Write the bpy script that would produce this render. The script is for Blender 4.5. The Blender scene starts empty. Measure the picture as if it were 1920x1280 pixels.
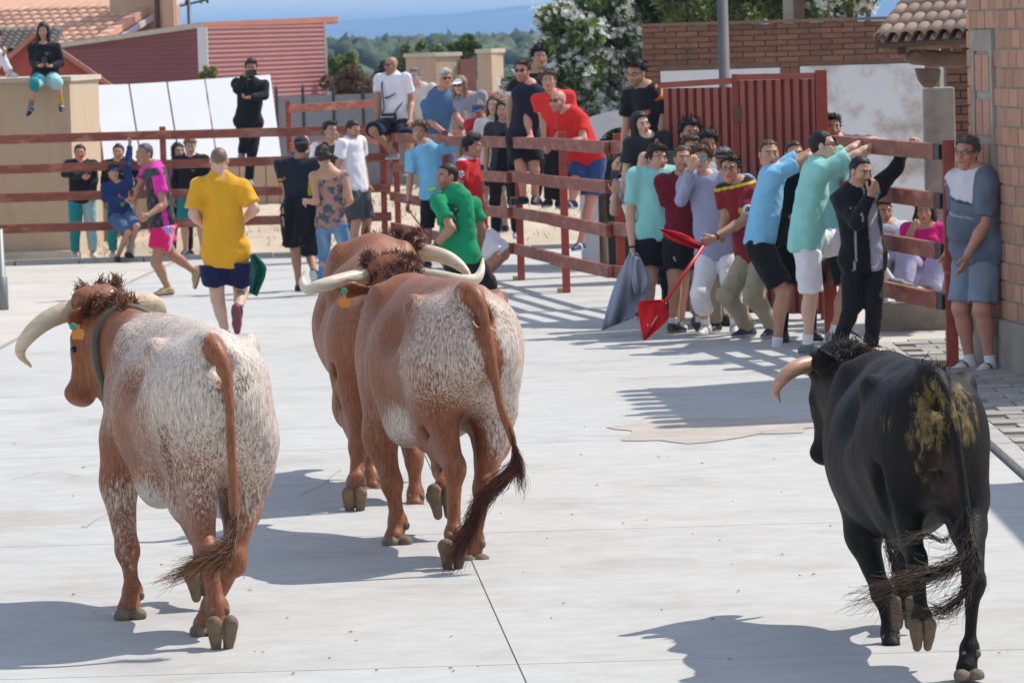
import bpy, bmesh, math, random
import numpy as np
from mathutils import Vector, Matrix

random.seed(7); RNG = np.random.default_rng(7)
scene = bpy.context.scene
COL = scene.collection
R = math.radians

# ------------------------------------------------------------------ camera
FPX, CX, CY, CAMZ = 8000.0, 960.0, 640.0, 2.72
PITCH, ROLL = math.atan((640 - 72) / FPX), R(1.7)
fw = np.array((0, math.cos(PITCH), -math.sin(PITCH)))
_up0 = np.array((0, math.sin(PITCH), math.cos(PITCH))); _r0 = np.array((1.0, 0, 0))
cright = math.cos(ROLL) * _r0 - math.sin(ROLL) * _up0
cup = math.sin(ROLL) * _r0 + math.cos(ROLL) * _up0
cam = bpy.data.cameras.new("camera"); camo = bpy.data.objects.new("camera", cam); COL.objects.link(camo)
cam.sensor_width = 36.0; cam.lens = 36.0 * FPX / 1920.0
cam.clip_start = 0.5; cam.clip_end = 60000
camo.matrix_world = Matrix(((cright[0], cup[0], -fw[0], 0), (cright[1], cup[1], -fw[1], 0), (cright[2], cup[2], -fw[2], CAMZ), (0, 0, 0, 1)))
cam.dof.use_dof = True; cam.dof.focus_distance = 20.5; cam.dof.aperture_fstop = 11.0
scene.camera = camo

# ------------------------------------------------------------------ sky, sun, exposure
SUN_EL, SUN_AZ = R(52), R(28)            # azimuth measured from +X towards +Y
world = bpy.data.worlds.new("World"); scene.world = world; world.use_nodes = True
wn = world.node_tree.nodes; wl = world.node_tree.links
bg = wn["Background"]; sky = wn.new("ShaderNodeTexSky"); sky.sky_type = 'NISHITA'
sky.sun_disc = False; sky.sun_elevation = SUN_EL; sky.sun_rotation = R(90) - SUN_AZ
sky.air_density = 1.0; sky.dust_density = 0.0; sky.ozone_density = 2.5
# thin high cloud, spread over the whole sky
tc = wn.new("ShaderNodeTexCoord"); mp = wn.new("ShaderNodeMapping"); mp.inputs["Scale"].default_value = (3.0, 3.0, 26.0)
nz = wn.new("ShaderNodeTexNoise"); nz.inputs["Scale"].default_value = 2.2; nz.inputs["Detail"].default_value = 7
cr = wn.new("ShaderNodeValToRGB"); cr.color_ramp.elements[0].position = .40; cr.color_ramp.elements[1].position = .70
mx = wn.new("ShaderNodeMix"); mx.data_type = 'RGBA'; mx.inputs["B"].default_value = (7.7, 7.8, 8.1, 1)
ml = wn.new("ShaderNodeMath"); ml.operation = 'MULTIPLY'; ml.inputs[1].default_value = .82
wl.new(tc.outputs["Generated"], mp.inputs["Vector"]); wl.new(mp.outputs[0], nz.inputs["Vector"]); wl.new(nz.outputs[0], cr.inputs[0])
wl.new(cr.outputs[0], ml.inputs[0]); wl.new(ml.outputs[0], mx.inputs["Factor"]); wl.new(sky.outputs[0], mx.inputs["A"])
wl.new(mx.outputs["Result"], bg.inputs["Color"]); bg.inputs["Strength"].default_value = 0.15
sun = bpy.data.lights.new("sun", 'SUN'); suno = bpy.data.objects.new("sun", sun); COL.objects.link(suno)
sun.energy = 4.6; sun.angle = R(0.55); sun.color = (1, .94, .85)
sd = Vector((math.cos(SUN_EL) * math.cos(SUN_AZ), math.cos(SUN_EL) * math.sin(SUN_AZ), math.sin(SUN_EL)))
suno.rotation_euler = sd.to_track_quat('Z', 'Y').to_euler()
scene.view_settings.view_transform = 'Standard'; scene.view_settings.look = 'None'
scene.view_settings.exposure = 0.12; scene.view_settings.gamma = 1.0
scene.render.engine = 'CYCLES'
scene.cycles.max_bounces = 5; scene.cycles.diffuse_bounces = 3; scene.cycles.glossy_bounces = 2
scene.cycles.transmission_bounces = 2; scene.cycles.transparent_max_bounces = 6; scene.cycles.volume_bounces = 0
scene.cycles.use_denoising = True

# ------------------------------------------------------------------ places
_gy = np.array((-60, 5, 15, 20, 33, 40, 50, 60, 75, 95, 130, 220, 500, 1500, 4000, 14000.0))
_gd = np.array((2.74, 2.73, 2.72, 2.71, 2.63, 2.66, 2.79, 2.96, 3.10, 3.3, 5.5, 8, 9, 9.5, 16, 22.0))
_fine = np.arange(-60, 130, .25); _raw = np.interp(_fine, _gy, _gd)
_k = np.ones(33) / 33; _sm = np.convolve(np.pad(_raw, 16, mode='edge'), _k, mode='valid')
def G(Y):
    Y = np.asarray(Y, float)
    return CAMZ - np.where(Y < 110, np.interp(Y, _fine, _sm), np.interp(Y, _gy, _gd))
def at(px, py, Y):
    d = fw + cright * ((px - CX) / FPX) + cup * ((CY - py) / FPX)
    k = Y / d[1]
    return np.array((d[0] * k, Y, CAMZ + d[2] * k))
def gnd(px, py):
    lo, hi = 8.0, 100.0
    for _ in range(50):
        m = (lo + hi) / 2
        if at(px, py, m)[2] > G(m): lo = m
        else: hi = m
    return at(px, py, lo)
def proj(p):
    q = np.asarray(p, float) - np.array((0, 0, CAMZ)); z = q @ fw
    return CX + FPX * (q @ cright) / z, CY - FPX * (q @ cup) / z
def lin(h):
    h = h.lstrip('#'); c = [int(h[i:i + 2], 16) / 255 for i in (0, 2, 4)]
    return tuple(((x + .055) / 1.055) ** 2.4 if x > .04045 else x / 12.92 for x in c)

# ------------------------------------------------------------------ objects and tags
def tag(o, label=None, cat=None, group=None, kind=None):
    if label: o["label"] = label
    if cat: o["category"] = cat
    if group: o["group"] = group
    if kind: o["kind"] = kind
    return o
def empty(name, loc, rz=0.0):
    o = bpy.data.objects.new(name, None); COL.objects.link(o); o.location = tuple(float(v) for v in loc); o.rotation_euler = (0, 0, rz)
    o.empty_display_size = .1
    return o
def link(name, me, m=None, parent=None, loc=(0, 0, 0), rot=None):
    if m is not None and not me.materials:
        for q in (m if isinstance(m, (list, tuple)) else [m]): me.materials.append(q)
    o = bpy.data.objects.new(name, me); COL.objects.link(o)
    o.location = tuple(float(v) for v in loc)
    if rot is not None: o.rotation_euler = rot
    if parent is not None: o.parent = parent
    return o
def mesh_np(name, V, Fq, smooth=True, cols=None):
    """V (n,3), Fq (m,3|4) arrays -> mesh"""
    me = bpy.data.meshes.new(name)
    V = np.asarray(V, np.float32); Fq = np.asarray(Fq, np.int32); k = Fq.shape[1] if len(Fq) else 4
    me.vertices.add(len(V)); me.vertices.foreach_set("co", V.ravel())
    me.loops.add(Fq.size); me.loops.foreach_set("vertex_index", Fq.ravel())
    me.polygons.add(len(Fq))
    me.polygons.foreach_set("loop_start", np.arange(0, Fq.size, k, dtype=np.int32))
    me.polygons.foreach_set("loop_total", np.full(len(Fq), k, np.int32))
    if smooth: me.polygons.foreach_set("use_smooth", np.ones(len(Fq), bool))
    if cols is not None:
        c = np.ones((len(V), 4), np.float32); c[:, :cols.shape[1]] = cols
        a = me.color_attributes.new("Col", 'FLOAT_COLOR', 'POINT'); a.data.foreach_set("color", c.ravel())
    me.update(calc_edges=True); me.validate()
    return me
class MB:
    """collects boxes, bars, tubes and quads for ONE mesh object"""
    def __init__(s): s.v = []; s.f = []
    def quadmesh(s, V, Fs):
        n = len(s.v); s.v += [tuple(map(float, p)) for p in V]; s.f += [tuple(i + n for i in f) for f in Fs]; return s
    def hexa(s, P):
        return s.quadmesh(P, [(0, 3, 2, 1), (4, 5, 6, 7), (0, 1, 5, 4), (1, 2, 6, 5), (2, 3, 7, 6), (3, 0, 4, 7)])
    def box(s, a, b, j=0.0):
        (x0, y0, z0), (x1, y1, z1) = a, b
        P = [(x0, y0, z0), (x1, y0, z0), (x1, y1, z0), (x0, y1, z0), (x0, y0, z1), (x1, y0, z1), (x1, y1, z1), (x0, y1, z1)]
        return s.hexa(P)
    def bar(s, a, b, w, h, up=(0, 0, 1)):
        a = np.array(a, float); b = np.array(b, float); d = b - a; d /= np.linalg.norm(d)
        u = np.cross(np.array(up, float), d)
        if np.linalg.norm(u) < 1e-4: u = np.cross((0, 1, 0), d)
        u /= np.linalg.norm(u); v = np.cross(d, u)
        P = [a - u * w / 2 - v * h / 2, a + u * w / 2 - v * h / 2, b + u * w / 2 - v * h / 2, b - u * w / 2 - v * h / 2,
             a - u * w / 2 + v * h / 2, a + u * w / 2 + v * h / 2, b + u * w / 2 + v * h / 2, b - u * w / 2 + v * h / 2]
        return s.hexa(P)
    def tube(s, pts, rads, n=10, cap=True, ph=0.0):
        pts = [np.array(p, float) for p in pts]
        if not hasattr(rads, '__len__'): rads = [rads] * len(pts)
        V = []; u = None
        for i, p in enumerate(pts):
            d = pts[min(i + 1, len(pts) - 1)] - pts[max(i - 1, 0)]; d /= (np.linalg.norm(d) + 1e-9)
            if u is None:
                u = np.cross(d, (0, 0, 1)); 
                if np.linalg.norm(u) < .05: u = np.cross(d, (1, 0, 0))
            u = u - d * (u @ d); u /= np.linalg.norm(u) + 1e-9; w = np.cross(d, u)
            for k in range(n):
                t = 2 * math.pi * k / n + ph; V.append(p + (u * math.cos(t) + w * math.sin(t)) * rads[i])
        Fs = [(i * n + k, i * n + (k + 1) % n, (i + 1) * n + (k + 1) % n, (i + 1) * n + k) for i in range(len(pts) - 1) for k in range(n)]
        if cap: Fs += [tuple(range(n))[::-1], tuple((len(pts) - 1) * n + k for k in range(n))]
        return s.quadmesh(V, Fs)
    def mesh(s, name, smooth=False, off=(0, 0, 0)):
        me = bpy.data.meshes.new(name); o = np.array(off, float)
        me.from_pydata([(p[0] - o[0], p[1] - o[1], p[2] - o[2]) for p in s.v], [], s.f)
        if smooth: me.polygons.foreach_set("use_smooth", np.ones(len(me.polygons), bool))
        me.update(); return me
    def build(s, name, m, parent=None, loc=None, smooth=False, bevel=0.0):
        """vertices are given in world space; parent's location is taken off"""
        o = np.array(loc if loc is not None else (0, 0, 0), float)
        po = np.array(parent_world(parent)) if parent is not None else np.zeros(3)
        me = s.mesh(name, smooth, o)
        ob = link(name, me, m, parent, o - po)
        if bevel:
            b = ob.modifiers.new("bevel", 'BEVEL'); b.width = bevel; b.segments = 2; b.limit_method = 'ANGLE'
        return ob
def parent_world(p):
    l = Vector((0, 0, 0))
    while p is not None: l = l + p.location; p = p.parent
    return l
def catmull(P, n):
    P = np.array(P, float); Q = np.vstack((2 * P[0] - P[1], P, 2 * P[-1] - P[-2])); out = []
    for i in range(1, len(Q) - 2):
        for t in np.linspace(0, 1, n, endpoint=False):
            a, b, c, d = Q[i - 1], Q[i], Q[i + 1], Q[i + 2]
            out.append(.5 * (2 * b + (c - a) * t + (2 * a - 5 * b + 4 * c - d) * t * t + (3 * b - a - 3 * c + d) * t ** 3))
    out.append(P[-1]); return np.array(out)

# ------------------------------------------------------------------ materials
MATS = {}
def mat(name, color=(.5, .5, .5), rough=.7, var=.12, vscale=3.0, bump=.0, bscale=40.0, color2=None, c2scale=1.2, c2lo=.45, c2hi=.62,
        attr=False, metal=0.0, stretch=(1, 1, 1), spec=.5, sheen=0.0, coords='Object', sss=0.0, rand=0.0, dist=.01):
    if name in MATS: return MATS[name]
    m = bpy.data.materials.new(name); m.use_nodes = True; nt = m.node_tree; N = nt.nodes; L = nt.links
    b = N["Principled BSDF"]; b.inputs["Roughness"].default_value = rough; b.inputs["Metallic"].default_value = metal
    b.inputs["Specular IOR Level"].default_value = spec
    if sheen: b.inputs["Sheen Weight"].default_value = sheen
    if sss:
        b.inputs["Subsurface Weight"].default_value = sss; b.inputs["Subsurface Radius"].default_value = (.012, .005, .003)
    tc = N.new("ShaderNodeTexCoord"); mp = N.new("ShaderNodeMapping"); mp.inputs["Scale"].default_value = stretch
    L.new(tc.outputs[coords], mp.inputs["Vector"])
    if attr:
        a = N.new("ShaderNodeAttribute"); a.attribute_name = "Col"; src = a.outputs["Color"]
    else:
        rgb = N.new("ShaderNodeRGB"); rgb.outputs[0].default_value = (*color, 1); src = rgb.outputs[0]
    if color2 is not None:
        n2 = N.new("ShaderNodeTexNoise"); n2.inputs["Scale"].default_value = c2scale; n2.inputs["Detail"].default_value = 8; n2.inputs["Roughness"].default_value = .62
        r2 = N.new("ShaderNodeMapRange"); r2.interpolation_type = 'SMOOTHSTEP'; r2.inputs["From Min"].default_value = c2lo; r2.inputs["From Max"].default_value = c2hi
        mm = N.new("ShaderNodeMix"); mm.data_type = 'RGBA'; mm.inputs["B"].default_value = (*color2, 1)
        L.new(mp.outputs[0], n2.inputs["Vector"]); L.new(n2.outputs[0], r2.inputs["Value"]); L.new(r2.outputs[0], mm.inputs["Factor"])
        L.new(src, mm.inputs["A"]); src = mm.outputs["Result"]
    if var or rand:
        n = N.new("ShaderNodeTexNoise"); n.inputs["Scale"].default_value = vscale; n.inputs["Detail"].default_value = 6; n.inputs["Roughness"].default_value = .6
        mr = N.new("ShaderNodeMapRange"); mr.inputs["From Min"].default_value = .25; mr.inputs["From Max"].default_value = .75
        mr.inputs["To Min"].default_value = 1 - var; mr.inputs["To Max"].default_value = 1 + var
        L.new(mp.outputs[0], n.inputs["Vector"]); L.new(n.outputs[0], mr.inputs["Value"]); fac = mr.outputs[0]
        if rand:
            oi = N.new("ShaderNodeObjectInfo"); m2 = N.new("ShaderNodeMapRange"); m2.inputs["To Min"].default_value = 1 - rand; m2.inputs["To Max"].default_value = 1 + rand
            L.new(oi.outputs["Random"], m2.inputs["Value"]); mu = N.new("ShaderNodeMath"); mu.operation = 'MULTIPLY'
            L.new(fac, mu.inputs[0]); L.new(m2.outputs[0], mu.inputs[1]); fac = mu.outputs[0]
        hs = N.new("ShaderNodeVectorMath"); hs.operation = 'SCALE'; L.new(src, hs.inputs[0]); L.new(fac, hs.inputs["Scale"]); src = hs.outputs[0]
    L.new(src, b.inputs["Base Color"])
    if bump:
        nb = N.new("ShaderNodeTexNoise"); nb.inputs["Scale"].default_value = bscale; nb.inputs["Detail"].default_value = 4
        bp = N.new("ShaderNodeBump"); bp.inputs["Strength"].default_value = bump; bp.inputs["Distance"].default_value = dist
        L.new(mp.outputs[0], nb.inputs["Vector"]); L.new(nb.outputs[0], bp.inputs["Height"]); L.new(bp.outputs[0], b.inputs["Normal"])
    MATS[name] = m; return m

# ------------------------------------------------------------------ distance fields -> surfaces
def nrm(v): v = np.asarray(v, float); return v / (np.linalg.norm(v) + 1e-12)
class Field:
    def __init__(s, lo, hi, h):
        s.h = h; s.lo = np.array(lo, float) - 2 * h
        s.n = np.ceil((np.array(hi, float) + 2 * h - s.lo) / h).astype(int) + 1
        s.F = np.full(s.n, .5, np.float32)
        s.ax = [(s.lo[i] + h * np.arange(s.n[i])).astype(np.float32) for i in range(3)]
    def sub(s, lo, hi):
        a = np.clip(np.floor((np.asarray(lo) - s.lo) / s.h).astype(int), 0, s.n)
        b = np.clip(np.ceil((np.asarray(hi) - s.lo) / s.h).astype(int) + 1, 0, s.n)
        if np.any(b <= a): return None, None
        sl = tuple(slice(a[i], b[i]) for i in range(3))
        X = s.ax[0][sl[0]][:, None, None]; Y = s.ax[1][sl[1]][None, :, None]; Z = s.ax[2][sl[2]][None, None, :]
        return sl, (X, Y, Z)
    def comb(s, sl, d, k, op):
        f = s.F[sl]
        if op == 'add':
            if k > 0: h = np.maximum(k - np.abs(f - d), 0); s.F[sl] = np.minimum(f, d) - h * h / (4 * k)
            else: s.F[sl] = np.minimum(f, d)
        elif op == 'sub':
            d = -d
            if k > 0: h = np.maximum(k - np.abs(f - d), 0); s.F[sl] = np.maximum(f, d) + h * h / (4 * k)
            else: s.F[sl] = np.maximum(f, d)
    def seg(s, a, b, ra, rb=None, k=.03, flat=None, cut=(), op='add', nz=0.0):
        """tapered rod; flat=(direction, factor) squashes it along a direction; cut = half spaces (point, outward normal)"""
        a = np.asarray(a, float); b = np.asarray(b, float); rb = ra if rb is None else rb
        m = max(ra, rb) + k + 3 * s.h
        sl, g = s.sub(np.minimum(a, b) - m, np.maximum(a, b) + m)
        if sl is None: return s
        X, Y, Z = (g[i] - np.float32(a[i]) for i in range(3)); ab = b - a; L2 = max(ab @ ab, 1e-9)
        t = np.clip((X * ab[0] + Y * ab[1] + Z * ab[2]) / L2, 0, 1)
        qx, qy, qz = X - t * ab[0], Y - t * ab[1], Z - t * ab[2]
        q2 = qx * qx + qy * qy + qz * qz
        if flat is not None:
            v, fl = flat; pv = qx * v[0] + qy * v[1] + qz * v[2]; q2 = q2 + (1 / fl ** 2 - 1) * pv * pv
        d = np.sqrt(q2) - (ra + (rb - ra) * t)
        for (p, n) in cut:
            n = nrm(n); d = np.maximum(d, (g[0] - p[0]) * n[0] + (g[1] - p[1]) * n[1] + (g[2] - p[2]) * n[2])
        s.comb(sl, d.astype(np.float32), k, op); return s
    def ell(s, c, r, ax=None, k=.03, cut=(), op='add'):
        c = np.asarray(c, float); r = np.asarray(r, float); m = max(r) + k + 3 * s.h
        sl, g = s.sub(c - m, c + m)
        if sl is None: return s
        X, Y, Z = (g[i] - np.float32(c[i]) for i in range(3))
        if ax is None: ax = np.eye(3)
        u = [X * ax[i][0] + Y * ax[i][1] + Z * ax[i][2] for i in range(3)]
        k0 = np.sqrt(sum((u[i] / r[i]) ** 2 for i in range(3))); k1 = np.sqrt(sum((u[i] / r[i] ** 2) ** 2 for i in range(3))) + 1e-6
        d = k0 * (k0 - 1) / k1
        for (p, n) in cut:
            n = nrm(n); d = np.maximum(d, (g[0] - p[0]) * n[0] + (g[1] - p[1]) * n[1] + (g[2] - p[2]) * n[2])
        s.comb(sl, d.astype(np.float32), k, op); return s
    def plane(s, p, n):
        n = nrm(n); g = s.ax
        d = (g[0] - p[0])[:, None, None] * n[0] + (g[1] - p[1])[None, :, None] * n[1] + (g[2] - p[2])[None, None, :] * n[2]
        s.F = np.maximum(s.F, d.astype(np.float32)); return s
    def noise(s, amp, freq, seed=0, aniso=(1, 1, 1)):
        r = np.random.default_rng(seed); g = s.ax; acc = 0
        for o in range(5):
            d = nrm(r.normal(size=3)) * np.array(aniso); fq = freq * (1 + .45 * o) * 2 * math.pi; ph = r.uniform(0, 6.28); d2 = nrm(r.normal(size=3)) * np.array(aniso)
            w = (g[0] * d[0])[:, None, None] + (g[1] * d[1])[None, :, None] + (g[2] * d[2])[None, None, :]
            w2 = (g[0] * d2[0])[:, None, None] + (g[1] * d2[1])[None, :, None] + (g[2] * d2[2])[None, None, :]
            acc = acc + np.sin(w * fq + ph + 1.4 * np.sin(w2 * fq * .6 + ph * 2)) / (1 + .45 * o)
        s.F = s.F + (acc * amp / 2.2).astype(np.float32); return s
    def surf(s):
        F = s.F; F[0], F[-1] = .5, .5; F[:, 0], F[:, -1] = .5, .5; F[:, :, 0], F[:, :, -1] = .5, .5
        ins = F < 0; n = np.array(F.shape) - 1
        cnt = np.zeros(n, np.int8)
        for dx in (0, 1):
            for dy in (0, 1):
                for dz in (0, 1): cnt += ins[dx:n[0] + dx, dy:n[1] + dy, dz:n[2] + dz]
        act = (cnt > 0) & (cnt < 8); idx = np.full(n, -1, np.int32); C = np.argwhere(act); idx[act] = np.arange(len(C))
        acc = np.zeros((len(C), 3), np.float32); num = np.zeros(len(C), np.float32)
        cor = {(dx, dy, dz): F[C[:, 0] + dx, C[:, 1] + dy, C[:, 2] + dz] for dx in (0, 1) for dy in (0, 1) for dz in (0, 1)}
        for a in range(3):
            for p in (0, 1):
                for q in (0, 1):
                    k0 = [p, q]; k0.insert(a, 0); k1 = [p, q]; k1.insert(a, 1)
                    f0, f1 = cor[tuple(k0)], cor[tuple(k1)]; x = (f0 < 0) != (f1 < 0); t = np.where(x, f0 / np.where(x, f0 - f1, 1), 0)
                    pt = np.tile(np.array(k0, np.float32), (len(C), 1)); pt[:, a] += t
                    acc += pt * x[:, None]; num += x
        V = (C + acc / num[:, None]) * s.h + s.lo
        Q = []
        for a in range(3):
            b, c = (a + 1) % 3, (a + 2) % 3
            s0 = [slice(None)] * 3; s1 = [slice(None)] * 3; s0[a] = slice(0, -1); s1[a] = slice(1, None)
            i0, i1 = ins[tuple(s0)], ins[tuple(s1)]; E = np.argwhere(i0 != i1)
            if not len(E): continue
            E = E[(E[:, b] > 0) & (E[:, c] > 0) & (E[:, b] < n[b]) & (E[:, c] < n[c])]
            fl = i0[E[:, 0], E[:, 1], E[:, 2]]
            eb = np.zeros(3, int); eb[b] = 1; ec = np.zeros(3, int); ec[c] = 1
            g = lambda o: idx[tuple((E - o).T)]
            q = np.stack((g(eb + ec), g(ec), g(np.zeros(3, int)), g(eb)), 1)
            q[~fl] = q[~fl][:, ::-1]; Q.append(q)
        Q = np.concatenate(Q) if Q else np.zeros((0, 4), int)
        return V.astype(np.float32), Q
def join(parts):
    V, Q, o = [], [], 0
    for v, q in parts: V.append(v); Q.append(q + o); o += len(v)
    return np.concatenate(V), np.concatenate(Q)
# ================================================================== materials of the place
M_conc = mat("concrete", (.452, .446, .428), rough=.85, var=.10, vscale=5.0, bump=.25, bscale=45, stretch=(1, 1.25, 1), color2=(.372, .352, .322), c2scale=.8, c2lo=.47, c2hi=.76, rand=.03)
M_joint = mat("joint_dirt", (.22, .20, .17), rough=.95, var=.3, vscale=8)
M_sand = mat("sandy_soil", (.50, .405, .30), rough=.95, var=.22, vscale=1.3, bump=.5, bscale=18, color2=(.40, .33, .22), c2scale=.6, c2lo=.48, c2hi=.66)
M_patch = mat("patch_mortar", (.42, .375, .325), rough=.95, var=.2, vscale=3, bump=.4, bscale=40)
M_lightc = mat("pale_concrete", (.50, .46, .41), rough=.9, var=.14, vscale=.9, bump=.2, bscale=50, rand=.03)
M_paver = mat("paver", (.30, .285, .265), rough=.9, var=.22, vscale=6, bump=.3, bscale=60, rand=.14)
M_kerb = mat("kerb_stone", (.40, .385, .36), rough=.9, var=.2, vscale=5, bump=.3)
M_red = mat("red_paint_wood", (.225, .052, .028), rough=.6, var=.42, vscale=5, bump=.25, bscale=16, stretch=(1, 1, 3), color2=(.31, .125, .075), c2scale=3.2, c2lo=.49, c2hi=.64)
M_redsteel = mat("red_paint_steel", (.30, .045, .024), rough=.42, var=.2, vscale=6, color2=(.16, .055, .03), c2scale=5, c2lo=.58, c2hi=.75)
M_black = mat("black_paint", (.012, .011, .011), rough=.5, var=.1)
M_gate = mat("gate_sheet", (.29, .068, .048), rough=.45, var=.2, vscale=2.5, stretch=(2, 2, .6), color2=(.20, .06, .04), c2scale=3, c2lo=.56, c2hi=.78)
M_brick = mat("brick_clay", (.43, .232, .150), rough=.85, var=.16, vscale=9, bump=.35, bscale=70, rand=.16)
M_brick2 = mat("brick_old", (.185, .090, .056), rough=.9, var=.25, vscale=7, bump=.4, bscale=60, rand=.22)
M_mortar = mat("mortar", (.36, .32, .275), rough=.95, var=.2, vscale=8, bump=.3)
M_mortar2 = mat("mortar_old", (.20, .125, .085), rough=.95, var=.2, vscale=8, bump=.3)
M_white = mat("whitewash", (.66, .655, .66), rough=.9, var=.08, vscale=2, bump=.2, bscale=30, color2=(.36, .285, .235), c2scale=1.0, c2lo=.49, c2hi=.66)
M_plinth = mat("plinth_render", (.27, .24, .20), rough=.95, var=.28, vscale=3, bump=.4, bscale=40)
M_stone = mat("grey_stone", (.30, .265, .225), rough=.9, var=.3, vscale=5, bump=.4, bscale=30)
M_wood = mat("old_wood", (.105, .065, .04), rough=.8, var=.4, vscale=6, bump=.4, stretch=(1, 1, .3), bscale=30)
M_tile = mat("clay_tile", (.60, .345, .235), rough=.8, var=.18, vscale=6, rand=.17)
M_tile2 = mat("clay_tile_old", (.42, .30, .23), rough=.9, var=.3, vscale=7, rand=.2)
M_tile3 = mat("slate_tile", (.13, .115, .10), rough=.8, var=.2, vscale=6, rand=.2)
M_shed = mat("shed_sheet_shaded", (.22, .042, .042), rough=.5, var=.08, vscale=1.5); M_shed_lit = mat("shed_sheet_lit", (.37, .155, .15), rough=.55, var=.08, vscale=1.5)  # one paint in two tones: sun and shade on the walls put into colour
M_shedfas = mat("shed_fascia", (.40, .155, .10), rough=.6, var=.12)
M_wht = mat("white_board", (.80, .80, .80), rough=.6, var=.04, vscale=1)
M_whtm = mat("white_metal", (.62, .62, .64), rough=.5, var=.05)
M_beige = mat("beige_render", (.50, .375, .26), rough=.9, var=.14, vscale=1.6, bump=.2, bscale=20, stretch=(1.5, 1.5, .5), color2=(.42, .30, .20), c2scale=1.6, c2lo=.48, c2hi=.7)
M_cap = mat("beige_cap", (.52, .46, .37), rough=.9, var=.15, vscale=4)
M_grey = mat("grey_sheet", (.235, .25, .275), rough=.5, var=.08, vscale=1)
M_dark = mat("dark_steel", (.035, .038, .042), rough=.5, var=.1)
M_pole = mat("galvanised", (.20, .205, .21), rough=.5, var=.15, vscale=4, metal=.3)
M_leaf = mat("leaf_green", attr=True, rough=.5, var=.15, vscale=2)
M_flower = mat("flower_white", (.85, .84, .80), rough=.7, var=.08)
M_bark = mat("bark", (.13, .09, .06), rough=.9, var=.3, vscale=8, bump=.5)
def translucent(m, w=.45):
    nt = m.node_tree; N = nt.nodes; L = nt.links; b = N["Principled BSDF"]; t = N.new("ShaderNodeBsdfTranslucent"); mx_ = N.new("ShaderNodeMixShader"); mx_.inputs[0].default_value = w
    src = b.inputs["Base Color"].links[0].from_socket; sc_ = N.new("ShaderNodeVectorMath"); sc_.operation = 'SCALE'; sc_.inputs["Scale"].default_value = 1.15; L.new(src, sc_.inputs[0]); L.new(sc_.outputs[0], t.inputs["Color"])
    L.new(b.outputs[0], mx_.inputs[1]); L.new(t.outputs[0], mx_.inputs[2]); L.new(mx_.outputs[0], N["Material Output"].inputs["Surface"])
translucent(M_leaf, .5); translucent(M_flower, .5)
M_water = mat("water", (.08, .17, .20), rough=.15, var=.1, vscale=.01)
M_wood_far = mat("far_wood", attr=True, rough=.9, var=.3, vscale=.12)
M_hill = mat("hill_scrub", (.10, .095, .075), rough=.95, var=.35, vscale=.006, color2=(.19, .165, .125), c2scale=.003, c2lo=.5, c2hi=.66)
M_plain = mat("plain_earth", (.15, .15, .075), rough=.95, var=.3, vscale=.02)

# ================================================================== ground
ys = np.concatenate((np.arange(-40, 110, 1.0), [110, 130, 160, 220, 300, 500, 900, 1600, 3000, 6000, 14000]))
def sheet(name, m, x0, x1, ys, dz, nx=2, parent=None, kind=None, thick=0.0):
    xs0 = [x0(y) if callable(x0) else x0 for y in ys]; xs1 = [x1(y) if callable(x1) else x1 for y in ys]
    V = []; Fs = []
    for i, y in enumerate(ys):
        for k in range(nx): V.append((xs0[i] + (xs1[i] - xs0[i]) * k / (nx - 1), y, float(G(y)) + dz))
    Fs = [(i * nx + k, i * nx + k + 1, (i + 1) * nx + k + 1, (i + 1) * nx + k) for i in range(len(ys) - 1) for k in range(nx - 1)]
    if thick:
        n = len(V); V += [(a, b, c - thick) for a, b, c in V]; Fs += [tuple(j + n for j in f)[::-1] for f in Fs]
        for i in range(len(ys) - 1):
            a, b = i * nx, (i + 1) * nx; Fs.append((a, b, b + n, a + n)); a += nx - 1; b += nx - 1; Fs.append((b, a, a + n, b + n))
        Fs.append(tuple(range(nx)) [::-1] + tuple(range(n, n + nx))); e = (len(ys) - 1) * nx; Fs.append(tuple(range(e, e + nx)) + tuple(range(n + e, n + e + nx))[::-1])
    o = MB().quadmesh(V, Fs).build(name, m, parent)
    if kind: o["kind"] = kind
    return o
sheet("ground", M_sand, lambda y: -30 - max(0, y) * 1.2, lambda y: 30 + max(0, y) * 1.2, ys[ys <= 110], -.10, 2, None, "structure")
sheet("plain", M_plain, lambda y: -30 - max(0, y) * 1.2, lambda y: 30 + max(0, y) * 1.2, ys[ys >= 108], -.10, 2, None, "structure")
# road of cast slabs with open joints
road = sheet("road", M_joint, -4.62, 3.0, np.arange(10, 60.3, 1.0), -.02, 2, None, "structure")
jy = [8.8 + 4.8 * i for i in range(11)] + [59.4]; jx = lambda y, i: -.57 - .063 * (y - 27.2) + 3.9 * i
XL, XR = -4.60, 2.98
for i in range(len(jy) - 1):
    for c in (-2, -1, 0, 1):
        yy = np.linspace(jy[i] + .005, jy[i + 1] - .005, 7)
        l = lambda y, c=c: min(max(jx(y, c) + .0035, XL), XR); r = lambda y, c=c: min(max(jx(y, c + 1) - .0035, XL), XR)
        if r(yy[3]) - l(yy[3]) < .3: continue
        sheet("road_slab", M_conc, l, r, list(yy), 0.0, 2, road, None, .03)
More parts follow.
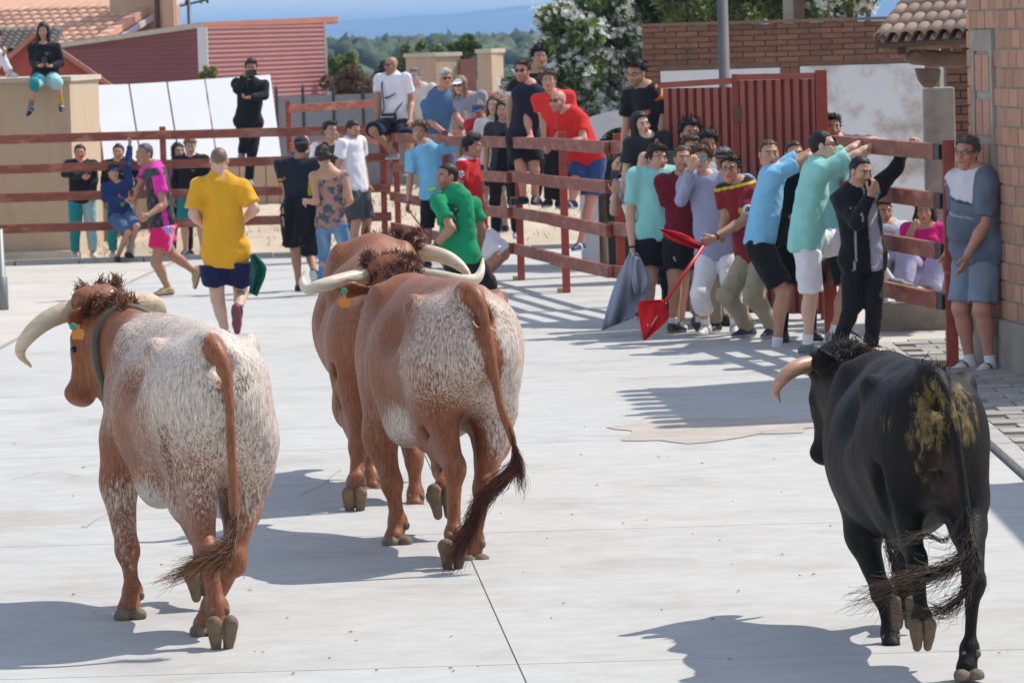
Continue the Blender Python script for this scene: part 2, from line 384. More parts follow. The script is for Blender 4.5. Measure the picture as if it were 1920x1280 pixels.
# mended patch on the road, under the building's shade
mb = MB(); ctr = gnd(1345, 803); pts = []
for i in range(40):
    t = 2 * math.pi * i / 40; rr = 1 + .16 * math.sin(3 * t + 1) + .10 * math.sin(7 * t) + .06 * math.sin(11 * t + 2)
    x, y = ctr[0] + .72 * rr * math.cos(t) + .10 * math.sin(t), ctr[1] + .80 * rr * math.sin(t); pts.append((x, y, float(G(y)) + .005))
mb.quadmesh([(ctr[0], ctr[1], float(G(ctr[1])) + .006)] + pts, [(0, 1 + i, 1 + (i + 1) % 40) for i in range(40)])
pt = mb.build("road_patch", M_patch, road)
g = np.random.default_rng(12)
for (pts_, w_) in (([(160, 990), (230, 945), (300, 905), (365, 872)], .0022), ([(560, 930), (610, 905), (640, 880)], .002), ([(20, 900), (90, 885), (150, 893)], .002)):
    P3 = [gnd(*q) for q in catmull([(x, y, 0) for x, y in pts_], 6)[:, :2]]; V = []
    for i, p in enumerate(P3):
        t = P3[min(i + 1, len(P3) - 1)] - P3[max(i - 1, 0)]; n_ = nrm(np.array((-t[1], t[0], 0))); j_ = n_ * g.normal() * .008; ww_ = w_ * g.uniform(.5, 1.3); V += [p + j_ + n_ * ww_ + (0, 0, .004), p + j_ - n_ * ww_ + (0, 0, .004)]
    MB().quadmesh(V, [(2 * i, 2 * i + 1, 2 * i + 3, 2 * i + 2) for i in range(len(P3) - 1)]).build("crack", M_joint, road)
# pale yard behind the right-hand fence and the sandy left verge
yard = sheet("yard", M_lightc, lambda y: max(3.03, 3.03), 12, np.arange(35.4, 47.5, 1.0), -.03, 2, None, "structure")
verge = sheet("verge", M_lightc, -9.5, -4.66, np.arange(30, 60, 1.0), .0, 2, None, "structure", .05)
kerbs = empty("kerb", (3.0, 30, 0)); kerbs["kind"] = "structure"
for i in range(18):
    y0 = 20 + i * .95
    if y0 > 34.6: break
    MB().hexa([(3.005, y0, G(y0) - .1), (3.125, y0, G(y0) - .1), (3.125, y0 + .935, G(y0 + .9) - .1), (3.005, y0 + .935, G(y0 + .9) - .1), (3.01, y0, G(y0) + .045), (3.125, y0, G(y0) + .05), (3.125, y0 + .935, G(y0 + .9) + .05), (3.01, y0 + .935, G(y0 + .9) + .045)]).build("kerb_stone", M_kerb, kerbs)
walk = sheet("pavement", M_joint, 3.13, 12, np.arange(20, 35.8, .8), .03, 2, None, "structure")
pm = {}
for j in range(34):
    for i in range(6):
        x0 = 3.14 + i * .305 + (.15 if j % 2 else 0); y0 = 25.6 + j * .29
        if x0 > 3.6 + (33 - y0) * .2 + .6: continue
        o = MB().hexa([(x0, y0, -.02), (x0 + .292, y0, -.02), (x0 + .292, y0 + .278, -.02), (x0, y0 + .278, -.02), (x0 + .003, y0 + .003, .02), (x0 + .289, y0 + .003, .02), (x0 + .289, y0 + .275, .02), (x0 + .003, y0 + .275, .02)]).build("paver", M_paver, walk)
        o.location.z = float(G(y0 + .14)) + .026 + RNG.uniform(-.003, .003); o.rotation_euler = (-math.atan((G(y0 + .3) - G(y0)) / .3), 0, 0) if False else (0, 0, 0)
far_kerb = empty("kerb", (-2, 60.0, 0)); far_kerb["kind"] = "structure"
for i in range(14):
    x0 = -9.6 + i * .9; z = float(G(59.7)); MB().box((x0, 59.55, z - .1), (x0 + .88, 59.80, z + .05 + RNG.uniform(0, .012))).build("kerb_stone", M_kerb, far_kerb)
# sandy bank behind the far fence, with stones
V = []; xs = np.linspace(-9.5, 3.6, 54); yb = np.linspace(60.2, 84, 30)
for y in yb:
    for x in xs:
        t = np.clip((y - 60.2) / 6.5, 0, 1) * np.clip((x + 7.0) / 2.2, 0, 1); z = float(G(y)) - .09 + .62 * t * t * (3 - 2 * t) + .05 * math.sin(x * 2.1 + y) * t + .03 * math.sin(x * 5 + y * 3) * t
        V.append((x, y, z))
bank = MB().quadmesh(V, [(i * 54 + k, i * 54 + k + 1, (i + 1) * 54 + k + 1, (i + 1) * 54 + k) for i in range(29) for k in range(53)]).build("sand_bank", M_sand, smooth=True); bank["kind"] = "structure"
def bankz(x, y):
    t = np.clip((y - 60.2) / 6.5, 0, 1) * np.clip((x + 7.0) / 2.2, 0, 1); return float(G(y)) - .09 + .62 * t * t * (3 - 2 * t)
# rubble and litter on the ground (small stones, leaves)
mb = MB(); g = np.random.default_rng(4)
for i in range(260):
    p = gnd(g.uniform(900, 1160), g.uniform(418, 470)); 
    r = g.uniform(.02, .075); q = [p + np.array((math.cos(t) * r * g.uniform(.7, 1.2), math.sin(t) * r * g.uniform(.7, 1.2), -.11)) for t in np.arange(0, 6.2, 1.05)]; tp = p + np.array((0, 0, r * .7 - .09))
    mb.quadmesh(q + [tp], [(k, (k + 1) % 6, 6) for k in range(6)])
st = mb.build("gravel", M_sand); tag(st, kind="stuff")
mb = MB()
for i in range(130):
    p = gnd(g.uniform(10, 1900), g.uniform(640, 1275)); r = g.uniform(.006, .018); a = g.uniform(0, 6.28); d = np.array((math.cos(a), math.sin(a), 0)) * r; e_ = np.array((-d[1], d[0], 0)) * .5
    mb.quadmesh([p - d + (0, 0, .006), p + e_ + (0, 0, .012), p + d + (0, 0, .007), p - e_ + (0, 0, .006)], [(0, 3, 2, 1)])
tag(mb.build("leaf_litter", M_mortar2), kind="stuff")
# dry grass at the foot of the bank
mb = MB()
for i in range(900):
    x = g.uniform(-6.5, 2.6); y = g.uniform(62, 70); z = bankz(x, y); hh = g.uniform(.04, .16); a = g.uniform(0, 6.28); w = .008
    mb.quadmesh([(x - w, y, z), (x + w, y, z), (x + math.cos(a) * hh * .5, y + math.sin(a) * hh * .4, z + hh)], [(0, 1, 2)])
tag(mb.build("dry_grass", mat("straw", (.36, .28, .14), rough=.9, var=.2)), kind="stuff")

# ================================================================== far country
def noisehill(name, Y0, x0, x1, prof, depth, m, n=160):
    V = []; 
    for i in range(n):
        x = x0 + (x1 - x0) * i / (n - 1)
        for j, (f, q) in enumerate(((0, 0), (.25, .42), (.5, .78), (.75, .97), (1, 1.0), (1.6, .3))):
            V.append((x, Y0 + depth * f, -22 + (prof(x) + 22) * q + (18 * math.sin(x * .004 + j * 2) if 0 < j < 4 else 0) * .12))
    o = MB().quadmesh(V, [(i * 6 + j, (i + 1) * 6 + j, (i + 1) * 6 + j + 1, i * 6 + j + 1) for i in range(n - 1) for j in range(5)]).build(name, m, smooth=True); o["kind"] = "structure"; return o
def hprof(x):
    a = x / 8600.0 * 8000 + 960             # profile follows the ridge line seen above the fields
    base = np.interp(a, (-3000, 0, 330, 560, 700, 900, 1040, 1300, 2200, 5000), (46, 34, 34, 37, 44, 53, 60, 48, 52, 40))
    return CAMZ + base * 8600 / 8000 + 2.4 * math.sin(x * .012) + 1.6 * math.sin(x * .031 + 1) + .9 * math.sin(x * .09)
noisehill("hills", 7600, -5500, 5500, hprof, 1000, M_hill)
def lumps(name, n, area, size, cols, seed, m=M_wood_far, lift=3.0):
    """a far wood: many noisy crowns read as one mass"""
    g = np.random.default_rng(seed); V, Fq, C = [], [], []; o = 0; nu, nv = 9, 6
    u = np.linspace(0, 2 * math.pi, nu, endpoint=False); v = np.linspace(-.25, math.pi / 2, nv)
    for i in range(n):
        x, y = area(g); s = size * g.uniform(.7, 1.4); z = float(G(y)) - .1
        P = np.array([[(math.cos(a) * math.cos(b), math.sin(a) * math.cos(b), math.sin(b)) for a in u] for b in v]).reshape(-1, 3)
        P = P * (1 + g.normal(size=(len(P), 1)) * .16) * (s, s, s * g.uniform(.8, 1.1)) + (x, y, z + s * .2 + g.uniform(0, lift)); V.append(P)
        for j in range(nv - 1):
            for k in range(nu): Fq.append((o + j * nu + k, o + j * nu + (k + 1) % nu, o + (j + 1) * nu + (k + 1) % nu, o + (j + 1) * nu + k))
        c = np.array(cols[g.integers(len(cols))]) * g.uniform(.8, 1.2); C.append(c * (1 + g.normal(size=(len(P), 1)) * .15)); o += len(P)
    return tag(link(name, mesh_np(name, np.concatenate(V), np.array(Fq), False, np.clip(np.concatenate(C), .005, 1)), m), kind="stuff")
GRN = [(.045, .075, .03), (.06, .09, .04), (.035, .06, .03), (.08, .10, .05)]
xr = lambda y: ((500 - 960) / 8000 * y, (1130 - 960) / 8000 * y)
lumps("far_woodland", 6500, lambda g: (lambda y: (g.uniform(*xr(y)), y))(g.uniform(480, 1350)), 1.9, GRN, 1, lift=7.0)
lumps("nearer_woodland", 1500, lambda g: (lambda y: (g.uniform(*xr(y)), y))(g.uniform(260, 470)), 1.1, [(.075, .10, .055), (.10, .125, .075), (.055, .08, .04), (.12, .14, .09)], 2, lift=3.4)
w = MB().quadmesh([(x, y, float(G(y)) + 1.2) for x, y in ((-4, 300), (34, 300), (44, 420), (-4, 420))], [(0, 1, 2, 3)]).build("reservoir", M_water); w["kind"] = "structure"

# ================================================================== foliage helper
def leafmass(name, clumps, n, size, cols, seed, parent=None, m=None, world=True, kindstuff=False, aspect=.35, shell=.55):
    """n small leaf faces spread through ellipsoid clumps [(centre, radii, weight)]"""
    g = np.random.default_rng(seed); wts = np.array([c[2] for c in clumps]); wts = wts / wts.sum(); k = g.choice(len(clumps), n, p=wts)
    C = np.array([c[0] for c in clumps])[k]; Rr = np.array([c[1] for c in clumps])[k]
    d = g.normal(size=(n, 3)); d /= np.linalg.norm(d, axis=1)[:, None]; rad = g.uniform(shell, 1.06, n) ** .8
    P = C + d * Rr * rad[:, None]
    a = g.normal(size=(n, 3)); a += d * .8 + (0, 0, .2); a /= np.linalg.norm(a, axis=1)[:, None]; b = np.cross(a, g.normal(size=(n, 3))); b /= np.linalg.norm(b, axis=1)[:, None]
    L = size * g.uniform(.6, 1.4, n)[:, None]; V = np.stack((P - a * L, P + b * L * aspect, P + a * L, P - b * L * aspect), 1).reshape(-1, 3)
    F4 = np.arange(4 * n).reshape(-1, 4); cc = np.array(cols)[g.integers(len(cols), size=n)] * g.uniform(.7, 1.3, (n, 1)); cc = np.repeat(cc, 4, 0)
    o = link(name, mesh_np(name, V - np.array(parent_world(parent)) , F4, False, cc), m or M_leaf, parent)
    if kindstuff: o["kind"] = "stuff"
    return o
def clumpset(g, c, r, n, s0, s1):
    out = []
    for i in range(n):
        d = g.normal(size=3); d /= np.linalg.norm(d); p = np.array(c) + d * np.array(r) * g.uniform(.25, .95); s = g.uniform(s0, s1); out.append((p, (s, s, s * .8), s ** 2))
    return out
def tree(name, label, cat, base, crown, r, cols, seed, n=9000, leaf=.06, flowers=0, nc=40, group=None, trunkr=.12, fsize=.045):
    g = np.random.default_rng(seed); o = empty(name, base); tag(o, label, cat, group); base = np.array(base, float); crown = np.array(crown, float)
    mb = MB(); mid = (base + crown) / 2 + g.normal(size=3) * .1; mb.tube(catmull([base, mid, crown], 5), list(np.linspace(trunkr, trunkr * .4, 11)), 8); mb.build("trunk", M_bark, o, smooth=True)
    cl = clumpset(g, crown, r, nc, min(r) * .22, min(r) * .45); mb = MB()
    for c in cl[::2]: mb.tube([mid + (crown - mid) * g.uniform(0, .8), (mid + c[0]) / 2 + (0, 0, .1), c[0]], [trunkr * .3, trunkr * .18, trunkr * .06], 5)
    lb = mb.build("branches", M_bark, o); lb["kind"] = "stuff"
    leafmass("crown", cl, n, leaf, cols, seed, o, kindstuff=True)
    if flowers:
        fl = leafmass("blossom", [(c[0] + (0, -.0, .05), tuple(np.array(c[1]) * 1.06), c[2]) for c in cl if g.uniform() < .75], 60, .01, [(1, 1, 1)], seed + 1, None)
        bpy.data.objects.remove(fl)
        mb = MB(); 
        for i in range(flowers):
            c = cl[g.integers(len(cl))]; d = nrm(g.normal(size=3) + (.35, -.5, .45)); hc = c[0] + d * np.array(c[1]) * 1.05
            for q in range(g.integers(5, 13)):
                p = hc + g.normal(size=3) * fsize * .95; nrm_ = nrm(d * .6 + (.3, -.25, .6) + g.normal(size=3) * .5); u = nrm(np.cross(nrm_, g.normal(size=3))); v_ = np.cross(nrm_, u); s = fsize * g.uniform(.5, 1.0); V = [p]
                for a in range(5):
                    t = a * 1.2566; V += [p + (u * math.cos(t - .35) + v_ * math.sin(t - .35)) * s + nrm_ * s * .3, p + (u * math.cos(t + .35) + v_ * math.sin(t + .35)) * s + nrm_ * s * .3]
                mb.quadmesh(V, [(0, 1 + 2 * a, 2 + 2 * a) for a in range(5)])
        f = mb.build("blossom", M_flower, o); f["kind"] = "stuff"
    return o
LG = [(.15, .22, .07), (.19, .27, .085), (.11, .17, .055), (.25, .32, .12)]
LD = [(.03, .05, .02), (.045, .07, .028), (.025, .04, .018)]
c = at(1115, 75, 52.5); tree("oleander", "big white flowering oleander spilling over the fence beside the brick wall", "shrub", (c[0], 52.5, G(52.5) - .1), (c[0] - .04, 52.7, 2.22), (1.06, .6, 1.15), LG, 21, 31000, .058, 800, 64, "oleanders in flower", .1, .045)
c = at(1190, 14, 53.6); tree("oleander", "dark leafed oleander rising behind the brown brick wall, flowers half hidden", "shrub", (c[0] + .3, 54.4, G(54) - .1), (c[0] + .35, 54.4, 3.1), (1.2, .7, .8), LG, 22, 13000, .06, 160, 40, "oleanders in flower", .1, .045)
c = at(1400, -20, 51); tree("leafy_tree", "green and yellowish tree behind the brick wall beside the grey pole", "tree", (c[0], 53, G(50) - .1), (c[0], 53, 3.35), (1.3, .9, .7), LG + [(.17, .15, .04), (.14, .13, .04)], 23, 9000, .06, 0, 34)
c = at(1615, 0, 51); tree("oleander", "white blossoming oleander top behind the wall near the tiled porch", "shrub", (c[0], 53, G(50) - .1), (c[0], 53, 3.2), (1.0, .8, .55), LG, 24, 7000, .06, 330, 34, "oleanders in flower", .1, .045)
c = at(670, 140, 84); tree("bush", "reddish brown dry bush behind the grey metal fence", "bush", (c[0] - .1, 84, G(84) - .1), (c[0] - .1, 84, 1.75), (.55, .5, .55), [(.15, .09, .05), (.11, .065, .04), (.18, .12, .06)], 25, 3600, .05, 0, 20)
for i, (px, py, y, r, lab, cols) in enumerate(((730, 150, 86, (.75, .5, .50), "dark green hedge bush behind the seated man in the white tee", LD), (640, 128, 92, (.5, .4, .35), "light green bush at the corner of the red shed", LG), (810, 108, 90, (.9, .6, .34), "green bush with yellowish shoots above the wide beige pillar", LG + [(.2, .16, .07)]), (870, 92, 88, (.36, .4, .32), "bright green spiky bush between the two beige pillars", [(.09, .15, .04), (.12, .18, .05)]))):
    c = at(px, py, y); tree("bush", lab, "bush", (c[0], y, G(y) - .1), (c[0], y, c[2]), r, cols, 30 + i, 4200, .05, 0, 24, "bushes behind the metal fence", .06)
c = at(392, 140, 70); tree("weed", "yellow green weed above the white boards", "plant", (c[0], 70, G(70) + .2), (c[0], 70, c[2] - .02), (.22, .12, .16), [(.25, .23, .07), (.18, .19, .06)], 41, 500, .05, 0, 9, None, .02)

# ================================================================== fences of red rails
def rail(mb_parent, a, b, w=.055, h=.125, name="rail", lap=.12, m=None):
    a = np.array(a, float); b = np.array(b, float); d = nrm(b - a)
    o = MB().bar(a - d * lap, b + d * lap, w, h).build(name, m or M_red, mb_parent, bevel=.006); return o
def fence(name, label, posts, heights, group, side, post_w=.085, zoff=None, skip=(), h=.125, top=.06, first=True, last=True):
    o = empty(name, (posts[0][0], posts[0][1], G(posts[0][1]))); tag(o, label, "fence", group)
    gz = [float(G(p[1])) + (zoff[i] if zoff else 0) for i, p in enumerate(posts)]
    for i, p in enumerate(posts):
        if i in skip: continue
        MB().box((p[0] - post_w / 2, p[1] - post_w / 2, gz[i] - .03), (p[0] + post_w / 2, p[1] + post_w / 2, gz[i] + max(heights) + top)).build("post", M_redsteel, o, bevel=.005)
        MB().box((p[0] - .10, p[1] - .05, gz[i] - .002), (p[0] - post_w / 2 - .002, p[1] + .05, gz[i] + .05)).build("base_block", mat("timber_block", (.42, .28, .13), rough=.8), o)
    for i in range(len(posts) - 1):
        a, b = np.array(posts[i]), np.array(posts[i + 1]); d = nrm(b - a); n = np.array((d[1], -d[0])) * side
        for k, hh in enumerate(heights):
            off = n * (post_w / 2 + .032 + (.058 if (i % 2) else 0))
            j = RNG.uniform(-.012, .012, 2)
            rail(o, (a[0] + off[0], a[1] + off[1], gz[i] + hh - h / 2 + j[0]), (b[0] + off[0], b[1] + off[1], gz[i + 1] + hh - h / 2 + j[1]), h=h, lap=.13 if 0 < i < len(posts) - 2 else .10)
    return o
FA = [(-1.55, 60.0), (-.78, 54.6), (.13, 49.0), (.6, 45.6), (1.10, 42.2), (1.47, 40.3)]
fence("red_fence", "long red rail fence on the right with people sitting and leaning on it", FA, (1.66, 1.25, .84, .43), "red rail fences", 1)
FL = [(-11.1, 60.0), (-7.95, 60.0), (-4.82, 60.0), (-1.74, 60.0)]
fence("red_fence", "red four rail fence across the street end behind the yellow runner", FL, (1.80, 1.39, .98, .565), "red rail fences", 1)
fr = empty("red_fence", (3.35, 32.5, G(32.5))); tag(fr, "short red fence with black rail ends between the gate and the brick corner", "fence", "red rail fences")
ge = np.array((2.74, 36.4)); pe = np.array((3.36, 32.5)); gz0, gz1 = float(G(36.4)), float(G(32.5)); d2 = nrm(pe - ge); n2 = np.array((d2[1], -d2[0]))
MB().box((pe[0] - .045, pe[1] - .045, gz1 - .02), (pe[0] + .045, pe[1] + .045, gz1 + 1.77)).build("post", M_redsteel, fr, bevel=.005)
MB().box((pe[0] - .11, pe[1] - .05, gz1 + .03), (pe[0] - .05, pe[1] + .05, gz1 + .09)).build("base_block", MATS["timber_block"], fr)
MB().box((ge[0] - .06, ge[1] - .0, gz0 - .02), (ge[0] + .05, ge[1] + .10, gz0 + 1.42)).build("post", M_redsteel, fr, bevel=.005)
for hh in (1.745, 1.37, .985, .60):
    a = ge; b = pe - d2 * .13; f_ = .955
    rail(fr, (a[0], a[1], gz0 + hh - .065), (b[0] - .05, b[1], gz1 + hh - .065), .07, .125, lap=0)
    c0 = pe - d2 * .125 - (.05, 0); c1 = pe - d2 * .0 - (.045, 0); MB().bar((c0[0], c0[1], gz1 + hh - .065), (c1[0], c1[1], gz1 + hh - .065), .055, .115).build("rail_end", M_black, fr)
bf = [(at(540, 200, 70)[0], 70.0), (at(720, 190, 72)[0], 72.0), (at(870, 180, 74)[0], 74.0), (at(1010, 170, 76)[0], 76.0)]
b_ = fence("red_fence", "farther red rail fence in front of the grey metal fence", bf, (1.62, 1.0), "red rail fences", 1, zoff=[.46, .50, .54, .58], h=.13)

# ================================================================== red sheet gate
ga = empty("sheet_gate", (1.40, 37.4, G(37))); tag(ga, "tall red corrugated metal gate standing behind the group of young men", "gate")
gA, gM, gB = np.array((1.49, 40.25)), np.array((2.14, 39.7)), np.array((2.86, 39.2)); g0 = float(G(39.5)) + .05
def corr(a, b, z0, z1, pitch, depth, name, m, parent, duty=.3):
    a = np.array(a, float); b = np.array(b, float); L = np.linalg.norm(b - a); d = (b - a) / L; n = np.array((d[1], -d[0])); prof = []; x = 0.0
    while x < L - pitch * .6:
        prof += [(x, 0), (x + pitch * duty, 0), (x + pitch * (duty + .08), depth), (x + pitch * .92, depth)]; x += pitch
    prof.append((L, 0)); V = []
    for (t, q) in prof:
        p = a + d * min(t, L) + n * q; V += [(p[0], p[1], z0), (p[0], p[1], z1)]
    k = len(V); V += [(v[0] - n[0] * .004, v[1] - n[1] * .004, v[2]) for v in V]
    Fs = [(2 * i, 2 * i + 2, 2 * i + 3, 2 * i + 1) for i in range(len(prof) - 1)]; Fs += [tuple(j + k for j in f)[::-1] for f in Fs]
    return MB().quadmesh(V, Fs).build(name, m, parent)
for a, b, zt in ((gA, gM, 2.16), (gM + (.03, -.012), gB, 2.22)):
    corr(a, b, g0, g0 + zt - .06, .098, .035, "gate_sheet", M_gate, ga)
    MB().bar((a[0], a[1] - .02, g0 + zt - .03), (b[0], b[1] - .02, g0 + zt - .03 + (.03 if a is gA else .0)), .06, .055).build("top_rail", M_redsteel, ga)
    MB().bar((a[0], a[1] + .03, g0 + .9), (b[0], b[1] + .03, g0 + .9), .04, .06).build("back_rail", M_redsteel, ga)
MB().box((gB[0] - .01, gB[1] - .05, g0 - .05), (gB[0] + .095, gB[1] + .05, g0 + 2.24)).build("gate_post", M_redsteel, ga, bevel=.005)
MB().box((gM[0] - .03, gM[1] - .05, g0), (gM[0] + .03, gM[1] + .0, g0 + 2.22)).build("gate_stile", M_redsteel, ga)
MB().box((gM[0] - .035, gM[1] - .075, g0 + 1.78), (gM[0] + .05, gM[1] - .052, g0 + 1.92)).build("lock_plate", M_brick2, ga)

# ================================================================== brick house at the right edge
C0, C1 = np.array((3.60, 33.1)), np.array((3.98, 30.0)); zb = float(G(31.5)); HH = 3.66
bh = empty("brick_house", (3.9, 31.6, zb)); tag(bh, "orange brick house corner at the right edge with a stone framed niche", "house")
dW = nrm(C1 - C0); nW = np.array((dW[1], -dW[0])); LW = np.linalg.norm(C1 - C0)
if nW[0] > 0: nW = -nW
def prism(pts, z0, z1): 
    n = len(pts); return MB().quadmesh([(p[0], p[1], z0) for p in pts] + [(p[0], p[1], z1) for p in pts], [tuple(range(n))[::-1], tuple(range(n, 2 * n))] + [(i, (i + 1) % n, (i + 1) % n + n, i + n) for i in range(n)])
prism([C0, C0 + (5, 1.1), C1 + (5, 1.1), C1], zb - .2, zb + HH).build("wall", M_mortar, bh)
def on_wall(t, z, out): p = C0 + dW * t + nW * out; return (p[0], p[1], zb + z)
def wbox(t0, t1, z0, z1, o0, o1):
    return MB().hexa([on_wall(t0, z0, o0), on_wall(t1, z0, o0), on_wall(t1, z0, o1), on_wall(t0, z0, o1), on_wall(t0, z1, o0), on_wall(t1, z1, o0), on_wall(t1, z1, o1), on_wall(t0, z1, o1)])
wbox(-.02, LW + .02, -.2, .42, -.05, .035).build("plinth", M_plinth, bh)
cnt = 0; rest = MB(); zc = .435; row = 0
while zc < HH - .1:
    t = -.0 if row % 2 == 0 else -.115; 
    while t < LW:
        a, b = max(t, 0.0), min(t + .232, LW); nz_ = (1.05 < zc < 2.56) and (.16 < (a + b) / 2 < .90)
        if b - a > .04 and not nz_:
            q = wbox(a, b, zc, zc + .128, -.01, .012 + RNG.uniform(0, .005))
            if zc < 2.95 and cnt < 300 and a < 2.0: q.build("brick", M_brick, bh); cnt += 1
            else: rest.v, rest.f = (rest.quadmesh(q.v, q.f)).v, rest.f
        t += .245
    zc += .145; row += 1
ro = rest.build("brickwork", M_brick, bh); ro["kind"] = "stuff"
fr_ = MB()
for (t0, t1, z0, z1) in ((.20, .29, 1.14, 2.60), (.79, .88, 1.14, 2.60), (.29, .79, 2.44, 2.60), (.29, .79, 1.14, 1.42)): fr_.quadmesh(*(lambda q: (q.v, q.f))(wbox(t0, t1, z0, z1, -.01, .032)))
nf = fr_.build("niche_frame", M_stone, bh)
wbox(.29, .79, 1.42, 2.44, -.005, .010).build("niche_back", M_mortar, bh)
for z0 in (1.46, 1.80, 2.14):
    for t0 in (.32, .55): wbox(t0, t0 + .2, z0, z0 + .27, .0, .028).build("niche_brick", M_brick, bh)
prism([C0 + (-.0, .0), C0 + (5, 1.1), C1 + (5, 1.1), C1], zb + HH, zb + HH + .12).build("roof_edge", M_stone, bh)
ev = C0 + nW * .03 - dW * .1; dE = nrm(C1 + nW * .22 - ev); ev3 = np.array((ev[0], ev[1], zb + HH + .10)); d3 = np.array((dE[0], dE[1], 0)); u3 = nrm(np.array((-nW[0], -nW[1], .32)))
n_t = int((LW + .2) / .36)
for i in range(n_t):
    p = ev3 + d3 * (i + .5) * .36; MB().tube([p - u3 * (.11 + RNG.uniform(0, .05)), p + u3 * .42], [.125, .10], 10).build("eave_tile", M_tile2, bh)
prism([C0 + nW * .03 - dW * .1, C0 + (.6, .1), C1 + (.6, .1), C1 + nW * .22], zb + HH + .005, zb + HH + .06).build("eave_board", M_wood, bh)
MB().bar((C1[0] - .75, 31.0, zb + HH - .16), (C1[0] + .3, 31.0, zb + HH - .16), .10, .12).build("eave_beam", M_wood, bh)
# next house along, outside the frame, whose shade lies on the road at the right
nh = empty("plaster_house", (6.5, 24.7, G(25))); tag(nh, "plain plaster house next along the pavement, outside the picture", "house")
prism([np.array(p) for p in ((5.45, 23.3), (9.5, 23.3), (9.5, 26.2), (5.45, 26.2))], float(G(25)) - .2, float(G(25)) + 3.9).build("wall", M_white, nh)
prism([np.array(p) for p in ((5.40, 23.25), (9.6, 23.25), (9.6, 26.25), (5.40, 26.25))], float(G(25)) + 3.9, float(G(25)) + 4.02).build("roof", M_tile2, nh)

# ================================================================== garden wall with brick band and whitewashed panels
YW = 48.0; gw = empty("garden_wall", (2.9, YW, G(YW))); tag(gw, "brown brick garden wall with stained whitewashed panels behind the red gate", "wall")
x0, x1 = at(1205, 45, YW)[0], at(1760, 45, YW)[0]; zt = at(1400, 45, YW)[2]; zl = at(1400, 125, YW)[2]
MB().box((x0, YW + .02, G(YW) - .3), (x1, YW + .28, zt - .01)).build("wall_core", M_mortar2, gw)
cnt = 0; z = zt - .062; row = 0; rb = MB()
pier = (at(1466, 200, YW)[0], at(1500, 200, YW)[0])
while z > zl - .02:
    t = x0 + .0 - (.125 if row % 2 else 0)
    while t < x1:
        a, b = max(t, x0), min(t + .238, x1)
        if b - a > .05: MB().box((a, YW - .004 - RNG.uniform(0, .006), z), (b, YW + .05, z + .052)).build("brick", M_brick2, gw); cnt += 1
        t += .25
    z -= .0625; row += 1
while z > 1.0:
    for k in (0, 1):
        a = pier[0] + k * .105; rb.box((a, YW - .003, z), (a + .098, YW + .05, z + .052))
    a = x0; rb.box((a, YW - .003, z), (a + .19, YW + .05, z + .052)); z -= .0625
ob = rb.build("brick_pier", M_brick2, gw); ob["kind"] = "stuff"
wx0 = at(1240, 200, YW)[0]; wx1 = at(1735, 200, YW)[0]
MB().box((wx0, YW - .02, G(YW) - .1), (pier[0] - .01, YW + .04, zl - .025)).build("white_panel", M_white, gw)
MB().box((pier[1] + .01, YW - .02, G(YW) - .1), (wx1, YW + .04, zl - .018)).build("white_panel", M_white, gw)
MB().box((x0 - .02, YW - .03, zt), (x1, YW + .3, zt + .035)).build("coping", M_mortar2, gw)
# whitewashed wall with a low arch, behind the oleander
aw = empty("arched_wall", (1.3, 52, G(52))); tag(aw, "low whitewashed wall with a dark arched opening under the oleander", "wall")
ax0, ax1 = at(1085, 260, 52)[0], at(1262, 260, 52)[0]; az = at(1180, 225, 52)[2]; cx, cz, rr = at(1165, 275, 52)[0], at(1165, 285, 52)[2], .30
V = []; N = 14; g_ = float(G(52)) - .2
arc = [(cx - rr * math.cos(math.pi * i / N), cz + rr * math.sin(math.pi * i / N)) for i in range(N + 1)]
top = [(ax0 + (ax1 - ax0) * i / N, az + .12 * math.sin(math.pi * i / N)) for i in range(N + 1)]
V = [(a, 52, b) for a, b in arc] + [(a, 52, b) for a, b in top]; V += [(p[0], 52.35, p[2]) for p in V]; n = 2 * (N + 1)
Fs = [(i, i + 1, N + 2 + i, N + 1 + i) for i in range(N)] + [(N + 1 + i, N + 2 + i, n + N + 2 + i, n + N + 1 + i) for i in range(N)] + [(i + 1, i, n + i, n + i + 1) for i in range(N)]
MB().quadmesh(V, Fs).build("arch", M_white, aw)
MB().box((ax0, 52.002, g_), (cx - rr, 52.34, cz)).build("wall_foot", M_white, aw); MB().box((cx + rr, 52.002, g_), (ax1, 52.34, cz)).build("wall_foot", M_white, aw)
MB().box((cx - rr, 52.9, g_), (cx + rr, 53.0, cz + rr)).build("arch_back", M_dark, aw)

# ================================================================== tiled porch with wooden bracket
po = empty("tiled_porch", (3.6, 38, G(38))); tag(po, "old porch with grey roman tiles, timber bracket and stone post", "porch")
def pp(px, py, Y): return at(px, py, Y)
def tile_geo(L, r, seg=6):
    V = []; 
    for q in (0, 1):
        rr_ = r * (1.0 if q == 0 else .86)
        for i in range(seg + 1):
            t = math.pi * i / seg; V.append((-rr_ * math.cos(t), L * q, rr_ * .8 * math.sin(t)))
    n = len(V); V += [(x * .86, y, z - .014) for x, y, z in V]; s = seg + 1
    Fs = [(i, i + 1, s + i + 1, s + i) for i in range(seg)] + [(n + i + 1, n + i, n + s + i, n + s + i + 1) for i in range(seg)] + [(i + 1, i, n + i, n + i + 1) for i in range(seg)] + [(0, s, n + s, n), (seg, n + seg, n + s + seg, s + seg)]
    me = bpy.data.meshes.new("roof_tile"); me.from_pydata(V, [], Fs); me.update(); me.polygons.foreach_set("use_smooth", np.ones(len(me.polygons), bool)); return me
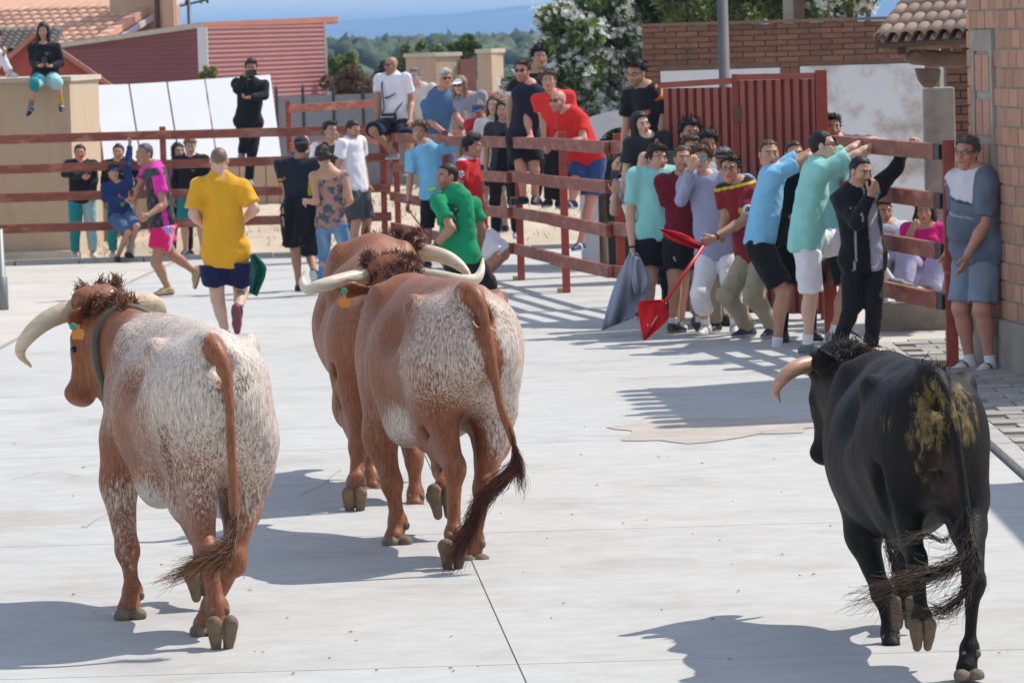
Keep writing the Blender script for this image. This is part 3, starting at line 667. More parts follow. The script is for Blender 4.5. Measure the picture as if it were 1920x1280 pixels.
def tiled(parent, org, w, u, nw, nu, sp, ex, m, r, L, name="roof_tile", keep=None, both=True):
    """org = lower corner; w = along the eave, u = up the slope"""
    w, u = nrm(w), nrm(u); n = nrm(np.cross(w, u)); me = tile_geo(L, r); me.materials.append(m); po_ = np.array(parent_world(parent)); cnt = 0
    if n[2] < 0: n = -n
    for j in range(nu):
        for i in range(nw):
            for h_ in ((0, 1) if both else (0,)):
                p = np.array(org) + w * (i + .5 * h_) * sp + u * j * ex + n * (.02 if h_ == 0 else -.012)
                if keep and not keep(p): continue
                if cnt >= 300: return
                o = bpy.data.objects.new(name, me); COL.objects.link(o); o.parent = parent
                X = w if h_ == 0 else -w; Z = n if h_ == 0 else -n
                j1 = RNG.uniform(-.02, .02, 3); U = nrm(u + n * (-.10 if h_ == 0 else .02) + w * j1[0])
                Mx = Matrix(((X[0], U[0], Z[0], p[0] - po_[0]), (X[1], U[1], Z[1], p[1] - po_[1]), (X[2], U[2], Z[2], p[2] - po_[2]), (0, 0, 0, 1)))
                o.matrix_local = Mx; cnt += 1
e0, e1 = pp(1640, 78, 36.6), pp(1836, 66, 36.2)
wv = nrm(e1 - e0); uv = nrm(np.array((.25, 1, .42)) - wv * (np.array((.25, 1, .42)) @ wv))
tiled(po, e0 + np.array((.05, 0, .02)), wv, uv, 9, 5, .115, .22, M_tile2, .062, .30)
q = [e0 - uv * .02, e1 + wv * .25 - uv * .02, e1 + wv * .25 + uv * 1.2, e0 + uv * 1.2]; nn = np.cross(wv, uv)
MB().hexa([p - nn * .06 for p in q] + [p - nn * .028 for p in q]).build("roof_deck", M_wood, po)
MB().bar(pp(1652, 88, 36.75), pp(1845, 80, 36.4), .10, .075).build("eave_beam", mat("pale_wood", (.32, .22, .14), rough=.8, var=.3, vscale=7, bump=.3), po)
for i, px in enumerate((1690, 1730, 1772, 1812)): MB().bar(pp(px, 95, 36.6), pp(px + 6, 88, 37.8), .07, .07).build("rafter", M_wood, po)
mb = MB(); P_ = [(1697, 112), (1712, 92), (1790, 97), (1830, 100), (1830, 122), (1790, 128), (1748, 124), (1712, 122)]; mb.quadmesh([pp(x, y, 36.75) for x, y in P_] + [pp(x, y, 36.75) + (0, .24, 0) for x, y in P_], [tuple(range(8))[::-1], tuple(range(8, 16))] + [(i, (i + 1) % 8, (i + 1) % 8 + 8, i + 8) for i in range(8)]); mb.build("bracket", mat("bracket_wood", (.20, .135, .095), rough=.85, var=.35, vscale=6, bump=.4), po, bevel=.02)
mb = MB(); P_ = [(1718, 128), (1765, 130), (1762, 150), (1750, 166), (1735, 165), (1724, 150)]; mb.quadmesh([pp(x, y, 36.78) for x, y in P_] + [pp(x, y, 36.78) + (0, .2, 0) for x, y in P_], [tuple(range(6))[::-1], tuple(range(6, 12))] + [(i, (i + 1) % 6, (i + 1) % 6 + 6, i + 6) for i in range(6)]); mb.build("corbel", MATS["bracket_wood"], po, bevel=.015)
a, b = pp(1733, 165, 38.3), pp(1790, 165, 38.3); MB().box((a[0], 38.3, G(38) - .1), (b[0], 38.5, a[2])).build("stone_post", M_stone, po, bevel=.02)
a, b = pp(1775, 100, 39), pp(1900, 100, 39); MB().box((a[0], 39.03, G(38) - .1), (b[0] + 1, 39.3, a[2] + .35)).build("back_wall", M_mortar2, po)
z = G(38) + .02; row = 0
while z < a[2]:
    for k in range(4):
        t = a[0] + k * .25 - (.125 if row % 2 else 0)
        if t < a[0] - .13: continue
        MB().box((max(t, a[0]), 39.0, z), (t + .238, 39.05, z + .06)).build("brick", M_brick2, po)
    z += .073; row += 1
# poles
def pole(name, label, cat, px, Y, r, py_top, m, extra=None, base_off=0):
    p = at(px, 100, Y); o = empty(name, (p[0], Y, G(Y) - .1)); tag(o, label, cat); zt_ = 6.0 if py_top is None else at(px, py_top, Y)[2]
    MB().tube([(p[0], Y, G(Y) - .1), (p[0], Y, G(Y) + .35), (p[0], Y, G(Y) + .36), (p[0], Y, zt_)], [r * 1.35, r * 1.35, r, r * .8], 16).build("pole_shaft", m, o, smooth=True); return o, p
pole("street_lamp_post", "tall grey round post behind the left leaf of the red gate", "post", 1357, 43.0, .060, None, mat("weathered_pole", (.10, .10, .105), rough=.7, var=.2, vscale=4))
o, p = pole("concrete_pillar", "dark square pillar behind the brick wall among the leaves", "pillar", 1490, 51.0, .02, None, M_dark)
MB().box((p[0] - .12, 50.9, G(50)), (p[0] + .0, 51.1, 6)).build("pillar_side", M_stone, o); MB().box((p[0] + .002, 50.88, G(50)), (p[0] + .12, 51.12, 6)).build("pillar_shaft", M_wood, o)
o, p = pole("utility_pole", "thin utility pole rising behind the red shed roof", "pole", 357, 100, .05, None, M_dark)
q = at(357, 10, 100); MB().bar(q + (-.42, 0, -.05), q + (.42, 0, .12), .05, .05).build("crossarm", M_dark, o); MB().tube([q + (-.32, 0, -.02), q + (-.32, 0, .10), q + (-.32, 0, .22)], [.09, .11, .05], 10).build("transformer", M_dark, o)
for dx in (-.1, .25, .4): MB().tube([q + (dx, 0, .03), q + (dx, 0, .12)], [.03, .03], 8).build("insulator", M_dark, o)
o, p = pole("sign_pole", "grey metal pole base at the left edge beside the kerb", "pole", -15, 45.5, .055, 430, M_pole)

# ================================================================== left: beige wall, boards, sheds, tiled house
bw = empty("beige_wall", (-7, 63, G(63))); tag(bw, "tall beige rendered wall end the girl with the phone sits on", "wall")
a = at(-260, 150, 63); b = at(130, 150, 63); c = at(184, 143, 66.2); WT = b[2] - .02
prism([np.array(a[:2]), np.array(b[:2]), np.array(c[:2]), np.array((a[0], c[1]))], G(63) - .3, WT).build("wall", M_beige, bw)
prism([np.array(a[:2]) - (0, .05), np.array(b[:2]) + (.03, -.05), np.array(c[:2]) + (.05, -.02), np.array((a[0], c[1]))], WT, WT + .07).build("coping", M_cap, bw)
mb = MB().box((a[0], 62.8, G(63) - .2), (b[0] + .1, 62.98, float(G(63)) + .06)).build("footing", M_cap, bw)
lw = empty("low_wall", (-5, 66.6, G(66))); tag(lw, "low beige plank faced wall under the leaning white boards", "wall")
a = at(176, 310, 66.6); b = at(548, 300, 66.6); n_pl = 15
for i in range(n_pl):
    xx0 = a[0] + (b[0] - a[0]) * i / n_pl; xx1 = a[0] + (b[0] - a[0]) * (i + 1) / n_pl - .012
    MB().box((xx0, 66.6 + RNG.uniform(0, .012), G(66) - .3), (xx1, 66.75, b[2] - .01 + RNG.uniform(-.008, .008))).build("plank", M_beige, lw)
MB().box((a[0], 66.76, G(66) - .3), (b[0], 66.95, b[2] - .03)).build("wall_core", M_cap, lw)
tops = [(178, 160), (242, 158), (313, 154), (384, 149), (508, 140)]; bots = [(196, 300), (268, 297), (340, 294), (410, 291), (531, 285)]
for i in range(4):
    g_ = 1.5
    P4 = [at(bots[i][0] + g_, bots[i][1] + 26, 66.98), at(bots[i + 1][0] - g_, bots[i + 1][1] + 26, 66.98), at(tops[i + 1][0] - g_, tops[i + 1][1], 68.6), at(tops[i][0] + g_, tops[i][1], 68.6)]
    nn = nrm(np.cross(P4[1] - P4[0], P4[3] - P4[0])); o = MB().hexa([p for p in P4] + [p - nn * .03 for p in P4]).build("white_board", M_wht)
    tag(o, ["leftmost white board leaning beside the beige wall end", "second white board from the beige wall end", "third white board, between two narrow ones and the widest", "widest white board, behind the cameraman on the fence"][i], "board", "white boards leaning in a row")
gf = empty("metal_fence", (-4, 78, G(78))); tag(gf, "grey sheet metal fence with spiked posts beside the red shed", "fence")
for i, (pa, pb) in enumerate(((518, 568), (568, 625), (625, 680), (680, 735), (735, 790))):
    a = at(pa, 182 - i * 2, 78); b = at(pb, 180 - i * 2, 78); MB().box((a[0] + .03, 78, G(78) + .1), (b[0] - .03, 78.04, a[2])).build("panel", M_grey, gf)
    MB().box((a[0] - .025, 77.98, G(78)), (a[0] + .025, 78.06, a[2] + .08)).build("post", M_dark, gf); MB().tube([(a[0], 78.02, a[2] + .08), (a[0], 78.02, a[2] + .12), (a[0], 78.02, a[2] + .22)], [.02, .035, .004], 8).build("finial", M_dark, gf)
for i, (pa, pb, pt_, Y, dy, lab) in enumerate(((758, 864, 104, 76.5, .5, "wide beige wall block with pale cap behind the men on the fence"), (892, 945, 96, 75.5, .55, "narrow beige gate pillar with flat cap left of the oleander"))):
    a = at(pa, pt_, Y); b = at(pb, pt_, Y); xm = a[0] + (b[0] - a[0]) * .55
    o = empty("beige_pillar", ((a[0] + b[0]) / 2, Y, G(Y))); tag(o, lab, "pillar", "beige pillars")
    prism([np.array((a[0] + .02, Y + .12)), np.array((xm, Y)), np.array((b[0] - .02, Y + dy)), np.array((xm + .1, Y + dy + .5))], G(Y) - .2, a[2] - .04).build("pillar_body", M_beige, o)
    prism([np.array((a[0] - .02, Y + .10)), np.array((xm, Y - .04)), np.array((b[0] + .02, Y + dy)), np.array((xm + .1, Y + dy + .55))], a[2] - .04, a[2] + .03).build("cap", M_cap, o)
a = at(862, 112, 76.8); b = at(892, 112, 76.8); pw = MB().box((a[0], 76.9, G(76) - .2), (b[0], 77.1, a[2])).build("pink_wall", mat("pink_render", (.36, .17, .14), rough=.9, var=.15)); tag(pw, "dull pink wall stub between the two beige pillars", "wall")
# red sheet shed
sh = empty("metal_shed", (-6, 82, G(82))); tag(sh, "maroon ribbed metal shed with white corner post and flat pink roof edge", "shed")
K = at(379, 45, 80); Rr_ = at(608, 36, 84.5); Ll = at(60, 92, 88.0); z0 = float(G(82)) - .2
def ribbed(p, q, zt0, zt1, pitch, depth, name, parent, m):
    p, q = np.array(p[:2]), np.array(q[:2]); d = nrm(q - p); n = np.array((d[1], -d[0])); n = -n if n[1] > 0 else n
    z = z0 + 1.2; V = []; rows = []
    top = max(zt0, zt1)
    while z < top:
        rows += [(z, 0), (z + pitch * .30, 0), (z + pitch * .5, depth), (z + pitch * .8, depth)]; z += pitch
    for (zz, o_) in rows:
        pa = p + n * o_; qa = q + n * o_; V += [(pa[0], pa[1], min(zz, zt0)), (qa[0], qa[1], min(zz, zt1))]
    return MB().quadmesh(V, [(2 * i, 2 * i + 1, 2 * i + 3, 2 * i + 2) for i in range(len(rows) - 1)]).build(name, m, parent)
ribbed(K, Rr_, K[2] - .05, Rr_[2] - .05, .088, .028, "ribbed_wall", sh, M_shed_lit); ribbed(K, Ll, K[2] - .05, Ll[2] - .03, .088, .028, "ribbed_wall", sh, M_shed)
MB().box((K[0] - .09, K[1] - .10, z0), (K[0] + .09, K[1] + .04, K[2] - .06)).build("corner_post", M_whtm, sh); MB().box((Rr_[0] - .03, Rr_[1] - .05, z0), (Rr_[0] + .03, Rr_[1] + .03, Rr_[2] - .05)).build("corner_trim", M_whtm, sh)
dR = nrm(Rr_ - K); K2 = K + (0, -.05, .03); R2 = Rr_ + dR * .55 + (.02, -.03, .04); L2 = Ll + (0, -.06, .04); B2 = at(330, 40, 92)
mb = MB(); P3 = [L2, K2, R2, np.array((R2[0] - .4, 95, R2[2] + .02)), np.array((L2[0] + 1, 95, L2[2] + .1))]; mb.quadmesh(P3 + [p - (0, 0, .11) for p in P3], [(0, 1, 2, 3, 4), (9, 8, 7, 6, 5)] + [(i, (i + 1) % 5, (i + 1) % 5 + 5, i + 5)[::-1] for i in range(5)]); mb.build("roof", M_shedfas, sh)
MB().bar(L2 - (0, .02, .055), K2 - (0, .02, .055), .03, .09).build("fascia", M_cap, sh)
# small red gable in front of the house
gb = empty("red_gable", (-9, 72, G(72))); tag(gb, "small red gabled hut front behind the girl with the phone", "hut")
A_, Lg, Rg = at(68, 66, 72), at(-20, 140, 72), at(212, 163, 72)
mb = MB(); mb.quadmesh([Lg, Rg, A_] + [p + np.array((0, .6, 0)) for p in (Lg, Rg, A_)], [(0, 1, 2), (3, 5, 4), (0, 3, 4, 1)]); mb.build("gable_wall", mat("gable_red", (.33, .065, .035), rough=.7, var=.15), gb)
MB().box((Lg[0], 72.01, G(72)), (Rg[0], 72.6, min(Lg[2], Rg[2]))).build("hut_wall", MATS["gable_red"], gb)
MB().bar(Lg - (.05, .06, .05), A_ + (0, -.06, .02), .16, .075).build("barge_board", M_shedfas, gb); MB().bar(A_ + (0, -.063, .02), Rg + (.05, -.063, -.05), .16, .075).build("barge_board", M_shedfas, gb)
# house with the orange roof
ho = empty("tiled_house", (-9, 92, G(90))); tag(ho, "house with orange clay tile roof and pale verge at the top left", "house")
vb = at(168, 90, 88); uu = nrm(np.array((1.4, 3.3, 1.02))); ww = np.array((-.92, .39, 0))
tiled(ho, vb + ww * .12, ww, uu, 17, 9, .235, .34, M_tile, .125, .42, both=False)
nn = nrm(np.cross(uu, ww)); nn = nn if nn[2] > 0 else -nn; q = [vb, vb + ww * 4.6, vb + ww * 4.6 + uu * 4.2, vb + uu * 4.2]
MB().hexa([p - nn * .10 for p in q] + [p - nn * .0 for p in q]).build("roof_deck", M_tile, ho)
for j in range(11): p = vb + uu * (j * .33 - .02); MB().hexa([p - ww * .14 - nn * .03, p + ww * .08 - nn * .03, p + ww * .08 + uu * .345 - nn * .03, p - ww * .14 + uu * .345 - nn * .03, p - ww * .14 + nn * .15, p + ww * .08 + nn * .15, p + ww * .08 + uu * .345 + nn * .12, p - ww * .14 + uu * .345 + nn * .12]).build("verge_tile", M_tile, ho, bevel=.02)
MB().bar(vb - ww * .18 - nn * .10, vb - ww * .18 - nn * .10 + uu * 4.2, .05, .12, up=nn).build("verge_board", M_whtm, ho)
MB().hexa([vb + (.05, .6, -3.3), vb + uu * 4.2 + (.02, .2, -4.4), vb + uu * 4.2 + (-.3, .2, -4.4), vb + (-.25, .6, -3.3), vb + (.05, .6, -.22), vb + uu * 4.2 + (.02, .2, -.22), vb + uu * 4.2 + (-.3, .2, -.22), vb + (-.25, .6, -.22)]).build("gable_wall", M_beige, ho)
p = at(297, 20, 90); MB().tube([p + (0, -.3, -3), p + (0, -.3, 1.5)], [.06, .06], 10).build("downpipe", M_wood, ho)
a, b = at(308, 20, 90), at(329, 20, 90); MB().box((a[0], 89.6, z0), (b[0], 89.9, a[2] + 1.5)).build("pillar", M_beige, ho); a = at(206, 20, 90.2); MB().box((a[0], 90.2, z0), (b[0], 90.4, b[2] + 1.5)).build("side_wall", M_beige, ho)
sr = empty("slate_roof", (-9.5, 78, G(78))); tag(sr, "low roof of grey slates at the left edge below the orange tiles", "roof")
so = at(-60, 100, 78); tiled(sr, so, np.array((1, 0, 0)), nrm(np.array((.1, 1, .38))), 12, 6, .13, .17, M_tile3, .08, .26, "slate", both=False)
e = so + np.array((1.55, 0, 0)); MB().hexa([so - (0, 0, .04), e - (0, 0, .04), e + (.1, 1.05, .36), so + (.1, 1.05, .36), so - (0, 0, .0), e - (0, 0, .0), e + (.1, 1.05, .40), so + (.1, 1.05, .40)]).build("roof_deck", M_tile3, sr)
MB().box((so[0], 78.1, G(78)), (e[0], 79, so[2] - .02)).build("wall", M_beige, sr)
# ================================================================== cattle
def coat_material(name, dark, light, noise=(16, 16, 5), rough=.5, dirt=(.10, .07, .035), pink=(.42, .22, .17), lo=.0, hi=.22, spec=.35, hairb=.35):
    m = bpy.data.materials.new(name); m.use_nodes = True; nt = m.node_tree; N = nt.nodes; L = nt.links; b = N["Principled BSDF"]
    a = N.new("ShaderNodeAttribute"); a.attribute_name = "Col"; sp = N.new("ShaderNodeSeparateColor"); L.new(a.outputs["Color"], sp.inputs[0])
    tc = N.new("ShaderNodeTexCoord"); mp = N.new("ShaderNodeMapping"); mp.inputs["Scale"].default_value = noise; L.new(tc.outputs["Object"], mp.inputs["Vector"])
    n1 = N.new("ShaderNodeTexNoise"); n1.inputs["Scale"].default_value = 2.1; n1.inputs["Detail"].default_value = 5; n1.inputs["Roughness"].default_value = .68; n1.inputs["Distortion"].default_value = .6
    L.new(mp.outputs[0], n1.inputs["Vector"])
    n2 = N.new("ShaderNodeTexNoise"); n2.inputs["Scale"].default_value = 3.2; n2.inputs["Detail"].default_value = 4; L.new(tc.outputs["Object"], n2.inputs["Vector"])
    ad = N.new("ShaderNodeMath"); ad.operation = 'MULTIPLY_ADD'; ad.inputs[1].default_value = .55; L.new(n2.outputs[0], ad.inputs[0]); L.new(sp.outputs["Red"], ad.inputs[2])
    su = N.new("ShaderNodeMath"); su.operation = 'SUBTRACT'; L.new(ad.outputs[0], su.inputs[0]); 
    n1m = N.new("ShaderNodeMath"); n1m.operation = 'MULTIPLY_ADD'; n1m.inputs[1].default_value = 2.9; n1m.inputs[2].default_value = -.67; L.new(n1.outputs[0], n1m.inputs[0]); L.new(n1m.outputs[0], su.inputs[1])
    mr = N.new("ShaderNodeMapRange"); mr.interpolation_type = 'SMOOTHSTEP'; mr.inputs["From Min"].default_value = lo; mr.inputs["From Max"].default_value = hi; L.new(su.outputs[0], mr.inputs["Value"])
    # streaky brown, hair by hair
    mp2 = N.new("ShaderNodeMapping"); mp2.inputs["Scale"].default_value = (90, 90, 14); L.new(tc.outputs["Object"], mp2.inputs["Vector"])
    n3 = N.new("ShaderNodeTexNoise"); n3.inputs["Scale"].default_value = 1.0; n3.inputs["Detail"].default_value = 3; L.new(mp2.outputs[0], n3.inputs["Vector"])
    hv = N.new("ShaderNodeMapRange"); hv.inputs["From Min"].default_value = .3; hv.inputs["From Max"].default_value = .7; hv.inputs["To Min"].default_value = .68; hv.inputs["To Max"].default_value = 1.3; L.new(n3.outputs[0], hv.inputs["Value"])
    m1 = N.new("ShaderNodeMix"); m1.data_type = 'RGBA'; m1.inputs["A"].default_value = (*dark, 1); m1.inputs["B"].default_value = (*light, 1); L.new(mr.outputs[0], m1.inputs["Factor"])
    m2 = N.new("ShaderNodeMix"); m2.data_type = 'RGBA'; m2.inputs["B"].default_value = (*dirt, 1)
    # dirt edge broken by noise
    d1 = N.new("ShaderNodeMath"); d1.operation = 'MULTIPLY_ADD'; d1.inputs[1].default_value = 2.2; d1.inputs[2].default_value = -1.1; L.new(n1.outputs[0], d1.inputs[0])
    d2 = N.new("ShaderNodeMath"); d2.operation = 'ADD'; L.new(d1.outputs[0], d2.inputs[0]); L.new(sp.outputs["Green"], d2.inputs[1])
    d3 = N.new("ShaderNodeMapRange"); d3.interpolation_type = 'SMOOTHSTEP'; d3.inputs["From Min"].default_value = .36; d3.inputs["From Max"].default_value = .80; L.new(d2.outputs[0], d3.inputs["Value"])
    L.new(m1.outputs["Result"], m2.inputs["A"]); L.new(d3.outputs[0], m2.inputs["Factor"])
    m3 = N.new("ShaderNodeMix"); m3.data_type = 'RGBA'; m3.inputs["B"].default_value = (*pink, 1); L.new(m2.outputs["Result"], m3.inputs["A"]); L.new(sp.outputs["Blue"], m3.inputs["Factor"])
    sc = N.new("ShaderNodeVectorMath"); sc.operation = 'SCALE'; L.new(m3.outputs["Result"], sc.inputs[0]); L.new(hv.outputs[0], sc.inputs["Scale"])
    L.new(sc.outputs[0], b.inputs["Base Color"]); b.inputs["Roughness"].default_value = rough; b.inputs["Specular IOR Level"].default_value = spec
    b.inputs["Sheen Weight"].default_value = 0.0
    bp = N.new("ShaderNodeBump"); bp.inputs["Strength"].default_value = hairb; bp.inputs["Distance"].default_value = .006
    L.new(n3.outputs[0], bp.inputs["Height"]); L.new(bp.outputs[0], b.inputs["Normal"])
    return m
COAT_ROAN = coat_material("coat_roan", (.235, .080, .030), (.56, .49, .425), noise=(54, 54, 15), lo=-.20, hi=.58)
COAT_BLACK = coat_material("coat_black", (.0085, .0066, .0060), (.085, .036, .02), rough=.58, dirt=(.16, .11, .04), pink=(.055, .032, .028), spec=.17, hairb=.8)
M_horn = mat("horn", attr=True, rough=.38, var=.16, vscale=9, bump=.25, bscale=14, stretch=(1, 1, 3), color2=(.30, .17, .09), c2scale=7, c2lo=.52, c2hi=.75)
M_hoof = mat("hoof", (.15, .11, .075), rough=.75, var=.35, vscale=22, bump=.5, bscale=60)
M_sole = mat("hoof_dry", (.175, .118, .070), rough=.9, var=.3, vscale=30, bump=.6, bscale=70)
M_hair = mat("hair_strands", attr=True, rough=.55, var=.25, vscale=12, spec=.3)
M_tag = mat("tag_plastic", (.75, .26, .02), rough=.4, var=.05)
M_tagg = mat("button_plastic", (.06, .30, .20), rough=.4, var=.05)
M_collar = mat("collar_leather", (.10, .08, .062), rough=.65, var=.3, vscale=12, bump=.3)
M_eye = mat("eye_wet", (.01, .006, .005), rough=.1, var=0)

def strands(name, curves, parent, mtl=None, n=3):
    """curves: list of (points, r0, r1, colour)"""
    V, Fq, Cc = [], [], []; o = 0
    for P, r0, r1, col in curves:
        P = np.asarray(P, float); k = len(P); T = np.gradient(P, axis=0); T /= np.linalg.norm(T, axis=1)[:, None] + 1e-9
        ref = np.array((.31, .2, .93)); U = np.cross(T, ref); U /= np.linalg.norm(U, axis=1)[:, None] + 1e-9; Wv = np.cross(T, U)
        rr = np.linspace(r0, r1, k)[:, None]
        for j in range(n):
            a = 2 * math.pi * j / n; V.append(P + (U * math.cos(a) + Wv * math.sin(a)) * rr)
        ii = np.arange(k - 1)
        for j in range(n):
            j2 = (j + 1) % n; Fq.append(np.stack((o + j * k + ii, o + j2 * k + ii, o + j2 * k + ii + 1, o + j * k + ii + 1), 1))
        Cc.append(np.tile(np.array(col), (k * n, 1))); o += k * n
    V = np.concatenate(V); pw = np.array(parent_world(parent))
    me = mesh_np(name, V - pw, np.concatenate(Fq), True, np.concatenate(Cc))
    return link(name, me, mtl or M_hair, parent)

def tuft(path, n, spread, length, r0, cols, seed, wave=.03, gather=.0, start=(0, .75), droop=0.0, fall=0.0):
    """hairs that leave a path and follow on along it"""
    g = np.random.default_rng(seed); path = catmull(path, 8); L = len(path); out = []
    for i in range(n):
        a = int(g.uniform(*start) * (L - 1)); ln = int(g.uniform(.3, 1.0) * length * L) + 4; pts = []
        off = g.normal(size=3) * spread; ph = g.uniform(0, 6.28); fr = g.uniform(1.5, 3.2)
        for j in range(0, ln, 2):
            k = min(a + j, L - 1); extra = max(a + j - (L - 1), 0); t = j / ln
            tg = nrm(path[-1] - path[-4])
            p = path[k] + tg * extra * .012 + off * (t ** 1.15) * (1 - gather * t) + np.array((math.sin(ph + t * fr * 3), math.cos(ph * 1.7 + t * fr * 2.4), math.sin(ph * .6 + t * fr * 2))) * wave * t
            p = p - np.array((0, 0, droop * t * t + fall * extra * .01)); pts.append(p)
        c = np.array(cols[g.integers(len(cols))]) * g.uniform(.75, 1.25)
        out.append((pts, r0 * g.uniform(.7, 1.3), r0 * .25, c))
    return out

def hoof(o, fet, hf, toe, sole, size=1.0, dew=None, mtl=M_hoof, low=False):
    """two claws under the pastern; toe = direction the toes point, sole = outward direction of the sole"""
    toe, sole = nrm(toe), nrm(sole); toe = nrm(toe - sole * (toe @ sole)); lat = np.cross(toe, sole); s = size; c = np.asarray(hf, float)
    Fd = Field(c - .15 * s, c + .15 * s, .0085)
    for q in (-1, 1):
        a = c + lat * q * .036 * s - sole * .004 * s - toe * .050 * s; b = c + lat * q * .027 * s + toe * .062 * s + sole * .006 * s
        if low: Fd.seg(a + sole * .012, b + sole * .008, .040 * s, .026 * s, k=0.0, flat=(sole, .85)); continue
        Fd.seg(a, b, .041 * s, .026 * s, k=0.0, flat=(lat, .86)); Fd.seg(a - sole * .045 * s + toe * .02 * s, (a + b) / 2, .036 * s, .032 * s, k=.012, flat=(lat, .86))
    Fd.seg(c - toe * .09 * s + sole * .03, c + toe * .1 * s + sole * .03, .006 * s, k=.01, op='sub')
    Fd.plane(c + sole * .030 * s, sole)
    V, Q = Fd.surf(); pw = np.array(parent_world(o))
    link("hoof", mesh_np("hoof", V - pw, Q), mtl, o)
    if dew is not None:
        f = np.asarray(fet, float)
        for q in (-1, 1):
            D = Field(f - .1, f + .1, .008); D.ell(f + lat * q * .030 * s + nrm(dew) * .040 * s - np.array((0, 0, .018)), (.019 * s, .021 * s, .023 * s)); V, Q = D.surf()
            link("dewclaw", mesh_np("dewclaw", V - pw, Q), mtl, o)

def make_ox(name, S, label, cat, material, group=None):
    A = lambda t: at(*t)
    P, Wt = A(S['croup']), A(S['withers'])            # points on the top line
    e = Wt - P; e[2] = 0; bl = np.linalg.norm(e); e = e / bl; lat = np.array((e[1], -e[0], 0.0)); up = np.array((0, 0, 1.0)); k = S.get('k', 1.0); wd = S.get('wide', 1.0)
    base = np.array(((P + Wt)[0] / 2, (P + Wt)[1] / 2, 0)); base[2] = G(base[1])
    pts = [P, Wt, A(S['poll']), A(S['muzzle'])] + [A(j) for L in S['legs'] for j in L[:5]] + [A(t) for t in S['tail']]
    pts = np.array(pts); lo, hi = pts.min(0) - .45, pts.max(0) + .42
    F = Field(lo, hi, S.get('h', .0135))
    def tl(f, dz, dx=0.0): return P + (Wt - P) * f + up * dz * k + lat * dx * k * wd     # along the top line
    def body(a, b, r0, r1, fl, kk=.12): F.seg(a, b, r0 * k, r1 * k, k=kk * k, flat=(lat, fl * wd))
    body(tl(-.02, -.30), tl(.28, -.34), .275, .335, .92)
    body(tl(.28, -.36), tl(.62, -.40), .345, .385, .95)
    body(tl(.62, -.40), tl(1.0, -.42), .385, .36, .82)
    body(tl(1.0, -.42), tl(1.2, -.46), .34, .26, .80)
    F.seg(tl(-.05, -.055), tl(1.0, -.07), .055 * k, .075 * k, k=.16 * k)                 # spine ridge
    for s in (-1, 1):
        F.ell(tl(.22, -.085, s * .235), (.062 * k, .085 * k, .075 * k), k=.05 * k)              # hooks
        F.ell(tl(-.10, -.14, s * .105), (.055 * k, .06 * k, .06 * k), k=.08 * k)             # pins
        F.ell(tl(.06, -.30, s * .15), (.15 * k * wd, .23 * k, .25 * k), np.array((lat, e, up)), k=.10 * k)   # rump muscle
        F.ell(tl(.98, -.30, s * .19), (.10 * k * wd, .16 * k, .30 * k), np.array((lat, e, up)), k=.10 * k)   # shoulder blade
    F.seg(tl(-.14, -.16), tl(-.16, -.48), (.022) * k, .014 * k, k=.12 * k, op='sub', flat=(lat, .8))           # cleft under the tail
    for s in (-1, 1): F.ell(tl(.36, -.20, s * .37), (.12 * k, .13 * k, .11 * k), k=.11 * k, op='sub')         # hollow of the flank
    # legs: hip/shoulder, stifle/elbow, hock/knee, fetlock, hoof centre
    J = []
    for i, L in enumerate(S['legs']):
        a, b, c, d, h = [A(q) for q in L[:5]]; J.append((a, b, c, d, h)); q = k * S.get('leg', 1.0)
        if i < 2:                                                                       # hind
            F.seg(a, b, .185 * q, .125 * q, k=.10 * k, flat=(lat, .74)); F.seg((a + b) / 2 - e * .10 * q, c - e * .01 * q, .13 * q, .040 * q, k=.07 * k, flat=(lat, .8))
            F.seg(b, c, .115 * q, .052 * q, k=.06 * k, flat=(lat, .78)); F.ell(c - e * .02, (.050 * q, .062 * q, .070 * q), np.array((lat, e, up)), k=.04)
            F.seg(c, d, .047 * q, .040 * q, k=.035, flat=(lat, .88))
        else:
            F.seg(a, b, .165 * q, .110 * q, k=.10 * k, flat=(lat, .72)); F.seg(b, c, .100 * q, .056 * q, k=.06 * k, flat=(lat, .85))
            F.ell(c, (.057 * q, .058 * q, .070 * q), np.array((lat, e, up)), k=.035); F.seg(c, d, .045 * q, .040 * q, k=.03, flat=(lat, .9))
        F.ell(d, (.049 * q, .053 * q, .052 * q), np.array((lat, e, up)), k=.03); (F.seg(d, h + (0, 0, .004), .044 * q, .056 * q, k=.03, flat=(e, .9)) if L[5] == 'flat' else F.seg(d, d + (h - d) * .75, .044 * q, .038 * q, k=.03))
    if S.get('belly'): 
        b = A(S['belly']); F.ell(b + up * .05, (.10 * k, .20 * k, .11 * k), np.array((lat, e, up)), k=.12)
    # neck and head
    poll, muz = A(S['poll']), A(S['muzzle']); nb = tl(1.02, -.30); nt = tl(1.0, -.12)
    F.seg(nb, poll - up * .16 * k, .27 * k, .155 * k, k=.12 * k, flat=(lat, .72)); F.seg(nt, poll - up * .09, .13 * k, .10 * k, k=.12 * k)
    F.seg(tl(1.12, -.55), (poll + muz) / 2 - up * .08, .16 * k, .09 * k, k=.12 * k, flat=(lat, .5))
    hd = nrm(muz - poll); hl = nrm(A(S['hornR'][0]) - A(S['hornL'][0])); hl = nrm(hl - hd * (hl @ hd)); hn = np.cross(hl, hd); hax = np.array((hl, hd, hn)); HL = np.linalg.norm(muz - poll)
    if hn @ up < 0 and abs(hd[2]) < .8: hn = -hn
    F.seg(poll, poll + hd * HL * .45, .115 * k, .105 * k, k=.05 * k, flat=(hl, 1.0)); F.seg(poll + hd * HL * .40, muz - hd * .05, .092 * k, .058 * k, k=.05 * k)
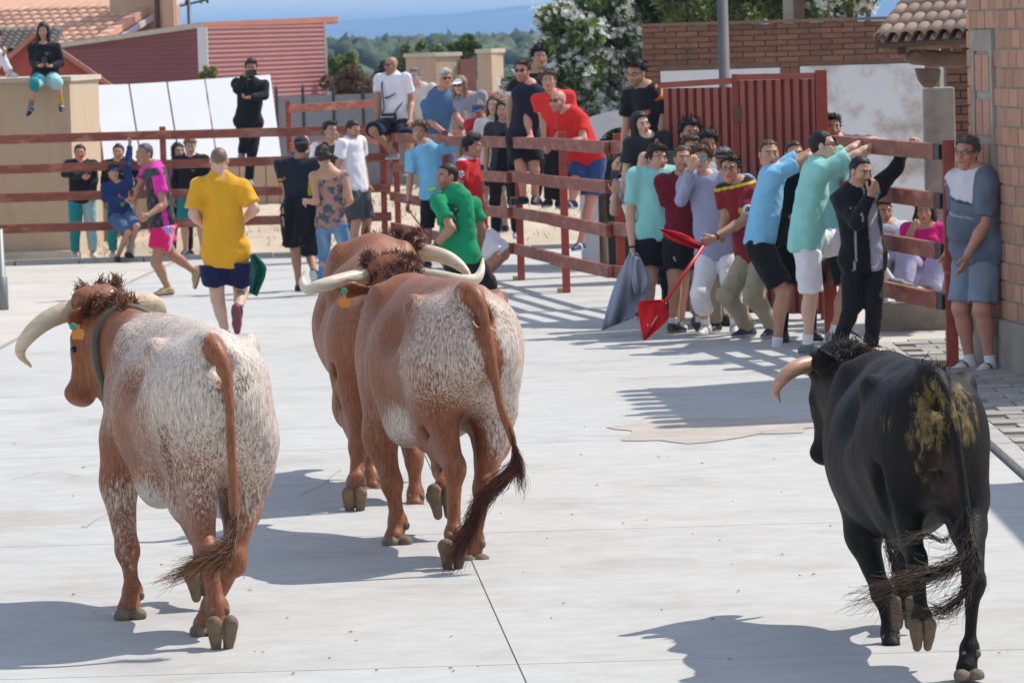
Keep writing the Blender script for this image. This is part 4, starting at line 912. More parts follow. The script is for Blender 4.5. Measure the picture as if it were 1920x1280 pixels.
    F.ell(muz - hd * .035, (.082 * k, .062 * k, .072 * k), hax, k=.03); F.seg(poll - hl * .10, poll + hl * .10, .075 * k, k=.05 * k)
    back = S.get('jaw', np.array((0, 0, 0))) ; F.seg(poll + hd * HL * .3 + np.array(back) * .09 * k, muz - hd * .12 + np.array(back) * .04 * k, .085 * k, .055 * k, k=.06 * k, flat=(hl, .8))
    for s in (-1, 1): F.ell(poll + hd * HL * .36 + hl * s * .095 * k, (.03, .04, .035), hax, k=.04)
    ears = []
    for ea, eb in S['ears']:
        a, b = A(ea), A(eb); d = nrm(b - a); n_ = nrm(np.cross(d, (0.2, .9, .3))); L = np.linalg.norm(b - a)
        F.seg(a, a + d * L * .55, .030, .058, k=.02, flat=(nrm(np.cross(d, n_)), .34)); F.seg(a + d * L * .55, b, .056, .012, k=.02, flat=(nrm(np.cross(d, n_)), .34)); ears.append((a, b, nrm(np.cross(d, n_))))
    F.seg(tl(-.02, -.06), tl(-.10, -.24), .070 * k, .045 * k, k=.08 * k)
    T = catmull([A(t) for t in S['tail']], 4); ks = len(T) - 1
    for i in range(ks):
        f0, f1 = i / ks, (i + 1) / ks; r = lambda f: (.050 - .024 * min(f * 2.6, 1) - .010 * f) * k
        F.seg(T[i], T[i + 1], r(f0), r(f1), k=.02 if i > 1 else .05)
    F.noise(.005, 1.3, S.get('seed', 1)); F.noise(.0016, 5, S.get('seed', 1) + 1, aniso=(1, 1, .5))
    for s in (-1, 1): F.seg(tl(-.02, -.42, s * .245), tl(.10, -.72, s * .20), .012 * k, .012 * k, k=.07 * k, op='sub'); F.seg(tl(.70, -.25, s * .40), tl(.72, -.62, s * .36), .015 * k, k=.09 * k, op='sub')
    V, Q = F.surf()
    # coat: red = white hair, green = dirt, blue = bare skin
    col = np.zeros((len(V), 3), np.float32); col[:, 0] = S.get('white0', -1.0)
    for c, r, w in S.get('blobs', ()):
        c = A(c); d = np.linalg.norm((V - c) / np.array(r if hasattr(r, '__len__') else (r,) * 3), axis=1)
        f = np.clip(1.35 - d, 0, 1) ; f = f * f * (3 - 2 * f); col[:, 0] = col[:, 0] * (1 - f) + w * f
    for c, r, ch, w in S.get('spots', ()):
        c = A(c); d = np.linalg.norm((V - c) / np.array(r if hasattr(r, '__len__') else (r,) * 3), axis=1)
        f = np.clip(1.4 - d, 0, 1); f = f * f * (3 - 2 * f); col[:, ch] = np.maximum(col[:, ch], w * f)
    o = link(name, mesh_np(name, V - base, Q, True, col), material, None, base); tag(o, label, cat, group)
    # hooves
    for i, (L, (a, b, c, d, h)) in enumerate(zip(S['legs'], J)):
        mode = L[5] if len(L) > 5 else 'flat'; q = k * S.get('leg', 1.0) * 1.08
        if mode == 'flat': hoof(o, d, h - (0, 0, .012), e, (0, 0, -1), q * .98, -e, M_hoof, True)
        elif mode == 'push': hoof(o, d, h, nrm(e * .35 + np.array((0, 0, -1))), nrm(-e + np.array((0, 0, -.35))), q * .95, nrm(-e + up * .3), M_sole)
        else: hoof(o, d, h, nrm(e * .1 + np.array((0, 0, -1.0))), nrm(-e + np.array((0, 0, .15))), q, nrm(-e), M_sole)
    # horns
    for key in ('hornL', 'hornR'):
        pts = catmull([A(t) for t in S[key]], 14); nn = len(pts); r0 = S.get('hornr', .052)
        f = np.linspace(0, 1, nn); rad = r0 * (1 - f ** 2.2 * .88) * (1 + .035 * np.sin(f * 75 + np.sin(f * 20)) * np.clip(1 - f * 1.9, 0, 1)); mb = MB().tube(pts, list(rad), 16)
        c0, c1 = np.array(S.get('horncol', ((.50, .40, .27), (.62, .56, .44)))); cc = np.repeat(c0 + (c1 - c0) * np.clip(f * 1.6, 0, 1)[:, None], 16, 0)
        if S.get('horntip'): ft = np.clip((f - .9) / .08, 0, 1)[:, None]; cc = np.repeat((c0 + (c1 - c0) * np.clip(f * 1.6, 0, 1)[:, None]) * (1 - ft) + np.array(S['horntip']) * ft, 16, 0)
        me = mb.mesh("horn", True, base); a_ = me.color_attributes.new("Col", 'FLOAT_COLOR', 'POINT')
        a_.data.foreach_set("color", np.c_[cc, np.ones(len(cc))].astype(np.float32).ravel()); link("horn", me, M_horn, o)
    if S.get('eye'):
        for ev in S['eye']:
            D = Field(A(ev) - .06, A(ev) + .06, .006); D.ell(A(ev) + (.012, 0, 0), (.019, .021, .017)); v, q = D.surf(); link("eye", mesh_np("eye", v - base, q), M_eye, o)
    # collar: a strap round the neck
    if S.get('collar'):
        pa, pb = A(S['collar'][0]), A(S['collar'][1]); c = (pa + pb) / 2; v = (pa - pb) / 2; wv = lat * S['collar'][2]; ring = []
        N = 40; ndir = nrm(np.cross(v, wv)); 
        def fval(p):
            q = (p - F.lo) / F.h; i0 = np.floor(q).astype(int); t = q - i0; i0 = np.clip(i0, 0, F.n - 2); val = 0.0
            for dx in (0, 1):
                for dy in (0, 1):
                    for dz in (0, 1): val += F.F[i0[0] + dx, i0[1] + dy, i0[2] + dz] * (t[0] if dx else 1 - t[0]) * (t[1] if dy else 1 - t[1]) * (t[2] if dz else 1 - t[2])
            return val
        def ray(p, d):
            r_ = .02
            while r_ < .5 and fval(p + d * r_) < 0: r_ += .006
            return r_
        for i in range(N):
            t = 2 * math.pi * i / N; d = nrm(nrm(v) * math.cos(t) + nrm(wv) * math.sin(t)); ring.append(c + d * (min(ray(c + ndir * .03, d), ray(c - ndir * .03, d), ray(c, d)) + .004))
        rr_ = [np.linalg.norm(q - c) for q in ring]; rr_ = [min(max(sum(rr_[(i + a_) % N] for a_ in (-2, -1, 0, 1, 2)) / 5, .05), .36) for i in range(N)]; ring = [c + nrm(ring[i] - c) * (rr_[i] + .014) for i in range(N)]
        mb = MB(); hw = .036
        Vv = []
        for i in range(N):
            out_ = nrm(ring[i] - c)
            for dn, dr in ((-hw, -.035), (hw, -.035), (hw, .009), (-hw, .009)): Vv.append(ring[i] + ndir * dn + out_ * dr)
        mb.quadmesh(Vv, [(i * 4 + a, i * 4 + (a + 1) % 4, ((i + 1) % N) * 4 + (a + 1) % 4, ((i + 1) % N) * 4 + a) for i in range(N) for a in range(4)])
        link("collar", mb.mesh("collar", True, base), M_collar, o)
    # ear tags
    for et in S.get('tags', ()):
        c = A(et[0]); sx = .034; mb = MB(); r_ = cright; u_ = cup; n_ = -fw
        shp = [(-.8, .3), (-.25, .45), (-.2, 1.0), (.2, 1.0), (.25, .45), (.8, .3), (1.0, -.3), (.7, -1.0), (-.7, -1.0), (-1.0, -.3)]
        V2 = [c + r_ * x * sx + u_ * y * sx * 1.1 for x, y in shp]; V2 += [p - n_ * .004 for p in V2]; m_ = len(shp)
        mb.quadmesh(V2, [tuple(range(m_))[::-1], tuple(range(m_, 2 * m_))] + [(i, (i + 1) % m_, (i + 1) % m_ + m_, i + m_) for i in range(m_)])
        tg = link("ear_tag", mb.mesh("ear_tag", False, base), M_tag, o)
        c2 = A(et[1]); mb = MB(); mb.tube([c2 - n_ * .002, c2 + n_ * .008], [.019, .017], 14); link("tag_button", mb.mesh("tag_button", False, base), M_tagg, o)
    # hair on the poll and along the neck crest
    hc = S['hair']
    g = np.random.default_rng(S.get('seed', 1) + 50); cur = []
    for (a, b, n, ln, sp, dv) in S.get('crest', ()):
        a, b = A(a), A(b)
        nc_ = max(n // 4, 10); cf = g.permutation((np.arange(nc_) + .5) / nc_); co_ = g.normal(size=(nc_, 3)) * sp; cd_ = np.array(dv) + g.normal(size=(nc_, 3)) * .42
        for i in range(n * 8):
            q_ = g.integers(nc_); f = np.clip(cf[q_] + g.normal() * .025, 0, 1); p = a + (b - a) * f + co_[q_] * 1.25 + g.normal(size=3) * .014; d = nrm(cd_[q_] + g.normal(size=3) * .2); d2 = nrm(d + (0, -.2, -.55)); l_ = ln * g.uniform(.3, .72)
            cur.append(([p - d * .01, p + d * l_ * .4, p + d * l_ * .65 + d2 * l_ * .15, p + d * l_ * .68 + d2 * l_ * .36], .0023, .0006, np.array(hc[g.integers(len(hc))]) * g.uniform(.7, 1.3)))
    if cur: strands("forelock", cur, o)
    tc_ = []
    for t in S['tuft']: tc_ += tuft([A(q) for q in t['path']], int(t['n'] * 2.6), t['spread'] * .62, t['len'], t.get('r', .0035) * .58, t['cols'], S.get('seed', 1) + 9, t.get('wave', .03) * .75, t.get('gather', 0), t.get('start', (0, .7)), t.get('droop', 0), t.get('fall', 0))
    strands("tail_tuft", tc_, o)
    return o

BR = [(.16, .06, .03), (.22, .09, .045), (.11, .042, .022)]; BRL = BR + [(.36, .22, .13), (.30, .16, .09)]; BRD = [(.10, .03, .018), (.14, .045, .025), (.07, .022, .014)]
ox_left = make_ox("speckled_ox", dict(seed=3, croup=(398, 630, 19.5), withers=(300, 605, 20.75), poll=(193, 574, 21.38), muzzle=(146, 752, 21.36), wide=.91, k=1.0,
    legs=[[(372, 830, 19.5), (352, 930, 19.72), (388, 1040, 19.25), (408, 1140, 19.2), (417, 1190, 19.12), 'push'],
          [(468, 830, 19.55), (452, 945, 19.85), (440, 1050, 19.5), (398, 1135, 19.66), (383, 1172, 19.62), 'flat'],
          [(232, 830, 20.55), (222, 905, 20.5), (238, 1032, 20.36), (248, 1108, 20.34), (240, 1143, 20.24), 'flat'],
          [(330, 830, 20.7), (335, 915, 20.75), (372, 1000, 20.85), (380, 1058, 20.55), (377, 1092, 20.45), 'lift']],
    belly=(300, 930, 20.1), tail=[(385, 640, 19.34), (402, 655, 19.24), (421, 690, 19.19), (429, 740, 19.14), (432, 800, 19.11), (434, 860, 19.1), (438, 930, 19.08), (440, 965, 19.06)],
    hornL=[(178, 575, 21.40), (140, 580, 21.36), (92, 598, 21.3), (55, 628, 21.28), (38, 660, 21.32), (58, 687, 21.42)], hornR=[(222, 572, 21.46), (255, 566, 21.62), (285, 568, 21.8), (302, 582, 21.95), (304, 606, 22.1)],
    horncol=((.42, .31, .19), (.60, .50, .36)), hornr=.056,
    ears=[((165, 592, 21.3), (125, 596, 21.2))], tags=[((146, 622, 21.12), (137, 612, 21.1))], eye=[(134, 655, 21.3)], jaw=(.9, -.2, -.1),
    collar=((229, 588, 21.12), (194, 752, 21.05), .20),
    white0=.42, blobs=[((400, 700, 19.5), (.50, .9, .46), .98), ((300, 640, 20.2), (.4, .7, .24), .85), ((270, 625, 20.75), (.14, .4, .10), .85), ((300, 960, 20.1), (.4, .55, .16), 1.1), ((270, 790, 20.0), (.25, .5, .28), .55), ((480, 760, 19.6), (.2, .7, .36), .95), ((235, 760, 20.55), (.15, .35, .25), .42), ((355, 880, 19.6), (.2, .5, .2), .62), ((462, 880, 19.7), (.16, .5, .2), .75),
        ((252, 790, 20.2), (.09, .4, .24), .05), ((222, 850, 20.6), (.13, .30, .16), .05), ((236, 985, 20.38), (.12, .3, .15), .50), ((375, 985, 19.5), (.13, .5, .10), .25), ((400, 1100, 19.3), (.25, .8, .22), -.6), ((240, 1125, 20.3), (.2, .4, .12), -.3), ((350, 1060, 20.4), (.2, .4, .2), -.2),
        ((215, 660, 21.1), (.20, .4, .28), .02), ((150, 680, 21.35), (.22, .3, .35), -.7), ((421, 690, 19.19), (.055, .09, .13), -.8), ((428, 740, 19.14), (.055, .09, .13), -.7), ((404, 655, 19.24), (.06, .12, .08), -.6), ((432, 810, 19.11), (.055, .08, .2), -.6), ((436, 900, 19.08), (.06, .09, .25), -.6)],
    spots=[((412, 730, 19.35), (.10, .2, .10), 1, .55), ((455, 720, 19.35), (.06, .2, .09), 1, .62), ((144, 770, 21.34), (.07, .14, .06), 2, .55)],
    hair=BR, crest=[((155, 570, 21.4), (232, 572, 21.4), 420, .085, .028, (0, -.1, .8)), ((200, 575, 21.3), (230, 590, 21.1), 160, .07, .03, (0, -.3, .6)), ((165, 584, 21.27), (226, 584, 21.24), 260, .07, .022, (0, -.5, .7))],
    tuft=[dict(path=[(438, 930, 19.06), (441, 975, 19.04), (432, 1010, 19.0), (410, 1030, 18.98), (385, 1045, 18.98), (364, 1058, 18.98)], n=260, spread=.035, len=.75, cols=BRL, start=(0, .7), wave=.03),
          dict(path=[(440, 950, 19.04), (440, 1000, 19.02), (425, 1040, 19.0), (408, 1062, 19.0)], n=90, spread=.03, len=.7, cols=BRL)]),
    "white and chestnut speckled ox at the left, long horns, head turned left", "ox", COAT_ROAN, "oxen running up the street")

ox_mid = make_ox("speckled_ox", dict(seed=5, croup=(880, 545, 22.05), withers=(765, 530, 23.25), poll=(745, 512, 23.95), muzzle=(690, 660, 24.2), wide=.91, k=1.04,
    legs=[[(815, 710, 22.05), (806, 800, 22.3), (852, 876, 21.85), (851, 1000, 21.75), (850, 1042, 21.7), 'push'],
          [(915, 720, 22.1), (922, 820, 22.35), (906, 915, 22.0), (888, 1012, 22.15), (884, 1042, 22.12), 'flat'],
          [(722, 720, 23.05), (712, 815, 23.0), (735, 905, 22.92), (746, 978, 22.9), (740, 1008, 22.84), 'flat'],
          [(820, 730, 23.1), (822, 815, 23.2), (830, 880, 23.3), (832, 915, 23.05), (829, 940, 22.95), 'lift']],
    belly=(765, 815, 22.6), tail=[(872, 548, 21.92), (890, 556, 21.84), (905, 590, 21.79), (916, 640, 21.76), (926, 700, 21.73), (938, 760, 21.7), (955, 805, 21.68), (964, 835, 21.66)],
    hornL=[(708, 512, 23.98), (685, 517, 23.92), (645, 525, 23.8), (604, 535, 23.72), (577, 542, 23.72), (567, 528, 23.76), (572, 508, 23.8)],
    hornR=[(765, 512, 24.0), (790, 517, 23.92), (830, 522, 23.8), (866, 527, 23.74), (893, 522, 23.76), (903, 505, 23.8), (905, 484, 23.85)], hornr=.047,
    horncol=((.50, .39, .25), (.66, .58, .45)), horntip=(.42, .34, .25),
    ears=[((690, 545, 23.7), (628, 542, 23.55))], tags=[((646, 564, 23.5), (645, 546, 23.5))], jaw=(0, -.3, -.3),
    collar=((720, 530, 23.55), (684, 640, 23.5), .20),
    white0=.02, blobs=[((870, 650, 22.0), (.44, .40, .36), .92), ((820, 600, 22.1), (.25, .35, .17), .70), ((950, 690, 22.1), (.22, .5, .38), .98), ((790, 690, 22.1), (.18, .3, .28), .62), ((700, 640, 23.0), (.14, .4, .2), .38), ((765, 790, 22.6), (.3, .45, .15), .90), ((730, 760, 22.9), (.12, .4, .16), .5), ((700, 740, 22.9), (.15, .4, .2), .22), ((930, 800, 22.15), (.14, .3, .22), .78),
        ((725, 660, 22.8), (.16, .45, .28), -.22), ((755, 600, 22.6), (.2, .5, .12), -.4), ((720, 800, 23.0), (.13, .2, .13), .22), ((850, 830, 22.0), (.16, .5, .13), -.55), ((860, 960, 21.9), (.22, .7, .26), -.8), ((740, 960, 22.9), (.18, .4, .14), -.7), ((905, 960, 22.0), (.12, .4, .16), -.7),
        ((890, 556, 21.85), (.06, .12, .06), -.9), ((907, 600, 21.79), (.055, .1, .16), -.9), ((930, 720, 21.72), (.06, .1, .3), -.9), ((955, 800, 21.68), (.07, .1, .2), -.9)],
    hair=BRD, crest=[((700, 505, 23.95), (775, 505, 23.95), 460, .085, .03, (0, -.1, .8)), ((735, 515, 23.8), (760, 530, 23.3), 250, .05, .03, (0, -.5, .5))],
    tuft=[dict(path=[(955, 800, 21.66), (966, 845, 21.64), (962, 875, 21.62), (935, 905, 21.6), (905, 935, 21.58), (882, 985, 21.57), (870, 1010, 21.56)], n=340, spread=.045, len=.7, cols=BRD, start=(0, .7), wave=.03, r=.004),
          dict(path=[(960, 820, 21.64), (974, 860, 21.62), (976, 890, 21.62)], n=70, spread=.03, len=.8, cols=BRD)]),
    "front ox of the pair, speckled white rump, horns spread wide, dark brown tail tuft", "ox", COAT_ROAN, "oxen running up the street")

ox_back = make_ox("chestnut_ox", dict(seed=8, croup=(712, 540, 24.85), withers=(697, 452, 26.25), poll=(748, 478, 26.75), muzzle=(765, 600, 27.05), wide=1.02, k=1.03,
    legs=[[(665, 660, 24.9), (655, 760, 25.1), (672, 835, 24.65), (668, 905, 24.5), (665, 942, 24.42), 'push'],
          [(755, 660, 24.9), (770, 780, 25.1), (776, 860, 24.8), (779, 925, 24.75), (778, 948, 24.7), 'flat'],
          [(655, 650, 26.0), (665, 740, 25.9), (690, 830, 25.75), (697, 895, 25.65), (697, 915, 25.6), 'flat'],
          [(770, 650, 26.0), (775, 740, 26.1), (775, 800, 26.2), (775, 830, 26.0), (775, 845, 25.9), 'lift']],
    tail=[(712, 545, 24.7), (714, 560, 24.6), (716, 610, 24.55), (716, 700, 24.53), (716, 760, 24.52)],
    hornL=[(722, 474, 26.75), (690, 474, 26.75), (655, 482, 26.7), (634, 500, 26.65)], hornR=[(772, 474, 26.75), (800, 474, 26.7), (838, 483, 26.62), (868, 503, 26.55), (888, 530, 26.5)], hornr=.055,
    horncol=((.50, .40, .26), (.64, .56, .42)), ears=[((730, 500, 26.6), (700, 510, 26.5))],
    white0=-.30, blobs=[((650, 620, 25.0), (.12, .3, .2), .12), ((640, 640, 25.5), (.12, .3, .2), .0)], jaw=(0, -.3, -.3),
    hair=BRD, crest=[((712, 466, 26.75), (780, 466, 26.72), 420, .10, .03, (0, -.1, .8)), ((715, 460, 26.5), (735, 468, 26.7), 160, .07, .03, (0, -.3, .6))],
    tuft=[dict(path=[(716, 740, 24.5), (716, 800, 24.5), (714, 850, 24.5)], n=120, spread=.04, len=.7, cols=BRD)]),
    "plain chestnut ox running behind the front speckled ox of the pair", "ox", COAT_ROAN, "oxen running up the street")

BK = [(.012, .010, .009), (.02, .015, .013), (.008, .007, .007)]; BKB = BK + [(.09, .045, .025), (.06, .03, .018), (.13, .08, .045)]
bull = make_ox("black_bull", dict(seed=11, croup=(1740, 697, 18.0), withers=(1652, 678, 19.15), poll=(1572, 680, 19.75), muzzle=(1545, 860, 19.95), wide=.90, k=.95, leg=.86,
    legs=[[(1690, 890, 18.1), (1680, 960, 18.35), (1718, 1050, 17.95), (1728, 1158, 17.95), (1730, 1190, 17.88), 'push'],
          [(1800, 890, 17.95), (1815, 985, 18.15), (1826, 1090, 17.65), (1818, 1215, 17.6), (1813, 1254, 17.55), 'flat'],
          [(1610, 890, 19.0), (1615, 1000, 18.9), (1652, 1110, 18.72), (1668, 1185, 18.7), (1671, 1214, 18.64), 'flat'],
          [(1690, 890, 19.1), (1692, 985, 19.2), (1698, 1070, 19.3), (1697, 1115, 19.0), (1693, 1148, 18.95), 'lift']],
    belly=(1700, 965, 18.4), tail=[(1740, 704, 17.88), (1757, 712, 17.8), (1772, 738, 17.74), (1785, 790, 17.70), (1796, 850, 17.66), (1805, 910, 17.63), (1811, 960, 17.6), (1815, 1000, 17.58)],
    hornL=[(1556, 682, 19.75), (1525, 682, 19.7), (1492, 690, 19.62), (1467, 710, 19.58), (1455, 733, 19.58), (1462, 754, 19.62)], hornR=[(1598, 676, 19.8), (1630, 668, 19.9), (1665, 668, 19.95), (1695, 680, 20.0), (1710, 694, 20.05)],
    horncol=((.34, .17, .09), (.50, .28, .17)), horntip=(.45, .42, .36), hornr=.043,
    ears=[((1556, 712, 19.6), (1537, 655, 19.5))], jaw=(.3, -.3, -.2),
    white0=-.45, blobs=[((1660, 700, 18.9), (.18, .6, .12), .5), ((1700, 700, 18.3), (.12, .5, .07), .3), ((1640, 860, 18.4), (.1, .4, .2), -.1)],
    spots=[((1745, 785, 17.75), (.10, .18, .20), 1, .72), ((1742, 860, 17.8), (.10, .16, .15), 1, .45), ((1820, 785, 17.75), (.085, .2, .14), 1, .58), ((1812, 740, 17.75), (.06, .2, .07), 1, .7), ((1790, 800, 17.70), (.035, .06, .2), 1, .65), ((1670, 790, 17.9), (.06, .15, .07), 1, .40), ((1775, 900, 17.8), (.09, .15, .16), 2, .8)],
    hair=BKB[:4], crest=[((1550, 682, 19.7), (1610, 672, 19.7), 380, .07, .025, (0, -.1, .9)), ((1590, 672, 19.6), (1650, 675, 19.2), 280, .04, .022, (0, -.5, .6)), ((1735, 697, 17.95), (1758, 705, 17.82), 80, .045, .015, (0, -.3, 1))],
    tuft=[dict(path=[(1811, 950, 17.58), (1818, 1000, 17.55), (1808, 1040, 17.5), (1775, 1065, 17.45), (1735, 1080, 17.42), (1690, 1092, 17.4), (1660, 1105, 17.4)], n=130, spread=.06, len=.75, cols=BKB, start=(0, .65), wave=.04, r=.0036),
          dict(path=[(1811, 950, 17.58), (1775, 1010, 17.5), (1735, 1000, 17.45), (1700, 1010, 17.42)], n=16, spread=.04, len=.9, cols=BKB, wave=.04, r=.003),
          dict(path=[(1818, 1000, 17.55), (1832, 1050, 17.5), (1815, 1100, 17.45), (1775, 1140, 17.42), (1745, 1145, 17.4)], n=60, spread=.05, len=.85, cols=BKB, wave=.05, r=.003),
          dict(path=[(1655, 990, 18.0), (1668, 1030, 17.9), (1680, 1075, 17.8)], n=50, spread=.035, len=.9, cols=BKB[2:], wave=.03, r=.003)]),
    "black fighting bull at the right with dung stained rump", "bull", COAT_BLACK)
# ================================================================== people
M_skin = mat("skin", attr=True, rough=.52, var=.07, vscale=14, bump=.06, bscale=90, sss=.06, spec=.4)
M_cloth = mat("cloth", attr=True, rough=.88, var=.12, vscale=6, bump=.55, bscale=8, sheen=.08, spec=.2, dist=.035, stretch=(1, 1, .7))
M_hairm = mat("hair", attr=True, rough=.55, var=.45, vscale=50, bump=.7, bscale=70, stretch=(1, 1, .35), spec=.35)
M_shoe = mat("shoe_leather", attr=True, rough=.6, var=.12, vscale=20, bump=.15, bscale=60)
M_lens = mat("sunglass_lens", (.012, .012, .014), rough=.12, var=0, spec=.6)
M_lensc = mat("mirror_lens", (.03, .42, .62), rough=.18, var=.4, vscale=30, metal=.35)
M_lensb = mat("blue_lens", (.02, .06, .45), rough=.2, var=.1)
M_plast = mat("black_plastic", (.012, .012, .013), rough=.35, var=0)
M_metal = mat("watch_metal", (.35, .34, .33), rough=.3, var=0, metal=.9)
SKIN = {'a': (.56, .32, .22), 'b': (.48, .255, .165), 'c': (.39, .195, .120), 'p': (.62, .385, .285), 'r': (.54, .255, .180)}
HAIRC = {'black': (.012, .010, .009), 'dark': (.030, .019, .013), 'brown': (.080, .045, .026), 'fair': (.22, .14, .07), 'grey': (.20, .195, .19), 'white': (.52, .51, .49), 'red': (.12, .05, .025), 'lbrown': (.11, .06, .032), 'salt': (.11, .105, .10)}
BLK, WHT, NAVY = (.012, .012, .013), (.74, .73, .76), (.014, .018, .05)
def ik(a, b, l1, l2, hint):
    v = b - a; d = np.linalg.norm(v); d = min(d, (l1 + l2) * .999) if d > 1e-6 else 1e-3; u = nrm(v)
    x = (d * d + l1 * l1 - l2 * l2) / (2 * d); y = math.sqrt(max(l1 * l1 - x * x, 0)); w = np.asarray(hint, float); w = w - u * (w @ u); w = nrm(w) if np.linalg.norm(w) > 1e-5 else np.array((0, 0, -1.))
    return a + u * x + w * y
NP = [0]
def person(px, Y, top=None, H=None, face=0, head=None, look=0, tilt=0, roll_=0, base=None, j=None, build=1.0, sex='m', skin='a', hair=('short', 'dark'),
           top_=None, bottom=None, shoes=None, beard=None, wear=(), label='', foot=(0, 0), gz=None, hands=('relax', 'relax'), belly=0.0, group="people watching from the fences", lean=0.0, sock=None, extra=None, stance=.10, footyaw=(0, 0), only_upper=False):
    """px = picture column of the hips, Y = distance; j = joints pinned to picture points {name:(px,py,dy)}"""
    NP[0] += 1; seed = NP[0]; j = dict(j or {}); g_ = float(G(Y)) if gz is None else gz
    if H is None:
        zt_ = at(px, top, Y)[2]; H = zt_ - g_
    k = H / 1.75; w = build * (.93 if sex == 'f' else 1.0)
    a = R(face); f = np.array((math.sin(a), -math.cos(a), 0)); l = np.array((math.cos(a), math.sin(a), 0)); up = np.array((0, 0, 1.0))
    def pin(key):
        t = j[key]; return at(t[0], t[1], Y + (t[2] if len(t) > 2 else 0.0))
    x0 = at(px, 400, Y)[0]
    pel = pin('pel') if 'pel' in j else np.array((x0, Y, g_ + .535 * H))
    nk = pin('neck') if 'neck' in j else pel + nrm(up + f * lean) * .300 * H
    ax = nrm(nk - pel); fl = nrm(f - ax * (f @ ax)); ll = nrm(np.cross(ax, -fl)); ll = ll if ll @ l > 0 else -ll
    sw = (.112 if sex == 'm' else .100) * H * (.5 + .5 * build)
    J = {}
    for s, c in ((1, 'L'), (-1, 'R')):
        sh = pin('sh' + c) if 'sh' + c in j else nk + ll * s * sw - ax * .018 * H
        wr = pin('wr' + c) if 'wr' + c in j else None
        if 'el' + c in j: el = pin('el' + c)
        elif wr is not None: el = ik(sh, wr, .170 * H, .150 * H, ll * s * .55 - up * .7 - fl * .5)
        else: el = sh - up * .168 * H + ll * s * .030 * H - fl * .012 * H
        if wr is None: wr = el + nrm(-up * .95 + fl * .22 + ll * s * .03) * .148 * H
        if 'wr' + c in j and np.linalg.norm(wr - sh) > .32 * H: el = (sh + wr) / 2 if 'el' + c not in j else el
        hip = pin('hip' + c) if 'hip' + c in j else pel + ll * s * .052 * H - ax * .025 * H
        an = pin('an' + c) if 'an' + c in j else (np.array((hip[0], hip[1], g_ + .045 * H)) + l * s * (stance - .052) * .5 * H if 'kn' + c not in j else None)
        if 'kn' + c in j: kn = pin('kn' + c)
        else: kn = ik(hip, an, .238 * H, .236 * H, fl + l * s * .12)
        if an is None: an = kn - up * .235 * H
        J[c] = dict(sh=sh, el=el, wr=wr, hip=hip, kn=kn, an=an)
    hc = pin('head') if 'head' in j else nk + nrm(ax * .9 + up * .4) * .100 * H + fl * .022 * H
    la = R(face + look) if head is None else R(head); t_ = R(tilt)
    hf = np.array((math.sin(la) * math.cos(t_), -math.cos(la) * math.cos(t_), -math.sin(t_))); hl = np.array((math.cos(la), math.sin(la), 0)); hu = np.cross(hl, -hf); hu = hu if hu[2] > 0 else -hu
    if roll_: r_ = R(roll_); hl, hu = hl * math.cos(r_) + hu * math.sin(r_), hu * math.cos(r_) - hl * math.sin(r_)
    hs = k * (1.0 if H > 1.6 else 1.06); hp = lambda x, y, z: hc + (hl * x + hf * y + hu * z) * hs; hax = np.array((hl, hf, hu))
    base_ = np.array((pel[0], pel[1], g_ if 'anL' not in j else min(g_, min(J['L']['an'][2], J['R']['an'][2])))); base_[2] = g_
    vb = .0135 if Y < 42 else .0165
    allp = np.array([pel, nk, hc] + [v for c in J.values() for v in c.values()]); lo, hi = allp.min(0) - .24, allp.max(0) + .26
    skinc = np.array(SKIN[skin])
    # ---- body
    B = Field(lo, hi, vb)
    def torso(F, o, kk=.05, waist=1.0, cutl=()):
        mid = pel + ax * .115 * H
        F.seg(pel + ll * .062 * H * w - ax * .01, pel - ll * .062 * H * w - ax * .01, (.088 * k * w) + o, k=kk, flat=(fl, .92), cut=cutl)
        F.seg(pel + ax * .02 * H, mid, (.135 * k * w) * waist + o, (.126 * k * w) * waist + o, k=kk, flat=(fl, .72), cut=cutl)
        F.seg(mid, pel + (nk - pel) * .80, (.126 * k * w) * waist + o, (.160 * k * w) + o * .8, k=kk, flat=(fl, .66), cut=cutl)
        F.seg(J['L']['sh'] - ax * .01, J['R']['sh'] - ax * .01, .056 * k + o, k=.06, cut=cutl)
        F.seg(nk - ax * .02 * H, nk + ax * .012 * H, .085 * k + o * .6, .06 * k + o * .6, k=.06, cut=cutl)
        if belly: F.ell(pel + ax * .09 * H + fl * .07 * k, (.13 * k * w + o, .10 * k * belly + .05 + o, .15 * k + o), np.array((ll, fl, ax)), k=.07, cut=cutl)
        if sex == 'f' and Y < 90:
            for s in (-1, 1): F.ell(pel + ax * min(.205 * H, .64 * np.linalg.norm(nk - pel)) + fl * .085 * k + ll * s * .07 * k, (.062 * k + o, .06 * k + o, .065 * k + o), k=.04, cut=cutl)
    torso(B, 0)
    ncut = nk + nrm(hc - nk) * .030 * H; nn_ = nrm(hc - nk); B.seg(nk - ax * .03, hp(0, -.022, -.06), .060 * k * (.9 if sex == 'f' else 1.0), .056 * k * (.88 if sex == 'f' else 1.0), k=.03, cut=[(ncut + nn_ * .008, nn_)])
    aw = .5 + .5 * build * (.85 if sex == 'f' else 1.0)
